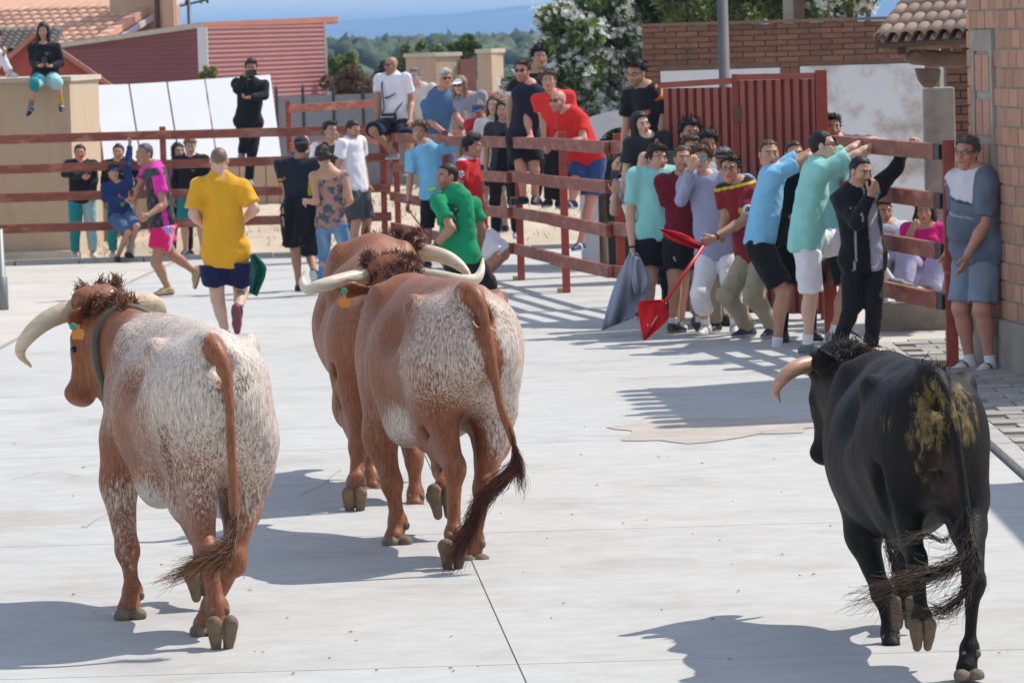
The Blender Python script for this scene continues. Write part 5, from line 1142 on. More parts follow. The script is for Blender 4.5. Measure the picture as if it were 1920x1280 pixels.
    for c in 'LR':
        q = J[c]
        B.seg(q['sh'], q['el'], .054 * k * aw, .041 * k * aw, k=.03); B.seg(q['el'], q['el'] + (q['wr'] - q['el']) * .3, .041 * k * aw, .043 * k * aw, k=.02); B.seg(q['el'] + (q['wr'] - q['el']) * .3, q['wr'], .042 * k * aw, .027 * k, k=.02)
        B.seg(q['hip'], q['kn'], .088 * k * w, .058 * k * w, k=.03); B.seg(q['kn'], q['an'], .053 * k * w, .036 * k, k=.03)
        d = nrm(q['an'] - q['kn']); bk = -fl + d * (fl @ d); B.ell(q['kn'] + (q['an'] - q['kn']) * .30 + nrm(bk) * .014 * k, (.050 * k * w, .055 * k * w, .11 * k), np.array((nrm(np.cross(d, bk)), nrm(bk), d)), k=.03)
        B.seg(q['an'], q['an'] + (q['an'] - q['kn']) * .03, .036 * k, k=.02)
    parts = [B.surf()]
    # ---- head, on a finer grid
    Hd = Field(hc - .19 * hs, hc + .19 * hs, .0058 if Y < 42 else .0068)
    fj = .94 if sex == 'f' else 1.0
    Hd.ell(hp(0, -.014, .030), (.074 * hs, .094 * hs, .086 * hs), hax, k=.0); Hd.ell(hp(0, .024, -.028), (.062 * hs * fj, .064 * hs, .086 * hs), hax, k=.02)
    Hd.ell(hp(0, .044, -.088), (.036 * hs * fj, .034 * hs, .028 * hs), hax, k=.03); Hd.seg(hp(-.05, -.005, -.06), hp(.05, -.005, -.06), .024 * hs, k=.03)
    Hd.seg(nk - ax * .03, hp(0, -.022, -.06), .060 * k * (.9 if sex == 'f' else 1), .056 * k * (.88 if sex == 'f' else 1), k=.025)
    Hd.seg(hp(-.030, .074, .030), hp(.030, .074, .030), .012 * hs, k=.02)
    for s in (-1, 1):
        Hd.ell(hp(s * .030, .090, .008), (.017 * hs, .014 * hs, .011 * hs), hax, k=.012, op='sub'); Hd.ell(hp(s * .030, .071, .008), (.0135 * hs,) * 3, hax, k=.002)
        Hd.ell(hp(s * .042, .058, -.022), (.022 * hs, .020 * hs, .022 * hs), hax, k=.02)
        Hd.ell(hp(s * .076, -.008, -.004), (.010 * hs, .022 * hs, .032 * hs), hax, k=.008)
    Hd.seg(hp(0, .083, .016), hp(0, .104, -.024), .008 * hs, .0125 * hs, k=.014); Hd.seg(hp(-.013, .092, -.028), hp(.013, .092, -.028), .0095 * hs, k=.008)
    Hd.seg(hp(-.019, .080, -.053), hp(.019, .080, -.053), .0072 * hs, k=.006); Hd.seg(hp(-.016, .079, -.065), hp(.016, .079, -.065), .0078 * hs, k=.006)
    Hd.plane(ncut - nn_ * .008, -nn_); hv, hq = Hd.surf(); parts.append((hv, hq))
    # ---- hands with five fingers
    nb_ = len(parts)
    for ci, c in enumerate('LR'):
        q = J[c]; s = 1 if c == 'L' else -1; hd_ = nrm(q['wr'] - q['el']); mode = hands[ci]
        if mode == 'none': continue
        pn = -ll * s + fl * .35                                    # palm faces the thigh
        if mode in ('rail', 'flat'): pn = -up; hd_ = nrm(hd_ * .5 + (fl if mode == 'rail' else hd_))
        if mode == 'relax': hd_ = nrm(hd_ * .6 - up * .5)
        if mode == 'phone': pn = -fl if hd_ @ up > .2 else up
        if mode == 'face': pn = -fl + up * .2
        pn = nrm(pn - hd_ * (pn @ hd_)); lt = np.cross(hd_, pn); th = lt if (lt @ fl) > -.05 else -lt
        curl = {'relax': .55, 'rail': 1.0, 'fist': 1.7, 'phone': 1.0, 'flat': .15, 'face': 1.2, 'open': .2}[mode]; m = k * (1.0 if sex == 'm' else .92) * 1.02
        Hn = Field(q['wr'] - .20 * m, q['wr'] + .20 * m, .0058 if Y < 42 else .0072); Wp = q['wr']
        Hn.seg(Wp - hd_ * .02, Wp + hd_ * .012, .026 * m, k=.0); Hn.seg(Wp + hd_ * .03 * m + th * .014 * m, Wp + hd_ * .078 * m + th * .022 * m, .024 * m, .020 * m, k=.02, flat=(pn, .62)); Hn.seg(Wp + hd_ * .03 * m - th * .014 * m, Wp + hd_ * .074 * m - th * .024 * m, .024 * m, .019 * m, k=.02, flat=(pn, .62))
        for i, (o_, L_) in enumerate(((.029, .074), (.010, .082), (-.010, .077), (-.029, .060))):
            b0 = Wp + hd_ * (.086 if 0 < i < 3 else .080) * m + th * o_ * m; c1 = curl * (.55 + .06 * i); d1 = hd_ * math.cos(c1) + pn * math.sin(c1); c2 = c1 + curl * .75; d2 = hd_ * math.cos(c2) + pn * math.sin(c2)
            Hn.seg(b0, b0 + d1 * L_ * .5 * m, .0098 * m, .0088 * m, k=.004); Hn.seg(b0 + d1 * L_ * .5 * m, b0 + d1 * L_ * .5 * m + d2 * L_ * .5 * m, .0088 * m, .0072 * m, k=.004)
        t0 = Wp + hd_ * .030 * m + th * .026 * m; td = nrm(hd_ * .7 + th * .75 + pn * .35); t1 = t0 + td * .042 * m; Hn.seg(t0, t1, .0135 * m, .0105 * m, k=.012); Hn.seg(t1, t1 + nrm(td + hd_ * .6 + pn * .3 * curl) * .034 * m, .0105 * m, .0085 * m, k=.004)
        parts.append(Hn.surf())
    V, Q = join(parts); col = np.tile(skinc, (len(V), 1)).astype(np.float32)
    # face colours: lips, eyes, brows, stubble
    i0 = len(parts[0][0]); i1 = i0 + len(hv); q3 = (hv - hc) @ hax.T / hs; x, y, z = np.abs(q3[:, 0]), q3[:, 1], q3[:, 2]; fc = col[i0:i1]
    def blend(m, c_): fc[:] = fc * (1 - m[:, None]) + np.array(c_) * m[:, None]
    sm = lambda d, e=.004: np.clip(.5 - d / e, 0, 1)
    fr = y > .03
    blend(sm(np.hypot((x - .038) / 1.0, (z + .028)) - .024, .03) * fr * .35, skinc * (1.15, .78, .72))
    if beard: blend(np.clip(sm(z + .040, .02) * sm(.01 - y, .02), 0, 1) * beard, HAIRC[hair[1]] if hair[1] in HAIRC else (.03, .02, .015))
    blend(sm(np.hypot(x / .026, (z + .059) / .0125) - 1, .4) * (y > .07), skinc * (.95, .52, .50)); blend(sm(np.hypot(x / .022, (z + .0585) / .0026) - 1, .8) * (y > .07) * .7, (.10, .03, .03))
    blend(sm(np.hypot((x - .030) / .0185, (z - .008) / .0105) - 1, .5) * fr * .45, skinc * (.5, .4, .38))
    blend(sm(np.hypot((x - .030) / .0145, (z - .008) / .0062) - 1, .4) * fr, (.55, .52, .50)); blend(sm(np.hypot(x - .030, z - .008) - .0062, .003) * fr, (.02, .012, .01))
    bc = np.array(HAIRC.get(hair[1], (.03, .02, .015))); bc = bc if hair[1] not in ('white', 'grey', 'salt') else np.array((.16, .13, .11))
    blend(sm(np.hypot((x - .031) / .021, (z - .030 + .25 * (x - .031) ** 2 * 40) / (.0052 if sex == 'f' else .0068)) - 1, .5) * fr * .85, bc)
    col[i0:i1] = fc
    if hair[0] not in ('none', 'long'):
        ln = q3[:, 2] - (.080 + .83 * (q3[:, 1] - .06)) + .006 * np.sin(q3[:, 0] * 160); m = np.clip(ln / .03, 0, 1) * {'buzz': .75, 'bald': .18}.get(hair[0], .8)
        if hair[0] == 'bald': m = m * np.clip((.055 - q3[:, 2]) / .02, 0, 1)
        col[i0:i1] = col[i0:i1] * (1 - m[:, None]) + bc * m[:, None]
    o = link("person", mesh_np("person", V - base_, Q, True, col), M_skin, None, base_); tag(o, label, "person", group)
    def child(name, F, c_, m=M_cloth, fn=None, par=None):
        v, q = F.surf()
        if not len(v): return None
        cc = np.tile(np.array(c_, np.float32), (len(v), 1))
        if fn is not None: cc = fn(v, cc).astype(np.float32)
        return link(name, mesh_np(name, v - base_, q, True, cc), m, par or o)
    # ---- hair
    hk, hcol = hair[0], HAIRC.get(hair[1], hair[1])
    if hk not in ('bald', 'buzz', 'none'):
        th_ = {'short': .013, 'thick': .022, 'curly': .028, 'long': .018, 'pony': .013, 'crop': .006, 'fringe': .013, 'cap': .006, 'thin': .006}[hk]
        Hh = Field(hc - np.array((.26, .26, .62 if hk == 'long' else .24)) * hs, hc + np.array((.26, .26, .24)) * hs, .0072 if Y < 42 else .0085)
        hl0 = .083 if hk != 'fringe' else .07
        n_ = hu - hf * (.83 if hk not in ('crop', 'short', 'thick', 'curly') else .52); p_ = hp(0, .06, hl0 + (.0 if hk not in ('crop', 'short', 'thick', 'curly') else .004))
        cut_ = [(p_, -n_)] if hk != 'fringe' else [(hp(0, .06, .045), -(hu - hf * .83))]
        if hk == 'thin': cut_ = [(hp(0, .05, .03), hu * .6 + hf), (p_, -n_)]
        Hh.ell(hp(0, -.016, .034), ((.074 + th_) * hs, (.093 + th_) * hs, (.086 + th_ * 1.15) * hs), hax, k=0, cut=cut_)
        if hk in ('crop', 'short', 'thick', 'curly', 'fringe', 'cap', 'pony'):
            t2 = min(th_ * .65, .009); Hh.ell(hp(0, -.016, .026), ((.074 + t2) * hs, (.093 + t2) * hs, (.088 + t2) * hs), hax, k=.006, cut=[(hp(0, .012, 0), hf * .9 - hu * .25), (hp(0, 0, -.014), -(hu - hf * .55))]); Hh.ell(hp(0, -.05, -.02), (.058 * hs, .050 * hs, .055 * hs), hax, k=.01, cut=[(hp(0, -.03, 0), hf), (hp(0, 0, -.030), -(hu - hf * .4))])
        if hk in ('thick', 'curly', 'fringe'): Hh.ell(hp(0, .03, .105), ((.060) * hs, (.060) * hs, (.028 if hk != 'curly' else .034) * hs), hax, k=.03)
        if hk == 'short': Hh.ell(hp(.01, .035, .102), (.055 * hs, .055 * hs, .020 * hs), hax, k=.03)
        if hk == 'long':
            L_ = hair[2] if len(hair) > 2 else .30
            dn = lambda z: hc - up * z * hs
            Hh.seg(hp(0, -.05, .03), dn(L_) - hf * .075 * hs, .085 * hs, .075 * hs, k=.04, flat=(hf, .55))
            for s in (-1, 1): Hh.seg(hp(s * .06, .02, .06), hp(s * .082, .005, -.05), .022 * hs, .030 * hs, k=.02); Hh.seg(hp(s * .082, .005, -.05), hp(s * .085, .03, -.05) - up * (L_ - .06) * hs, .030 * hs, .030 * hs, k=.02)
        if hk == 'pony':
            d_ = hair[2] if len(hair) > 2 else (-hf * .6 - up * .8); Hh.seg(hp(0, -.10, .03), hp(0, -.125, .03), .026 * hs, k=.02); Hh.seg(hp(0, -.125, .03), hp(0, -.13, .03) + np.array(d_) * .10, .030 * hs, .045 * hs, k=.02); Hh.seg(hp(0, -.13, .03) + np.array(d_) * .10, hp(0, -.13, .03) + np.array(d_) * .22, .045 * hs, .02 * hs, k=.03)
        Hh.noise({'curly': .010, 'thick': .008, 'long': .005, 'short': .006, 'fringe': .007}.get(hk, .003), 15 if hk == 'curly' else 10, seed, aniso=(1, 1, .6))
        hv_, hq_ = Hh.surf(); gg = np.random.default_rng(seed); q3_ = (hv_ - hc) @ hax.T / hs
        if hk not in ('cap',) and len(hv_):
            ns = 420 if Y < 50 else 200; up_ok = np.where(q3_[:, 2] > (.0 if hk != 'long' else -.5))[0]; ii = gg.choice(up_ok, ns); nn2 = hv_[ii] - (hc + hu * .0 * hs); nn2 = nn2 / np.linalg.norm(nn2, axis=1)[:, None]
            flow = {'pony': -hf * .9, 'long': -up * 1.4, 'fringe': hf * .8 - up * .3}.get(hk, hf * .5 + hl * .3); tg = nn2 * .55 + flow[None] * .8 + gg.normal(size=(ns, 3)) * .45; tg /= np.linalg.norm(tg, axis=1)[:, None]; sd_ = np.cross(tg, nn2); sd_ /= np.linalg.norm(sd_, axis=1)[:, None] + 1e-6
            L2 = gg.uniform(.012, .034, (ns, 1)) * (1.5 if hk in ('thick', 'curly', 'long') else (.45 if hk in ('crop', 'thin') else 1.0)) * hs; a0 = hv_[ii] - nn2 * .004
            bl_ = np.stack((a0 - sd_ * .0045, a0 + sd_ * .0045, a0 + tg * L2 + sd_ * .0012, a0 + tg * L2 - sd_ * .0012), 1).reshape(-1, 3); n0 = len(hv_)
            hv_ = np.concatenate((hv_, bl_)); hq_ = np.concatenate((hq_, n0 + np.arange(4 * ns).reshape(-1, 4)))
        hcc = np.tile(np.array(hcol, np.float32), (len(hv_), 1)) * gg.uniform(.7, 1.35, (len(hv_), 1)).astype(np.float32)
        link("hair", mesh_np("hair", hv_ - base_, hq_, True, hcc), M_hairm, o)
    if beard and beard > .8:
        Bd = Field(hc - .2, hc + .2, .0072); Bd.ell(hp(0, .042, -.080), (.052 * hs, .050 * hs, .048 * hs), hax, k=0, cut=[(hp(0, 0, -.045), hu - hf * .25), (hp(0, .015, 0), -hf)]); Bd.seg(hp(-.022, .084, -.045), hp(.022, .084, -.045), .007 * hs, k=.004); Bd.seg(hp(-.018, .085, -.063), hp(.018, .085, -.063), .010 * hs, k=0, op='sub'); Bd.noise(.003, 12, seed); child("beard", Bd, hcol, M_hairm)
    # ---- top
    def frac(a_, b_, t): return a_ + (b_ - a_) * t
    if top_:
        T = top_; c_ = T['c']; hem = T.get('hem', -.045); off = T.get('off', .012 if sex == 'm' else .009); loose = T.get('loose', 1.06)
        F = Field(lo, hi, vb); hp_ = pel + ax * hem * H; cutl = [(hp_, -ax)]
        torso(F, off, .05, loose, cutl)
        F.seg(pel + (nk - pel) * .55, hp_ - ax * .05, (.148 * k * w + off) * T.get('flare', 1.0), (.166 * k * w + off) * T.get('flare', 1.0), k=.05, flat=(fl, .74), cut=cutl)
        ncol = T.get('neck', .034); F.plane(nk + ax * ncol * H + fl * .0, nrm(ax + fl * T.get('scoop', .30)))
        F.seg(nk + ax * .026 * H + fl * .03, nk + ax * .08 * H + fl * .04, .062 * k, .066 * k, k=.008, op='sub')
        if T.get('collar'):
            F.seg(nk + ax * .008 * H, nk + ax * (.008 + T['collar']) * H, .066 * k, .068 * k, k=.015, cut=[(nk + ax * (.008 + T['collar']) * H, ax)]); F.seg(nk + ax * .012 * H, nk + ax * .2 * H, .056 * k, .058 * k, k=.004, op='sub')
        if T.get('hood'): F.ell(nk - fl * .085 * k + ax * .010 * H, (.105 * k, .05 * k, .062 * k), np.array((ll, fl, ax)), k=.03); F.seg(nk + ll * .07 * k + fl * .04 * k, nk - ll * .07 * k + fl * .04 * k, .026 * k, k=.03)
        sl = T.get('sl', 'short')
        for c in 'LR':
            q = J[c]; oo = .013 if sl != 'long' else .012
            if sl == 'none': continue
            if sl == 'short':
                t = T.get('sleeve', .62); e_ = frac(q['sh'], q['el'], t); d = nrm(q['el'] - q['sh']); F.seg(q['sh'], frac(q['sh'], q['el'], t + .25), .062 * k * aw + oo * .6, .060 * k * aw + oo * 1.6, k=.035, cut=[(e_, d)])
            else:
                t = T.get('cuff', .97); e_ = frac(q['el'], q['wr'], t); d = nrm(q['wr'] - q['el']); F.seg(q['sh'], q['el'], .060 * k * aw + oo, .050 * k * aw + oo, k=.035); F.seg(q['el'], frac(q['el'], q['wr'], 1.1), .048 * k * aw + oo, .034 * k + oo, k=.02, cut=[(e_, d)])
        wa = T.get('wr', .0095); F.noise(wa, 3.0, seed + 100, aniso=(1, 1, .8)); F.noise(wa * .5, 7.5, seed + 200, aniso=(.8, .8, 1.1))
        fn = None
        if T.get('fn'):
            tf = T['fn']
            def fn(v, cc):
                r_ = v - pel; ul, uf, ua = r_ @ ll / k, r_ @ fl / k, r_ @ ax / np.linalg.norm(nk - pel) * .525
                arm = np.minimum(*[np.linalg.norm(v - (J[c]['sh'] + np.clip(((v - J[c]['sh']) @ (J[c]['el'] - J[c]['sh'])) / ((J[c]['el'] - J[c]['sh']) @ (J[c]['el'] - J[c]['sh'])), .12, 1)[:, None] * (J[c]['el'] - J[c]['sh'])), axis=1) for c in 'LR']) < .085 * k
                sa = np.maximum(*[np.where(np.linalg.norm(v - (J[c]['sh'] + J[c]['el']) / 2, axis=1) < .25 * k, ((v - J[c]['sh']) @ nrm(J[c]['el'] - J[c]['sh'])) / np.linalg.norm(J[c]['el'] - J[c]['sh']), 0) for c in 'LR'])
                return tf(ul, uf, ua, arm, sa, cc)
        child(T.get('name', 't_shirt'), F, c_, T.get('m', M_cloth), fn)
    # ---- bottom
    if bottom:
        T = bottom; c_ = T['c']; F = Field(lo, hi, vb); wt_ = T.get('waist', .055) if not top_ else min(T.get('waist', .055), top_.get('hem', -.045) + .018); wp = pel + ax * wt_ * H; ct = [(wp, ax)]; lc_ = {c: (ct if (J[c]['kn'] - J[c]['hip']) @ ax < -.75 * np.linalg.norm(J[c]['kn'] - J[c]['hip']) else []) for c in 'LR'}
        F.seg(pel + ll * .062 * H * w - ax * .01, pel - ll * .062 * H * w - ax * .01, .093 * k * w + .012, k=.05, flat=(fl, .95), cut=ct); F.seg(pel - ax * .01, wp + ax * .05, .132 * k * w + .010, k=.05, flat=(fl, .74), cut=ct)
        kind = T.get('kind', 'shorts'); ease = T.get('ease', 1.0)
        if kind == 'skirt':
            e_ = pel - up * T.get('len', .42) * H * .5; F.seg(pel, pel - up * T.get('len', .42) * H * .6, .15 * k * w, .19 * k * w, k=.03, flat=(fl, .8), cut=[(e_, -up)])
        else:
            for ci, c in enumerate('LR'):
                q = J[c]; L_ = T.get('len', .85) if not isinstance(T.get('len', .85), tuple) else T['len'][ci]
                if L_ <= 1.0:
                    e_ = frac(q['hip'], q['kn'], L_); d = nrm(q['kn'] - q['hip']); F.seg(q['hip'], frac(q['hip'], q['kn'], L_ + .12), .098 * k * w * ease + .008, 0.083 * k * w * ease + .012, k=.008, cut=[(e_, d)] + lc_[c])
                else:
                    e_ = frac(q['kn'], q['an'], L_ - 1.0); d = nrm(q['an'] - q['kn']); F.seg(q['hip'], q['kn'], .096 * k * w * ease + .006, .066 * k * w * ease + .010, k=.02, cut=lc_[c]); F.seg(q['kn'], frac(q['kn'], q['an'], L_ - .9), .064 * k * w * ease + .010, T.get('cuffr', .050) * k * ease + .008, k=.03, cut=[(e_, d)])
                    if T.get('roll'): F.seg(frac(q['kn'], q['an'], L_ - 1.13), frac(q['kn'], q['an'], L_ - .9), .070 * k * ease, .070 * k * ease, k=.006, cut=[(e_, d), (frac(q['kn'], q['an'], L_ - 1.10), -d)])
        F.noise(.009, 3, seed + 300, aniso=(1, 1, .7)); F.noise(.0048, 7.5, seed + 400, aniso=(1, 1, .9))
        fn = None
        if T.get('fn'):
            bf_ = T['fn']
            def fn(v, cc): r_ = v - pel; return bf_(r_ @ ll / k, r_ @ fl / k, r_ @ up / k, cc)
        child(T.get('name', {'shorts': 'shorts', 'skirt': 'skirt', 'trousers': 'trousers'}[kind]), F, c_, T.get('m', M_cloth), fn)
    # ---- feet
    if shoes:
        for ci, c in enumerate('LR'):
            q = J[c]; s = 1 if c == 'L' else -1; A_ = q['an']; ya = R(face + footyaw[ci]) + (s * .18); fd = np.array((math.sin(ya), -math.cos(ya), 0)); p_ = R(foot[ci]); fd_ = fd * math.cos(p_) - up * math.sin(p_); su = up * math.cos(p_) + fd * math.sin(p_); fs = k * (1.0 if sex == 'm' else .92); lt = np.cross(fd_, su)
            S_ = Field(A_ - .27, A_ + .27, .009 if Y < 42 else .0115); sole = A_ - su * .080 * fs
            S_.seg(A_ - fd_ * .040 * fs - su * .042 * fs, A_ + fd_ * .10 * fs - su * .056 * fs, .042 * fs, .040 * fs, k=.02); S_.seg(A_ + fd_ * .10 * fs - su * .056 * fs, A_ + fd_ * .165 * fs - su * .060 * fs, .040 * fs, .030 * fs, k=.02); S_.seg(A_ - su * .03 * fs, A_ + su * (.0 if not shoes.get('boot') else .03), .046 * fs, .045 * fs, k=.03, cut=[(A_ + su * .008 * fs, su)]); S_.seg(A_ - su * .02, A_ + fd_ * .08 * fs - su * .03 * fs, .045 * fs, .036 * fs, k=.02, cut=[(A_ + su * .006 * fs, su)])
            S_.plane(sole, -su); sc_ = np.array(shoes.get('sole', (.6, .6, .6)))
            st_ = shoes.get('stripe')
            def fn(v, cc, sole=sole, su=su, A_=A_, fd_=fd_, fs=fs, st_=st_, sc_=sc_):
                h_ = (v - sole) @ su; cc[h_ < .022 * fs] = sc_
                if st_ is not None: u_ = (v - A_) @ fd_ / fs; m = (np.abs(u_ - .045 - (h_ / fs - .045) * .5) < .013) & (h_ > .022 * fs); cc[m] = st_
                if shoes.get('under') is not None: cc[h_ < .006] = shoes['under']
                return cc
            child("shoe", S_, shoes['c'], M_shoe, fn)
            if sock or shoes.get('sock') is not None:
                sk_ = sock or (shoes['sock'], .22); sc2 = sk_[0][ci] if isinstance(sk_[0], list) else sk_[0]
                K = Field(np.minimum(A_, q['kn']) - .08, np.maximum(A_, q['kn']) + .08, .010); e_ = frac(A_, q['kn'], sk_[1]); d = nrm(q['kn'] - A_); K.seg(A_ - d * .02, frac(A_, q['kn'], sk_[1] + .1), .040 * k, .046 * k, cut=[(e_, d)]); child("sock", K, sc2)
    # ---- things worn
    for W in wear:
        kind = W[0]
        if kind in ('cap', 'white_cap'):
            F = Field(hc - .26, hc + .26, .0075); fd = -1 if (len(W) > 2 and W[2] == 'back') else 1
            F.ell(hp(0, -.012, .040), (.086 * hs, .105 * hs, .092 * hs), hax, k=0, cut=[(hp(0, 0, .048), -(hu + hf * .10 * fd))]); F.ell(hp(0, .115 * fd, .046), (.066 * hs, .075 * hs, .011 * hs), hax, k=.012); child("cap", F, W[1])
        elif kind in ('shades', 'mirror', 'glasses', 'headshades'):
            z_ = .008 if kind != 'headshades' else .092; y_ = .0 if kind != 'headshades' else -.042; m_ = W[1] if len(W) > 1 else {'shades': M_lens, 'mirror': M_lensc, 'glasses': M_plast, 'headshades': M_lensb}[kind]
            F = Field(hc - .2, hc + .2, .0046); big = 1.25 if kind in ('mirror', 'headshades') else 1.0
            for s in (-1, 1):
                F.ell(hp(s * .031, .093 + y_ - .004 * big, z_), (.027 * hs * big, .009 * hs, .0165 * hs * big), hax, k=0)
                if kind == 'glasses': F.ell(hp(s * .031, .093, z_), (.023 * hs, .03 * hs, .0125 * hs), hax, k=0, op='sub')
            F.seg(hp(-.01, .096 + y_, z_ + .006), hp(.01, .096 + y_, z_ + .006), .004 * hs, k=.003)
            v, q = F.surf(); gl = link("sunglasses" if kind != 'glasses' else "glasses", mesh_np("glasses", v - base_, q), m_, o); mb = MB()
            for s in (-1, 1): mb.tube([hp(s * .056, .086 + y_, z_ + .004), hp(s * .076, .04 + y_ * .6, z_ + .006), hp(s * .080, -.012, z_ * .6 + .006)], [.0030] * 3, 6)
            link("temples", mb.mesh("temples", False, base_), M_plast, gl)
        elif kind == 'watch':
            q = J[W[1]]; d = nrm(q['wr'] - q['el']); c0 = q['wr'] - d * .030; F = Field(c0 - .06, c0 + .06, .006); F.seg(c0 - d * .009, c0 + d * .009, .034 * k, cut=[(c0 + d * .010, d), (c0 - d * .010, -d)]); child("wristband" if len(W) < 4 else W[3], F, W[2], M_shoe)
        elif kind == 'patch':            # a small flat emblem on the cloth: (side, forward, up) centre, size, colour
            _, name, c3, shp, cl_, nrmv = W; nv = nrm(ll * nrmv[0] + fl * nrmv[1] + ax * nrmv[2]); u_ = nrm(np.cross(ax, nv)); v_ = np.cross(nv, u_); ctr_ = pel + (ll * c3[0] + fl * c3[1] + ax * c3[2]) * k
            mb = MB(); P_ = [ctr_ + u_ * x_ * k + v_ * y_ * k for x_, y_ in shp]; P_ += [p - nv * .05 for p in P_]; n_ = len(shp); mb.quadmesh(P_, [tuple(range(n_)), tuple(range(n_, 2 * n_))[::-1]] + [(i, i + n_, (i + 1) % n_ + n_, (i + 1) % n_) for i in range(n_)])
            link(name, mb.mesh(name, False, base_), mat("print_%02x%02x%02x" % tuple(int(min(q_, 1) * 255) for q_ in cl_), cl_, rough=.8, var=.05), o)
    if extra: extra(o, dict(pel=pel, nk=nk, ax=ax, fl=fl, ll=ll, up=up, k=k, J=J, hc=hc, hp=hp, base=base_, child=child, lo=lo, hi=hi, vb=vb, H=H, w=w, hf=hf, hl=hl, hu=hu))
    return o, J, dict(pel=pel, nk=nk, ax=ax, fl=fl, ll=ll, k=k, hc=hc, hp=hp, base=base_)
SH_B = dict(c=BLK, sole=(.5, .5, .5)); SH_W = dict(c=(.60, .59, .60), sole=(.42, .42, .43), stripe=(.10, .10, .12)); SH_BB = dict(c=BLK, sole=BLK); SH_G = dict(c=(.28, .28, .30), sole=(.6, .6, .6))
def tee(c, **k): return dict(c=c, **k)
def jean(): return (.06, .115, .22)
# ================================================================== the crowd
TEAL, AQUA = (.02, .27, .29), (.33, .56, .58)
def two_tone(ul, uf, ua, cc): cc[ul > 0] = AQUA; cc[ul <= 0] = TEAL; return cc
def hoodlogo(o, S):            # small teal print on the chest of the black hoodies
    p = S['pel'] + S['ax'] * .20 * S['H'] + S['fl'] * .16 * S['k'] + S['ll'] * .06; mb = MB()
    for i, wd_ in enumerate((.05, .035)): 
        a = p + S['ax'] * (-.018 * i); mb.bar(a - S['ll'] * wd_ / 2, a + S['ll'] * wd_ / 2, .008, .010)
    link("chest_print", mb.mesh("chest_print", False, S['base']), mat("print_teal", (.05, .35, .36), rough=.8, var=.05), o)
HOOD = tee(BLK, sl='long', name='hoodie', hood=True, off=.02, hem=-.05)
sweat = dict(c=TEAL, kind='trousers', len=1.9, ease=1.15, fn=two_tone, name='sweatpants')
# --- left, on and by the beige wall
girl, Jg, Sg = person(85, 62.9, H=1.64, face=-5, sex='f', skin='b', hair=('long', 'black', .34), gz=float(G(63)), top_=dict(HOOD), bottom=dict(sweat, len=1.28, ease=1.2), shoes=dict(c=BLK, sole=(.6, .6, .6), stripe=(.5, .5, .5)), sock=([(.50, .33, .03), (.16, .17, .22)], .55), build=1.18,
    j=dict(pel=(85, 143, -.02), neck=(83, 87), head=(81, 58), elR=(62, 118, -.02), elL=(114, 118, -.02), wrR=(74, 124, -.26), wrL=(96, 124, -.26), knR=(66, 158, -.46), knL=(106, 156, -.46), anR=(57, 204, -.36), anL=(115, 196, -.36)), tilt=12, hands=('phone', 'phone'), foot=(25, 25), extra=hoodlogo,
    label="girl in a black hoodie sitting on the beige wall end, phone in lap")
mb = MB(); p = at(83, 116, 62.60); mb.box((p[0] - .04, p[1] - .005, p[2] - .07), (p[0] + .04, p[1] + .005, p[2] + .07)); tag(mb.build("phone", M_plast, bevel=.004), "dark phone held by the girl sitting on the beige wall", "phone")
person(-32, 63.1, H=1.65, face=40, skin='b', hair=('short', 'dark'), gz=float(G(63)), top_=tee(WHT), bottom=dict(c=(.70, .70, .74), kind='trousers', len=1.9), shoes=SH_W, wear=(('cap', NAVY),),
    j=dict(pel=(-35, 143), neck=(-22, 92), head=(-8, 70), elL=(2, 120, -.1), wrL=(8, 98, -.3), knL=(2, 105, -.2), anL=(18, 136, -.22), knR=(-40, 165, -.45), anR=(-45, 205, -.4)), hands=('fist', 'none'), label="person in white, one sneaker up on the beige wall at the picture edge")
person(155, 61.1, top=268, face=8, sex='f', skin='r', hair=('pony', 'black'), top_=dict(HOOD), bottom=dict(sweat), shoes=SH_W, build=1.12, j=dict(head=(150, 287), elR=(122, 325), wrR=(156, 332, -.3), elL=(178, 338), wrL=(172, 366, -.25)), hands=('rail', 'fist'), extra=hoodlogo, label="woman with hand at her mouth and two tone teal sweatpants behind the far red fence")
person(226, 61.0, top=267, face=0, sex='f', skin='a', hair=('pony', 'black'), top_=dict(HOOD), bottom=dict(sweat), shoes=SH_W, build=1.05, j=dict(head=(222, 286), wrL=(250, 345, -.2)), extra=hoodlogo, label="woman in a black hoodie standing directly behind the boy in the blue hoodie")
def boygraphic(o, S):
    for dx, dz, c, s in ((-.02, .17, (.75, .12, .02), .075), (.0, .115, (.05, .45, .05), .05), (.03, .13, (.55, .45, .02), .04)):
        p = S['pel'] + S['ax'] * (dz * S['H'] * .95) + S['fl'] * .165 * S['k'] + S['ll'] * dx; q = [p + S['ax'] * s * .9, p + S['ll'] * s * .5, p - S['ax'] * s * .9, p - S['ll'] * s * .5]; q2 = [x - S['fl'] * .08 for x in q]
        link("chest_print", MB().hexa(q + q2).mesh("chest_print", False, S['base']), mat("print_boy_%02d" % int(c[0] * 50), c, rough=.8, var=.05), o)
person(222, 59.7, H=1.50, face=22, skin='b', hair=('fringe', 'black'), top_=tee((.018, .035, .13), sl='long', name='hoodie', hood=True, off=.022), bottom=dict(c=jean(), len=.98, ease=1.2), shoes=SH_BB, build=.98,
    j=dict(pel=(226, 402, .05), neck=(219, 345), head=(213, 323), elL=(240, 310), wrL=(243, 272, .1), elR=(198, 372), wrR=(238, 376, -.25), knL=(256, 424, -.35), knR=(240, 436, -.38), anL=(240, 474, -.18), anR=(220, 482, -.22)), hands=('fist', 'fist'), wear=(('cap', (.012, .03, .20)), ('headshades',)), extra=boygraphic, label="boy in a blue hoodie perched on the low rail with one arm raised")
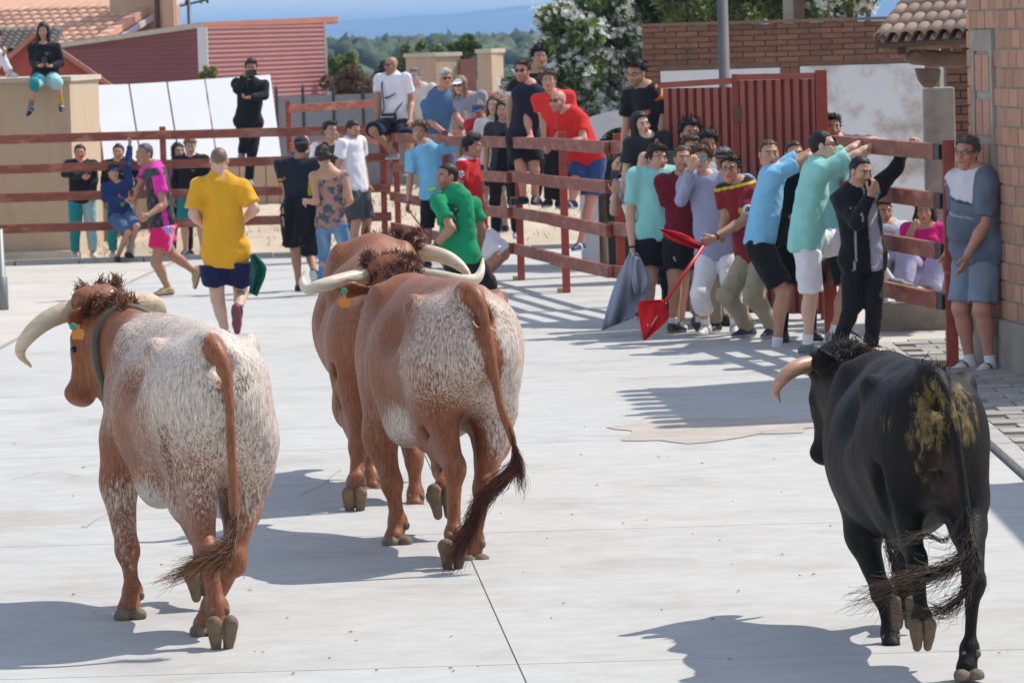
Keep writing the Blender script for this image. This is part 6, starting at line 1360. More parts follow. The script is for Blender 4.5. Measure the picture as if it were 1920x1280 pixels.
mb = MB(); p = at(241, 369, 59.42); mb.tube([p - (0, 0, .05), p + (.01, 0, .08)], [.008, .006], 8); tag(mb.build("snack_stick", mat("orange_snack", (.6, .18, .02), rough=.6)), "small orange stick in the hand of the boy in the blue hoodie", "snack")
person(337, 61.3, top=270, face=15, sex='f', skin='a', hair=('long', 'black', .2), top_=tee((.34, .17, .19), sl='long'), bottom=dict(c=BLK, kind='trousers', len=1.95), shoes=SH_B, look=10, j=dict(wrL=(325, 350, -.2)), label="woman in a dusky pink top beside the blond youth behind the far fence")
person(362, 60.9, top=260, face=-10, skin='p', hair=('thick', 'fair'), top_=dict(HOOD), bottom=dict(c=TEAL, len=.95, ease=1.2), shoes=SH_B, build=1.1, look=20, tilt=15, extra=hoodlogo, label="blond youth in a black hoodie and teal shorts behind the far fence")
# --- runners in the street
def jersey_pink(ul, uf, ua, arm, sa, cc):
    d = (np.sin(ul * 60) * np.sin(ua * 45 + ul * 20) > .2); cc[:] = (.03, .03, .032); cc[d] = (.075, .07, .078)
    m = np.abs(uf - .035) < .026; cc[m & (~arm) & (np.abs(ul) > .06)] = (.72, .03, .36); cc[arm & (sa > .1) & (uf > -.02)] = (.72, .03, .36); cc[ua > .515] = (.72, .03, .36); return cc
def shorts_pink(ul, uf, ua, cc):
    u = uf; m = (np.abs(ul) > .10) & (np.abs(((u + .02) / .026) % 1.0 - .5) < .27) & (np.abs(u + .01) < .05); cc[m] = (.72, .55, .72); m2 = (np.abs(ul) > .09) & (ua > -.16) & (np.abs(u - .05 - .5 * (ua + .1)) < .035); cc[m2] = (.33, .30, .62); return cc
person(303, 47.6, H=1.76, face=-62, skin='c', hair=('crop', 'salt'), top_=tee(BLK, fn=jersey_pink, name='jersey', off=.018, hem=-.06), bottom=dict(c=(.72, .012, .13), len=.66, ease=1.3, fn=shorts_pink), shoes=dict(c=(.42, .27, .15), sole=(.05, .05, .05)),
    j=dict(pel=(303, 412), neck=(290, 312), head=(270, 290), shL=(296, 325, -.17), elL=(307, 384, -.24), wrL=(277, 404, -.42), elR=(262, 352, .1), wrR=(252, 376, -.1), knL=(292, 492, -.2), anL=(315, 540, -.1), knR=(322, 478, .05), anR=(364, 508, .15)), head=-50, foot=(0, 72), hands=('fist', 'fist'), label="runner in a black and magenta jersey and pink shorts", group="runners ahead of the oxen")
person(425, 38.6, H=1.80, face=178, skin='p', hair=('buzz', 'dark'), top_=tee((.70, .35, .02), off=.016, hem=-.085, loose=1.12, sleeve=.78), bottom=dict(c=(.010, .013, .06), len=.62, ease=1.25), shoes=dict(c=(.05, .02, .03), sole=(.30, .04, .07), under=(.15, .04, .05)), sock=((.02, .02, .02), .08),
    j=dict(pel=(423, 470), neck=(411, 330), head=(411, 301), shL=(372, 348), shR=(455, 348), elL=(362, 402, -.08), wrL=(388, 428, .22), elR=(478, 392, -.08), wrR=(455, 414, .22), hipL=(402, 486), hipR=(444, 486), knL=(408, 560, .08), anL=(424, 628, 0), knR=(452, 552, .20), anR=(446, 584, -.25)), build=1.05, foot=(10, 84), hands=('fist', 'fist'), wear=(('watch', 'R', (.6, .16, .02), 'wristband'),), label="runner in a yellow t-shirt and navy shorts seen from behind", group="runners ahead of the oxen")
def cloth(name, label, cat, pts, Y, colr, th=.02, seed=0, amp=.03, nu=14, nv=10, m=None):
    """a hanging cloth between two picture edges: pts = left edge and right edge as picture points; folded in depth"""
    g = np.random.default_rng(seed); L_, R_ = [catmull([(x, y, 0) for x, y in e], 6) for e in pts]; L_ = L_[np.linspace(0, len(L_) - 1, nv).astype(int)]; R_ = R_[np.linspace(0, len(R_) - 1, nv).astype(int)]
    V = []; ph = g.uniform(0, 6.28, 3)
    for i in range(nv):
        for k_ in range(nu):
            t = k_ / (nu - 1); p = L_[i] * (1 - t) + R_[i] * t; d = amp * (math.sin(t * 9 + ph[0] + i * .22) + .6 * math.sin(t * 19 + ph[1] - i * .3)) * (.35 + .65 * i / nv); V.append(at(p[0], p[1], Y + d))
    V = np.array(V); n = len(V); V = np.concatenate((V, V + (0, th, 0))); Fq = []
    for i in range(nv - 1):
        for k_ in range(nu - 1): a = i * nu + k_; q = (a, a + 1, a + nu + 1, a + nu); Fq += [q[::-1], tuple(x + n for x in q)]
    for k_ in range(nu - 1): Fq.append((k_, k_ + 1, n + k_ + 1, n + k_)); a = (nv - 1) * nu; Fq.append((a + k_ + 1, a + k_, n + a + k_, n + a + k_ + 1))
    for i in range(nv - 1): Fq.append((i * nu + nu, i * nu, n + i * nu, n + i * nu + nu)); a = i * nu + nu - 1; Fq.append((a, a + nu, n + a + nu, n + a))
    c = V.mean(0); o = link(name, mesh_np(name, V - c, np.array(Fq), True, np.tile(np.array(colr), (len(V), 1))), m or M_cloth, None, c); return tag(o, label, cat)
cloth("towel", "dark green cloth dangling at the hip of the yellow runner", "cloth", ([(468, 478), (472, 515), (466, 548)], [(478, 476), (500, 505), (482, 556)]), 38.45, (.010, .10, .07), .025, 2, .05)
def trim_cap(ul, uf, ua, arm, sa, cc):
    cc[arm & (sa > .50)] = (.55, .45, .03); cc[arm & (sa > .535)] = (.5, .02, .02); cc[arm & (sa > .58)] = (.012, .012, .013); cc[(np.abs(ul) > .125) & (ua < .30) & (ua > .14) & (~arm)] = (.45, .42, .03); return cc
person(561, 48.0, top=255, face=176, skin='c', hair=('cap', 'black'), top_=tee((.016, .02, .030), fn=trim_cap, off=.014), bottom=dict(c=BLK, kind='shorts', len=.95, ease=1.3), shoes=SH_B, wear=(('cap', (.02, .025, .035), 'back'),), look=6,
    j=dict(head=(565, 276), elL=(538, 360), wrL=(532, 405, -.05), anL=(561, 536, .0), knR=(582, 478, .2), anR=(590, 512, -.2)), foot=(0, 60), label="runner in a black cap and dark shirt seen from behind, jacket tied at the waist", group="runners ahead of the oxen")
cloth("jacket", "black jacket tied round the waist of the runner in the black cap", "jacket", ([(538, 372), (534, 420), (528, 462)], [(590, 374), (592, 420), (588, 448)]), 47.80, (.011, .011, .012), .22, 5, .05, 16)
M_floral = mat("floral_cloth", (.36, .20, .165), rough=.85, var=.0, color2=(.05, .085, .10), c2scale=11, c2lo=.48, c2hi=.54, bump=.15)
nt = M_floral.node_tree; N_ = nt.nodes; b_n = N_["Principled BSDF"]; src_ = b_n.inputs["Base Color"].links[0].from_socket
vo = N_.new("ShaderNodeTexVoronoi"); vo.inputs["Scale"].default_value = 15; tcx = N_.new("ShaderNodeTexCoord"); nt.links.new(tcx.outputs["Object"], vo.inputs["Vector"]); mr_ = N_.new("ShaderNodeMapRange"); mr_.inputs["From Min"].default_value = .26; mr_.inputs["From Max"].default_value = .20; nt.links.new(vo.outputs["Distance"], mr_.inputs["Value"]); mm_ = N_.new("ShaderNodeMix"); mm_.data_type = 'RGBA'; mm_.inputs["B"].default_value = (.50, .07, .06, 1); nt.links.new(src_, mm_.inputs["A"]); nt.links.new(mr_.outputs[0], mm_.inputs["Factor"]); nt.links.new(mm_.outputs["Result"], b_n.inputs["Base Color"])
def jeanfn(ul, uf, ua, cc): cc[:] = (.10, .20, .36); m = np.exp(-((np.abs(ul) - .085) / .035) ** 2) * np.exp(-((ua + .25) / .14) ** 2); cc[:] = cc * (1 - m[:, None] * .6) + np.array((.30, .42, .55)) * m[:, None] * .6; return cc
person(621, 46.8, H=1.67, face=168, sex='f', skin='b', hair=('pony', 'dark', (.95, -.1, -.25)), top_=tee((.4, .3, .3), sl='none', m=M_floral, name='tank_top', hem=-.035, off=.008, scoop=-.9, neck=-.02, wr=.002), bottom=dict(c=(.10, .2, .36), kind='trousers', len=1.95, ease=.98, fn=jeanfn, name='jeans'), shoes=SH_B, build=1.0,
    j=dict(pel=(620, 415), neck=(615, 316), head=(607, 292), shL=(588, 330), shR=(645, 328), elL=(594, 378, -.12), wrL=(574, 378, .12), elR=(657, 376, -.1), wrR=(640, 388, .18)), head=150, hands=('fist', 'fist'), label="woman runner with a ponytail, floral tank top and blue jeans", group="runners ahead of the oxen")
def back_print(o, S):
    c = S['pel'] + S['ax'] * .185 * S['H'] - S['fl'] * .135 * S['k'] + S['ll'] * -.02; mb = MB(); g = np.random.default_rng(3)
    def st(x0, y0, x1, y1, w_): a = c - S['ll'] * x0 + S['ax'] * y0; b = c - S['ll'] * x1 + S['ax'] * y1; mb.bar(a - S['fl'] * .0, b - S['fl'] * .0, .09, w_, up=S['ll'] * .3 + S['ax'] * .2)
    for (x0, y0, x1, y1) in ((0, .09, .0, -.12), (.0, -.02, .06, .08), (.0, -.02, .06, -.12), (.0, -.02, -.045, .05), (-.0, -.05, -.04, -.11), (.03, .02, .055, -.02)): st(x0, y0, x1, y1, .016)
    for i in range(9): st(-.10 + i * .02, .135, -.088 + i * .02, .135, .014)
    link("back_print", mb.mesh("back_print", False, S['base']), mat("print_dark", (.012, .06, .035), rough=.8, var=.1), o)
person(872, 38.8, H=1.76, face=152, skin='c', hair=('crop', 'dark'), beard=.45, top_=tee((.010, .27, .115), off=.018, sleeve=.70, hem=-.05), bottom=dict(c=BLK, len=1.0), shoes=SH_BB, build=.98,
    j=dict(pel=(862, 474), neck=(853, 358), head=(838, 332), shL=(822, 378, -.1), shR=(888, 382, .2), elL=(846, 428, -.26), wrL=(816, 460, -.15), elR=(903, 430, .2), wrR=(898, 468, .3)), head=-62, hands=('fist', 'fist'), wear=(('watch', 'L', BLK, 'watch'),), extra=back_print, label="crouching runner in a green t-shirt looking back over his shoulder", group="runners ahead of the oxen")
def red_jersey(ul, uf, ua, arm, sa, cc): cc[(ua > .53)] = (.6, .55, .55); return cc
def ball_badge(o, S):
    q = S['J']['R']; c = q['sh'] * .62 + q['el'] * .38 - np.array((0, .085, 0)); n_ = np.array((0.1, -1, 0)); F = Field(c - .09, c + .09, .006); F.ell(c, (.040, .014, .040)); v, qd = F.surf(); cc = np.tile(np.array((.68, .68, .72)), (len(v), 1)); d = v - c
    for a in range(6):
        p_ = np.array((0, 0)) if a == 5 else .028 * np.array((math.cos(a * 1.2566 + .3), math.sin(a * 1.2566 + .3))); cc[np.hypot(d[:, 0] - p_[0], d[:, 2] - p_[1]) < .0095] = (.02, .03, .16)
    link("sleeve_badge", mesh_np("sleeve_badge", v - S['base'], qd, True, cc), M_cloth, o)
person(888, 47.2, H=1.72, face=72, skin='c', hair=('thick', 'black'), top_=tee((.50, .012, .014), fn=red_jersey, off=.014, name='jersey'), bottom=dict(c=(.70, .69, .74), len=.92, ease=1.2), shoes=SH_W, j=dict(pel=(890, 424), neck=(876, 300), head=(887, 276), wrL=(903, 364, .15), elL=(905, 392, .2)), hands=('open', 'relax'), extra=ball_badge, label="dark haired youth in a red football jersey and white shorts, in profile", group="runners ahead of the oxen")
# --- on and behind the far fence
def stripe_leg(ul, uf, ua, cc): cc[(ul < -.115) & (np.abs(uf) < .035)] = (.62, .62, .66); return cc
person(466, 60.25, H=1.76, face=6, skin='c', hair=('short', 'black'), beard=.4, top_=tee(BLK, sl='long', name='jacket', off=.02, collar=.03), bottom=dict(c=BLK, kind='trousers', len=1.95, fn=stripe_leg), shoes=SH_G, tilt=8,
    j=dict(pel=(466, 226), neck=(470, 153), head=(471, 128), elR=(445, 168, -.1), wrR=(458, 141, -.26), elL=(495, 180, -.08), wrL=(468, 183, -.26), knR=(458, 258, -.16), anR=(453, 288, -.05), knL=(473, 282, -.10), anL=(467, 338, -.05)), hands=('phone', 'fist'), label="photographer in black standing on the rails of the far fence")
ca = empty("camera", at(471, 137, 59.85)); tag(ca, "black camera held at the face of the photographer on the far fence", "camera"); cp = np.array(ca.location)
MB().box(cp + (-.075, 0, -.035), cp + (.075, .055, .045)).build("camera_body", M_plast, ca, bevel=.008); MB().tube([cp + (.0, .0, .0), cp + (0, -.10, 0), cp + (0, -.105, 0)], [.036, .040, .032], 14).build("lens", M_plast, ca); MB().tube([cp + (-.06, .03, -.03), cp + (-.065, .05, -.20)], [.007, .006], 6).build("strap", M_plast, ca)
person(572, 60.6, H=1.66, face=-15, skin='r', hair=('bald', 'grey'), top_=tee((.045, .055, .085), sl='long'), bottom=dict(c=BLK, kind='trousers', len=1.9), shoes=SH_B, j=dict(pel=(575, 372), neck=(572, 290), head=(569, 268), elR=(540, 300, -.25), wrR=(556, 294, -.35), elL=(598, 302, -.2), wrL=(580, 296, -.35)), label="balding man in dark blue folding his arms on the rail behind the black cap runner")
bz = float(G(61)) + .16
def vest(ul, uf, ua, arm, sa, cc): cc[(np.abs(ul) < .13) & (~arm)] = (.05, .045, .05); return cc
person(626, 57.2, H=1.88, face=10, skin='b', hair=('short', 'black'), top_=tee(WHT, fn=vest), bottom=dict(c=(.2, .25, .32), kind='trousers', len=1.95), shoes=SH_W, look=25, j=dict(head=(620, 246), neck=(622, 272), elL=(656, 296, -.05), wrL=(638, 266, -.24)), hands=('face', 'relax'), label="man with dark hair biting his nails between the ponytail woman and the man in white")
person(668, 57.0, H=1.88, face=55, skin='b', hair=('crop', 'dark'), beard=.3, top_=tee((.76, .75, .80), collar=.022, name='polo_shirt'), bottom=dict(c=(.065, .068, .075), len=.92, ease=1.15), shoes=SH_G, look=-5, tilt=22, build=1.05, j=dict(neck=(658, 262), head=(662, 244)), label="man in a white polo and grey shorts looking down right of the ponytail woman", wear=(('watch', 'R', BLK),))
swoosh = [(-.075, -.012), (-.045, -.038), (.0, -.025), (.12, .045), (.0, -.002), (-.035, -.010), (-.060, -.004)]
s16, J16, S16 = person(740, 59.95, H=1.78, face=-28, skin='c', hair=('bald', 'salt'), beard=.3, top_=tee((.76, .74, .80), off=.02, loose=1.12), bottom=dict(c=(.014, .017, .03), len=.98, ease=1.15), shoes=SH_G, build=1.12, look=-18,
    j=dict(pel=(743, 226, .05), neck=(735, 143), head=(733, 123), elR=(708, 190), wrR=(708, 238, -.05), knR=(700, 246, -.40), anR=(740, 288, -.20), knL=(763, 258, -.42), anL=(766, 318, -.25), elL=(772, 190), wrL=(768, 226, -.3)), hands=('relax', 'rail'), wear=(('shades',),), belly=.4, label="bald man in a white t-shirt with a crossbody bag sitting on the top rail")
def worn_bag(S, J, label):
    ll, fl, ax, k = S['ll'], S['fl'], S['ax'], S['k']; c = S['pel'] + fl * .23 * k + ax * .05; o = empty("crossbody_bag", c); tag(o, label, "bag"); q = lambda a, b, d: c + ll * a + fl * b + ax * d
    P_ = [q(-.12, .0, -.075), q(.12, 0, -.075), q(.12, -.07, -.075), q(-.12, -.07, -.075), q(-.11, .0, .075), q(.11, 0, .075), q(.11, -.07, .075), q(-.11, -.07, .075)]; MB().hexa(P_).build("bag_body", mat("bag_nylon", (.014, .014, .016), rough=.7, bump=.2), o, bevel=.02)
    MB().bar(q(-.10, .004, .03), q(.10, .004, .03), .008, .012).build("zip", M_metal, o)
    s1 = J['R']['sh']; pts = [q(-.10, -.02, .07), S['pel'] + fl * .20 * k + ax * .22 - ll * .06, S['nk'] + fl * .13 * k - ax * .10 - ll * .10 * k, s1 * .4 + S['nk'] * .6 + ax * .03 - fl * .01]; MB().tube(catmull(pts, 6), .011, 6).build("strap", M_plast, o, smooth=True)
    pts = [q(.10, -.02, .07), S['pel'] + fl * .15 * k + ll * .14 * k + ax * .20, S['pel'] + ll * .19 * k + ax * .30]; MB().tube(catmull(pts, 6), .011, 6).build("strap", M_plast, o, smooth=True)
worn_bag(S16, J16, "black crossbody bag across the bald man sitting on the top rail")
nv_ = S16['fl']; u_ = S16['ll']; c_ = S16['pel'] + S16['ax'] * .36 + S16['fl'] * .185 + S16['ll'] * .01
mb = MB(); P_ = [c_ + u_ * x * .85 + S16['ax'] * y * .85 for x, y in swoosh]; P_ += [p - nv_ * .06 for p in P_]; mb.quadmesh(P_, [tuple(range(7)), tuple(range(7, 14))[::-1]] + [(i, i + 7, (i + 1) % 7 + 7, (i + 1) % 7) for i in range(7)]); link("chest_logo", mb.mesh("chest_logo", False, S16['base']), mat("print_black", (.02, .02, .025), rough=.8, var=0), s16)
person(800, 60.9, H=1.72, gz=.62, face=-32, skin='p', hair=('short', 'grey'), beard=.3, top_=tee((.60, .55, .50)), bottom=dict(c=(.05, .05, .07), kind='trousers', len=1.9), shoes=SH_G, look=5, wear=(('mirror', mat("cyan_lens", (.02, .45, .50), rough=.2, var=.2, metal=.3)),), j=dict(pel=(805, 235), neck=(790, 164), head=(778, 144)), label="grey haired man with cyan mirrored sunglasses and a cream t-shirt")
DEN = (.075, .15, .27)
person(823, 57.3, H=1.76, gz=.55, face=22, skin='r', hair=('thick', 'white'), top_=tee(DEN, collar=.02, name='shirt', off=.02, loose=1.1), bottom=dict(c=(.05, .09, .17), kind='trousers', len=1.9), shoes=SH_B, build=1.1, wear=(('shades',),), look=-8, j=dict(pel=(818, 258), neck=(826, 172), head=(836, 148), shR=(800, 196), shL=(848, 192), elL=(858, 222, -.1), wrL=(878, 244, -.3), elR=(806, 228, -.1), wrR=(838, 252, -.3)), hands=('rail', 'rail'), label="white haired man in a blue denim shirt leaning over the rail")
person(890, 55.6, H=1.66, gz=.62, face=-22, sex='f', skin='p', hair=('long', 'fair', .16), top_=tee((.28, .29, .33)), bottom=dict(c=(.25, .30, .38), kind='trousers', len=1.9), shoes=SH_W, build=1.15, wear=(('cap', (.80, .80, .82)), ('shades',)), j=dict(pel=(905, 258), neck=(880, 182), head=(862, 160), elR=(880, 220, -.1), wrR=(872, 246, -.3)), tilt=8, label="woman in a white cap and grey t-shirt bending over the fence")
person(908, 54.0, H=1.68, gz=.28, face=-14, skin='r', hair=('short', 'grey'), top_=tee((.50, .022, .030)), bottom=dict(c=(.05, .06, .09), kind='trousers', len=1.9), shoes=SH_G, wear=(('cap', (.05, .09, .22)),), build=1.05, tilt=22, j=dict(pel=(918, 308), neck=(907, 226), head=(897, 207), elR=(888, 255, -.1), wrR=(905, 262, -.35), elL=(935, 262), wrL=(918, 266, -.3)), label="man in a blue cap and red t-shirt hunched at the rail")
person(928, 53.0, H=1.66, gz=.32, face=-12, sex='f', skin='p', hair=('long', 'red', .26), top_=tee((.62, .60, .60), sl='short'), bottom=dict(c=(.018, .03, .11), kind='shorts', len=.7, ease=1.2), shoes=SH_B, j=dict(head=(926, 198)), label="auburn haired woman in a white top and navy shorts standing on the lower rail")
person(948, 51.6, H=1.66, gz=.30, face=-14, sex='f', skin='b', hair=('long', 'black', .26), top_=tee((.04, .04, .045), sl='short'), bottom=dict(c=BLK, kind='trousers', len=1.95), shoes=SH_W, j=dict(head=(943, 208)), label="black haired young woman in dark clothes and white sneakers on the lower rail")
cloth("jacket", "black jacket hung over the fence by the two long haired women", "jacket", ([(938, 246), (932, 300), (924, 345)], [(972, 242), (975, 300), (960, 350)]), 50.2, (.010, .010, .011), .05, 8, .05)
person(808, 53.6, H=1.70, face=-14, skin='b', hair=('curly', 'lbrown'), top_=tee((.19, .48, .72), off=.014, sleeve=.75), bottom=dict(c=BLK, len=.98), shoes=SH_B, j=dict(pel=(815, 360), neck=(797, 270), head=(786, 247), shL=(834, 278), shR=(772, 290), elL=(868, 268), wrL=(900, 276, .1), elR=(769, 335), wrR=(765, 384, -.05)), roll_=-14, look=6, hands=('rail', 'fist'), wear=(('watch', 'R', (.04, .05, .3), 'wristband'), ('patch', 'print_patch', (.02, .17, -.0 + .05), [(-.05, -.022), (.05, -.012), (.05, .022), (-.05, .015)], (.45, .75, .05), (0, 1, 0))), label="laughing boy in a light blue t-shirt stretching his arm along the fence")
mb = MB(); mb.tube([at(763, 388, 53.5), at(778, 410, 53.4), at(803, 442, 53.2)], [.010, .010, .012], 8); tag(mb.build("stick", mat("red_stick", (.35, .02, .02), rough=.5), smooth=True), "thin dark red stick held by the boy in light blue", "stick")
# --- on the long right-hand fence
def trim_w(ul, uf, ua, arm, sa, cc): cc[arm & (sa > .52)] = (.70, .70, .72); return cc
person(985, 49.4, H=1.78, gz=.78, face=8, skin='b', hair=('curly', 'black'), top_=tee(BLK, fn=trim_w), bottom=dict(c=BLK, kind='trousers', len=1.9), shoes=SH_B, j=dict(pel=(982, 240), neck=(1000, 138), head=(1012, 108), shR=(968, 156, -.2), elR=(956, 196, -.25), wrR=(955, 236, -.25)), look=5, label="curly haired young man in black behind the man with dark sunglasses")
person(988, 48.75, H=1.78, face=-20, skin='r', hair=('short', 'brown'), beard=.45, top_=tee((.016, .018, .032), off=.014), bottom=dict(c=BLK, len=.72, ease=1.2), shoes=SH_BB, wear=(('shades',), ('watch', 'L', (.65, .14, .02), 'wristband')), j=dict(pel=(983, 255), neck=(994, 160), head=(979, 134), shL=(1022, 178), elL=(1024, 216, -.1), wrL=(1024, 252, -.2), shR=(972, 176), elR=(988, 222, -.1), wrR=(995, 256, -.25), knL=(1002, 318, -.12), anL=(1004, 370, -.03), knR=(977, 318, -.12), anR=(982, 370, -.03)), hands=('rail', 'rail'), label="man in dark sunglasses and navy t-shirt standing on the fence rail")
def stripe_l2(ul, uf, ua, cc): m = (ul > .105) & (np.abs(uf % .024 - .012) < .0065) & (np.abs(uf) < .036); cc[m] = (.6, .6, .64); return cc
person(1043, 47.5, H=1.64, face=-12, skin='b', hair=('short', 'brown'), top_=tee((.68, .035, .030)), bottom=dict(c=BLK, kind='trousers', len=1.95, fn=stripe_l2), shoes=SH_B, j=dict(pel=(1046, 262), neck=(1036, 178), head=(1029, 152), knL=(1052, 322, -.1), anL=(1048, 378, -.05), knR=(1032, 322, -.1), anR=(1028, 376, -.05), elR=(1018, 222), wrR=(1020, 262, -.2)), look=6, hands=('rail', 'rail'), label="boy in a bright red t-shirt and striped tracksuit trousers on the rail")
person(1092, 46.3, H=1.76, face=-38, skin='r', hair=('bald', 'brown'), beard=.35, top_=tee((.60, .022, .018), off=.018, hem=-.05), bottom=dict(c=(.030, .065, .17), len=.92, ease=1.12), shoes=dict(c=(.016, .03, .11), sole=(.5, .5, .52), stripe=(.6, .6, .6)), build=1.1, belly=.3, wear=(('shades',),), j=dict(pel=(1100, 296), neck=(1064, 212), head=(1046, 190), shL=(1088, 225, -.12), elL=(1094, 262, -.22), wrL=(1052, 272, -.35), shR=(1056, 232, .2), elR=(1046, 262, .05), wrR=(1034, 272, -.2), knL=(1108, 372, -.1), anL=(1088, 456, -.1), knR=(1078, 340, -.2), anR=(1072, 378, -.22)), look=2, hands=('flat', 'rail'), label="bald man in sunglasses, red t-shirt and denim shorts leaning on the fence")
for (sx, sy, yy, who) in ((1092, 466, 46.1, 0), (1068, 388, 46.0, 1)): pass
def orange_sh(ul, uf, ua, arm, sa, cc): m = (ul > .12) & (ua > .40); d = np.sin(ua * 70 + uf * 60); cc[m & (d > .1)] = (.60, .07, .03); cc[m & (d > .75)] = (.55, .30, .05); return cc
person(1225, 40.4, H=1.78, gz=.62, face=-32, skin='b', hair=('thick', 'black'), beard=.4, top_=tee(BLK, fn=orange_sh, off=.014), bottom=dict(c=BLK, kind='trousers', len=1.9), shoes=SH_B, wear=(('glasses',), ('patch', 'chest_print', (.04, .165, .30), [(-.03, -.02), (.03, -.02), (.03, .02), (-.03, .02)], (.55, .10, .06), (0, 1, 0)), ('patch', 'chest_print', (.0, .168, .22), [(-.035, -.015), (.035, -.015), (.035, .015), (-.035, .015)], (.5, .03, .03), (0, 1, 0))), tilt=14, j=dict(pel=(1232, 268), neck=(1212, 166), head=(1192, 138), shL=(1243, 190, -.1), elL=(1243, 226, -.12), wrL=(1240, 262, -.15)), hands=('rail', 'none'), label="man in glasses and a black t-shirt standing at the left end of the red gate")
person(1215, 39.9, H=1.65, gz=.55, face=18, sex='f', skin='p', hair=('long', 'black', .22), top_=tee((.03, .032, .038)), bottom=dict(c=BLK, len=.7), shoes=SH_B, look=8, j=dict(pel=(1222, 348, .1), neck=(1212, 258), head=(1202, 234), knR=(1208, 296, -.22), anR=(1192, 372, -.15), knL=(1236, 318, -.3), anL=(1245, 390, -.2)), roll_=8, label="dark haired woman crouched on the fence below the man in glasses")
person(1205, 40.3, H=1.76, face=-5, skin='a', hair=('thin', 'black'), beard=1.0, top_=tee((.74, .72, .80)), bottom=dict(c=BLK, kind='trousers', len=1.9), shoes=SH_B, build=1.08, roll_=-14, j=dict(pel=(1222, 432), neck=(1184, 334), head=(1164, 312), shR=(1166, 350, -.1), elR=(1152, 396, -.25), wrR=(1154, 362, -.45)), hands=('relax', 'phone'), label="bearded man in a white t-shirt filming with a phone through the fence")
mb = MB(); p = at(1153, 336, 39.85); mb.hexa([p + np.array((sx * .036, sy * .005, sz * .072)) for sz in (-1, 1) for sx, sy in ((-1, -1), (1, -1), (1, 1), (-1, 1))]); ph = mb.build("phone", mat("phone_blue", (.02, .035, .055), rough=.3), bevel=.004); tag(ph, "dark blue phone held up by the bearded man", "phone")
# --- the row of young men before the gate
YM = "young men lined up before the red gate"
def duck(o, S):
    c = S['pel'] + S['ax'] * .20 * S['H'] + S['fl'] * .168 * S['k'] + S['ll'] * .015
    for dx, dz, r_, cl_ in ((0, 0, .026, (.10, .20, .03)), (.012, .022, .016, (.40, .36, .08)), (-.014, -.020, .014, (.16, .06, .03)), (.018, -.012, .012, (.05, .12, .05)), (-.02, .012, .010, (.5, .5, .4))):
        F = Field(c - .06, c + .06, .006); F.ell(c + S['ll'] * dx + S['ax'] * dz, (r_, .03, r_ * .9)); v, q = F.surf(); link("chest_print", mesh_np("p", v - S['base'], q, True, np.tile(np.array(cl_), (len(v), 1))), M_cloth, o)
TQ = (.245, .56, .53)
def sh_trim(ul, uf, ua, cc): return cc
person(1234, 38.0, top=262, face=14, skin='a', hair=('thick', 'dark'), top_=tee(TQ, off=.02, loose=1.12, sleeve=.72, hem=-.06), bottom=dict(c=BLK, len=.72, ease=1.25), shoes=SH_B, build=1.12, look=12, extra=duck, wear=(('watch', 'R', BLK, 'wristband'),), j=dict(elR=(1182, 402, -.02), wrR=(1186, 470, -.12), head=(1233, 298)), hands=('relax', 'fist'), group=YM, label="stocky youth in a turquoise t-shirt holding a grey jacket in his hand")
gj = cloth("jacket", "grey jacket dangling from the hand of the youth in turquoise", "jacket", ([(1180, 474), (1156, 525), (1140, 572), (1128, 620)], [(1196, 474), (1218, 520), (1214, 560), (1188, 596)]), 37.55, (.25, .27, .33), .03, 11, .09, 16, 14)
gs = cloth("jacket_sleeve", "hanging sleeve of the grey jacket beside the turquoise youth", "jacket", ([(1188, 480), (1184, 520), (1190, 552)], [(1200, 484), (1214, 520), (1208, 552)]), 37.45, (.27, .29, .35), .05, 12, .04)
del gs['label'], gs['category']; gs.parent = gj; gs.location = gs.location - gj.location
person(1281, 37.9, top=275, face=12, skin='b', hair=('crop', 'brown'), beard=.25, top_=tee((.15, .010, .022), off=.012, collar=.012), bottom=dict(c=(.015, .014, .016), len=.74, ease=1.15), shoes=dict(c=(.02, .02, .018), sole=(.22, .22, .05)), sock=((.72, .70, .74), .18), j=dict(wrR=(1262, 474, -.1), elR=(1258, 410)), group=YM, label="short haired man in a maroon t-shirt right of the turquoise youth")
person(1330, 37.4, top=264, face=-10, skin='a', hair=('thick', 'lbrown'), top_=tee((.30, .32, .46), sl='long', name='hoodie', hood=True, off=.02), bottom=dict(c=(.72, .70, .72), kind='trousers', len=1.50, ease=1.15, cuffr=.062, roll=True), shoes=SH_W, sock=((.74, .72, .76), .30), wear=(('mirror',),), j=dict(pel=(1346, 470), neck=(1324, 332), head=(1314, 300), elR=(1278, 376, -.05), wrR=(1296, 318, -.22)), hands=('relax', 'face'), group=YM, label="youth in a lavender hoodie, white turn-up trousers and blue mirrored sunglasses")
def belg(ul, uf, ua, arm, sa, cc):
    cc[ua > .515] = (.55, .45, .02); cc[ua > .535] = (.012, .012, .012); cc[arm & (sa > .66)] = (.55, .45, .02); return cc
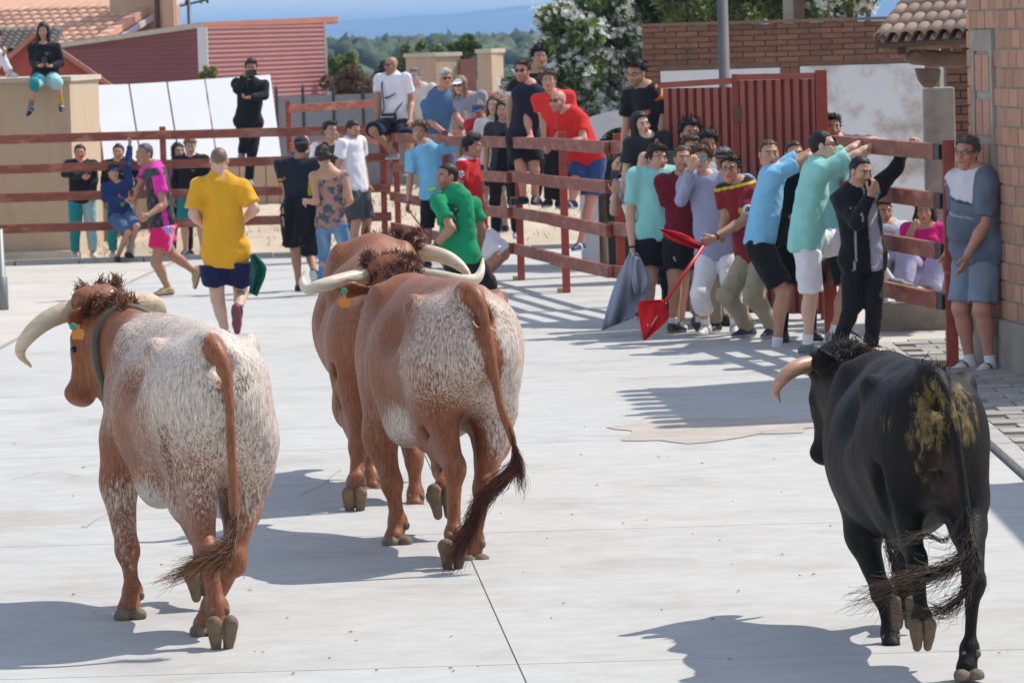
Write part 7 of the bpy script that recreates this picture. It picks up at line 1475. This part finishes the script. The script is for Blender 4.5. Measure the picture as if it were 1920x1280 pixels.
def badge(o, S):
    q = S['J']['L']; d = nrm(q['el'] - q['sh']); c = q['sh'] * .45 + q['el'] * .55 - np.array((.0, .083, 0)); F = Field(c - .09, c + .09, .006); F.ell(c, (.048, .018, .044)); v, qd = F.surf(); cc = np.tile(np.array((.66, .66, .70)), (len(v), 1)); r_ = v - c
    for (x0, z0, x1, z1) in ((-.022, -.020, -.006, .020), (-.014, -.002, -.002, -.002), (.006, .016, .026, .016), (.006, .016, .006, -.018), (.006, -.018, .024, -.018)):
        t = np.clip(((r_[:, 0] - x0) * (x1 - x0) + (r_[:, 2] - z0) * (z1 - z0)) / ((x1 - x0) ** 2 + (z1 - z0) ** 2 + 1e-9), 0, 1); cc[np.hypot(r_[:, 0] - x0 - t * (x1 - x0), r_[:, 2] - z0 - t * (z1 - z0)) < .0055] = (.03, .03, .04)
    link("sleeve_badge", mesh_np("sleeve_badge", v - S['base'], qd, True, cc), M_cloth, o)
person(1410, 36.9, H=1.74, face=-42, skin='b', hair=('short', 'dark'), top_=tee((.20, .012, .020), fn=belg, off=.018, collar=.010, name='jersey', sleeve=.68), bottom=dict(c=(.36, .31, .22), kind='trousers', len=1.97, ease=1.1), shoes=dict(c=(.02, .04, .08), sole=(.4, .4, .42)), build=1.1, wear=(('glasses',), ('watch', 'L', BLK)), look=30, j=dict(pel=(1420, 472), neck=(1388, 346), head=(1369, 318), shL=(1408, 366, -.14), elL=(1396, 414, -.26), wrL=(1338, 446, -.42), elR=(1362, 410, .1), wrR=(1350, 440, -.1)), hands=('fist', 'fist'), extra=badge, group=YM, label="man in glasses and a yellow trimmed dark red jersey holding the flag stick")
def polo_str(ul, uf, ua, arm, sa, cc): cc[np.sin(ua * 2 * math.pi / .085) > .3] = (.13, .16, .24); return cc
person(1362, 37.75, top=280, face=-18, skin='c', hair=('short', 'grey'), top_=tee((.20, .30, .46), fn=polo_str, collar=.02, name='polo_shirt', off=.02), bottom=dict(c=(.33, .28, .19), kind='trousers', len=1.95), shoes=SH_B, build=1.12, wear=(('cap', (.05, .045, .04)),), j=dict(elR=(1326, 420), wrR=(1318, 455, -.2)), group=YM, label="older man in a blue striped polo half hidden behind the dark red jersey")
person(1297, 38.9, top=226, face=10, skin='b', hair=('thick', 'black'), top_=tee((.10, .10, .11)), bottom=dict(c=BLK, len=.9), shoes=SH_B, group=YM, label="black haired man at the back, tallest before the left leaf of the gate")
person(1296, 38.35, top=256, face=20, skin='a', hair=('short', 'brown'), top_=tee((.3, .3, .32)), bottom=dict(c=(.04, .05, .09), len=.9), shoes=SH_W, group=YM, label="brown haired man mostly hidden above the maroon t-shirt")
person(1327, 38.6, top=250, face=15, skin='b', hair=('curly', 'dark'), top_=tee((.45, .45, .47)), bottom=dict(c=(.25, .27, .36), kind='trousers', len=1.9), shoes=SH_BB, wear=(('headshades',),), group=YM, label="curly haired man with blue sunglasses pushed up on his head")
person(1440, 35.8, H=1.80, face=78, skin='b', hair=('crop', 'brown'), top_=tee((.20, .48, .72), off=.018, loose=1.1, hem=-.04, name='t_shirt'), bottom=dict(c=BLK, len=.84, ease=1.2), shoes=SH_W, sock=((.72, .70, .74), .20), head=12, build=.95,
    j=dict(pel=(1426, 444), neck=(1450, 318), head=(1442, 290), shR=(1452, 330, -.16), shL=(1452, 320, .18), elR=(1515, 296, -.10), wrR=(1574, 262, .3), elL=(1520, 288, .25), wrL=(1590, 258, .6), hipR=(1424, 460, -.08), knR=(1468, 548, -.12), anR=(1456, 652, -.10), knL=(1492, 412, .15), anL=(1545, 470, .35)), hands=('rail', 'rail'), group=YM, label="youth in a light blue t-shirt bracing one raised leg against the gate post")
person(1490, 36.3, top=266, face=12, skin='b', hair=('crop', 'dark'), top_=tee(BLK), bottom=dict(c=BLK, len=.95, ease=1.2), shoes=SH_BB, sock=(BLK, .5), group=YM, label="dark haired man in black between the light blue and the pale turquoise t-shirts")
person(1522, 34.7, H=1.78, face=82, skin='p', hair=('crop', 'black'), top_=tee((.27, .60, .56), off=.024, loose=1.18, hem=-.07, sleeve=.75), bottom=dict(c=(.74, .72, .76), len=(1.0, 1.0), ease=1.08), shoes=dict(c=(.10, .14, .13), sole=(.5, .5, .5)), sock=((.72, .70, .74), .22), wear=(('glasses',),),
    j=dict(pel=(1512, 444), neck=(1532, 306), head=(1543, 274), shR=(1544, 320, -.17), shL=(1540, 312, .18), elR=(1604, 292, -.12), wrR=(1656, 266, .0), elL=(1598, 280, .25), wrL=(1636, 262, .4), hipR=(1514, 460, -.08), knR=(1520, 548, -.05), anR=(1514, 648, -.05), hipL=(1540, 455, .1), knL=(1612, 452, .2), anL=(1668, 524, .35)), hands=('rail', 'rail'), group=YM, label="youth in a pale turquoise t-shirt and white shorts hanging on the rail")
person(1578, 36.0, H=1.74, face=85, skin='b', hair=('short', 'black'), top_=tee((.22, .50, .48)), bottom=dict(c=BLK, len=.9), shoes=SH_G, sock=((.72, .70, .74), .2), j=dict(head=(1564, 288), neck=(1570, 312), pel=(1560, 440), elR=(1600, 290, 0), wrR=(1622, 262, -.1), elL=(1590, 288, .2), wrL=(1610, 260, .2)), hands=('rail', 'rail'), group=YM, label="youth in turquoise hidden behind the man in the black tracksuit")
def openjacket(ul, uf, ua, arm, sa, cc): m = (np.abs(ul - .05) < .045 + .02 * (ua < .2)) & (uf > .03) & (~arm) & (ua < .46); cc[m] = (.40, .40, .54); m2 = (np.abs(np.abs(ul - .05) - .056) < .008) & (uf > .03) & (~arm); cc[m2] = (.30, .30, .32); e = (np.abs(ul + .14 - .02 * np.sin(ua * 9)) < .006) & (~arm) & (ua < .35); cc[e] = (.45, .45, .46); return cc
person(1612, 33.9, H=1.72, face=28, skin='a', hair=('crop', 'black'), beard=.25, top_=tee(BLK, sl='long', fn=openjacket, name='track_jacket', off=.024, loose=1.06, hem=-.075, collar=.018), bottom=dict(c=(.014, .014, .016), kind='trousers', len=1.97, ease=1.0), shoes=SH_BB, build=1.02, head=35, tilt=14,
    j=dict(pel=(1618, 480), neck=(1606, 352), head=(1614, 322), shL=(1646, 352), elL=(1682, 312, .0), wrL=(1700, 268, .1), shR=(1578, 372), elR=(1604, 418, -.2), wrR=(1632, 366, -.28), knR=(1598, 570, -.1), anR=(1572, 650, 0), knL=(1638, 562, -.1), anL=(1636, 648, .1)), hands=('rail', 'face'), wear=(('patch', 'logo_bar', (-.13, .13, .40), [(-.03, -.008), (.03, -.004), (.03, .010), (-.03, .006)], (.6, .6, .6), (0, 1, .1)),), group=YM, label="man in an open black tracksuit, hand at mouth, one arm on the rail")
person(1563, 39.4, H=1.74, gz=.30, face=10, skin='b', hair=('short', 'black'), top_=tee((.1, .1, .12)), bottom=dict(c=BLK, kind='trousers', len=1.9), shoes=SH_B, j=dict(head=(1560, 240), neck=(1566, 262), pel=(1570, 372)), group=YM, label="man peeking out behind the right end of the red gate")
def greytee(ul, uf, ua, arm, sa, cc):
    z = ua + .18 * ul; cc[:] = (.125, .155, .205); cc[(z > .33) & (~arm) & (uf > -.02)] = (.62, .60, .64); cc[(np.abs(z - .33) < .010) & (~arm)] = (.045, .06, .09); cc[(z > .30) & (ul > .10)] = (.125, .155, .205); cc[(np.abs(z - .235) < .007) & (~arm)] = (.3, .32, .36); return cc
person(1832, 32.3, top=254, face=-52, skin='r', hair=('short', 'salt'), top_=tee((.08, .10, .15), fn=greytee, off=.022, loose=1.14, sleeve=.80, hem=-.075), bottom=dict(c=(.20, .25, .32), len=.90, ease=.96), shoes=SH_W, sock=((.74, .73, .77), .16), build=1.18, belly=1.0, look=16, wear=(('glasses',), ('watch', 'L', (.32, .31, .28))),
    j=dict(head=(1812, 288), neck=(1828, 326), shL=(1852, 348, -.15), elL=(1846, 420, -.18), wrL=(1814, 478, -.28)), stance=.07, hands=('relax', 'relax'), group="people watching from the fences", label="grey haired man in glasses and a blue-grey t-shirt by the brick corner")
step = empty("stone_step", (3.3, 38.2, G(38))); tag(step, "low stone step the woman in pink sits on", "step"); a, b = at(1640, 520, 37.9), at(1800, 520, 37.9); MB().box((a[0], 37.6, G(38) - .05), (b[0], 38.0, G(38) + .22)).build("step_block", M_stone, step, bevel=.02)
person(1735, 37.6, H=1.66, face=-12, sex='f', skin='b', hair=('long', 'dark', .22), top_=tee((.62, .016, .19)), bottom=dict(c=(.42, .39, .58), kind='trousers', len=1.9, ease=1.3, cuffr=.08), shoes=SH_W, j=dict(pel=(1738, 505), neck=(1738, 424), head=(1734, 398), knR=(1700, 482, -.35), knL=(1758, 486, -.35), anR=(1694, 538, -.42), anL=(1742, 545, -.42), elR=(1704, 448), wrR=(1712, 424, -.2)), hands=('relax', 'fist'), label="woman in a bright pink top and lilac trousers sitting behind the short fence")
person(1668, 37.8, H=1.7, face=20, skin='b', hair=('short', 'dark'), top_=tee((.45, .52, .60)), bottom=dict(c=(.4, .42, .5), kind='trousers', len=1.9), shoes=SH_W, j=dict(pel=(1664, 505), neck=(1660, 424), head=(1655, 398), knL=(1690, 490, -.35), anL=(1690, 550, -.35), knR=(1655, 490, -.4), anR=(1650, 550, -.4)), label="person in pale blue sitting behind the man in the black tracksuit")
# --- red flag on a stick
fs_ = empty("flag_stick", at(1213, 610, 36.0)); tag(fs_, "red tipped white stick with red cloths held out over the road", "flag stick")
a, b = at(1216, 612, 36.05), at(1318, 462, 36.42); mb = MB(); mb.tube([a, a * .7 + b * .3], [.016, .016], 8); mb.build("stick_tip", mat("stick_white", (.62, .60, .62), rough=.5), fs_, smooth=True); MB().tube([a * .7 + b * .3, b], [.0165, .017], 8).build("stick", mat("stick_red", (.55, .025, .03), rough=.45), fs_, smooth=True)
o = cloth("cape", "x", "x", ([(1242, 562), (1200, 564), (1196, 580), (1206, 638)], [(1246, 562), (1252, 580), (1252, 600), (1210, 638)]), 36.08, (.55, .012, .016), .02, 21, .05, 12, 12); del o["label"], o["category"]; o.name = "flag_cloth"; o.parent = fs_; o.location = o.location - fs_.location
o = cloth("cape", "x", "x", ([(1236, 430), (1262, 452), (1310, 468)], [(1238, 429), (1280, 438), (1316, 458)]), 36.40, (.60, .016, .018), .05, 22, .05, 12, 12); del o["label"], o["category"]; o.name = "flag_cloth"; o.parent = fs_; o.location = o.location - fs_.location
# ================================================================== air
hz = bpy.data.materials.new("haze"); hz.use_nodes = True; N = hz.node_tree.nodes; L = hz.node_tree.links
N.remove(N["Principled BSDF"]); pv = N.new("ShaderNodeVolumePrincipled"); pv.inputs["Color"].default_value = (.36, .62, 1.0, 1); pv.inputs["Density"].default_value = .00024; pv.inputs["Anisotropy"].default_value = 0.0
L.new(pv.outputs[0], N["Material Output"].inputs["Volume"])
hb = MB().box((-20000, -120, float(G(12000)) - 2.0), (20000, 14500, 78)).build("haze", hz); tag(hb, kind="stuff")
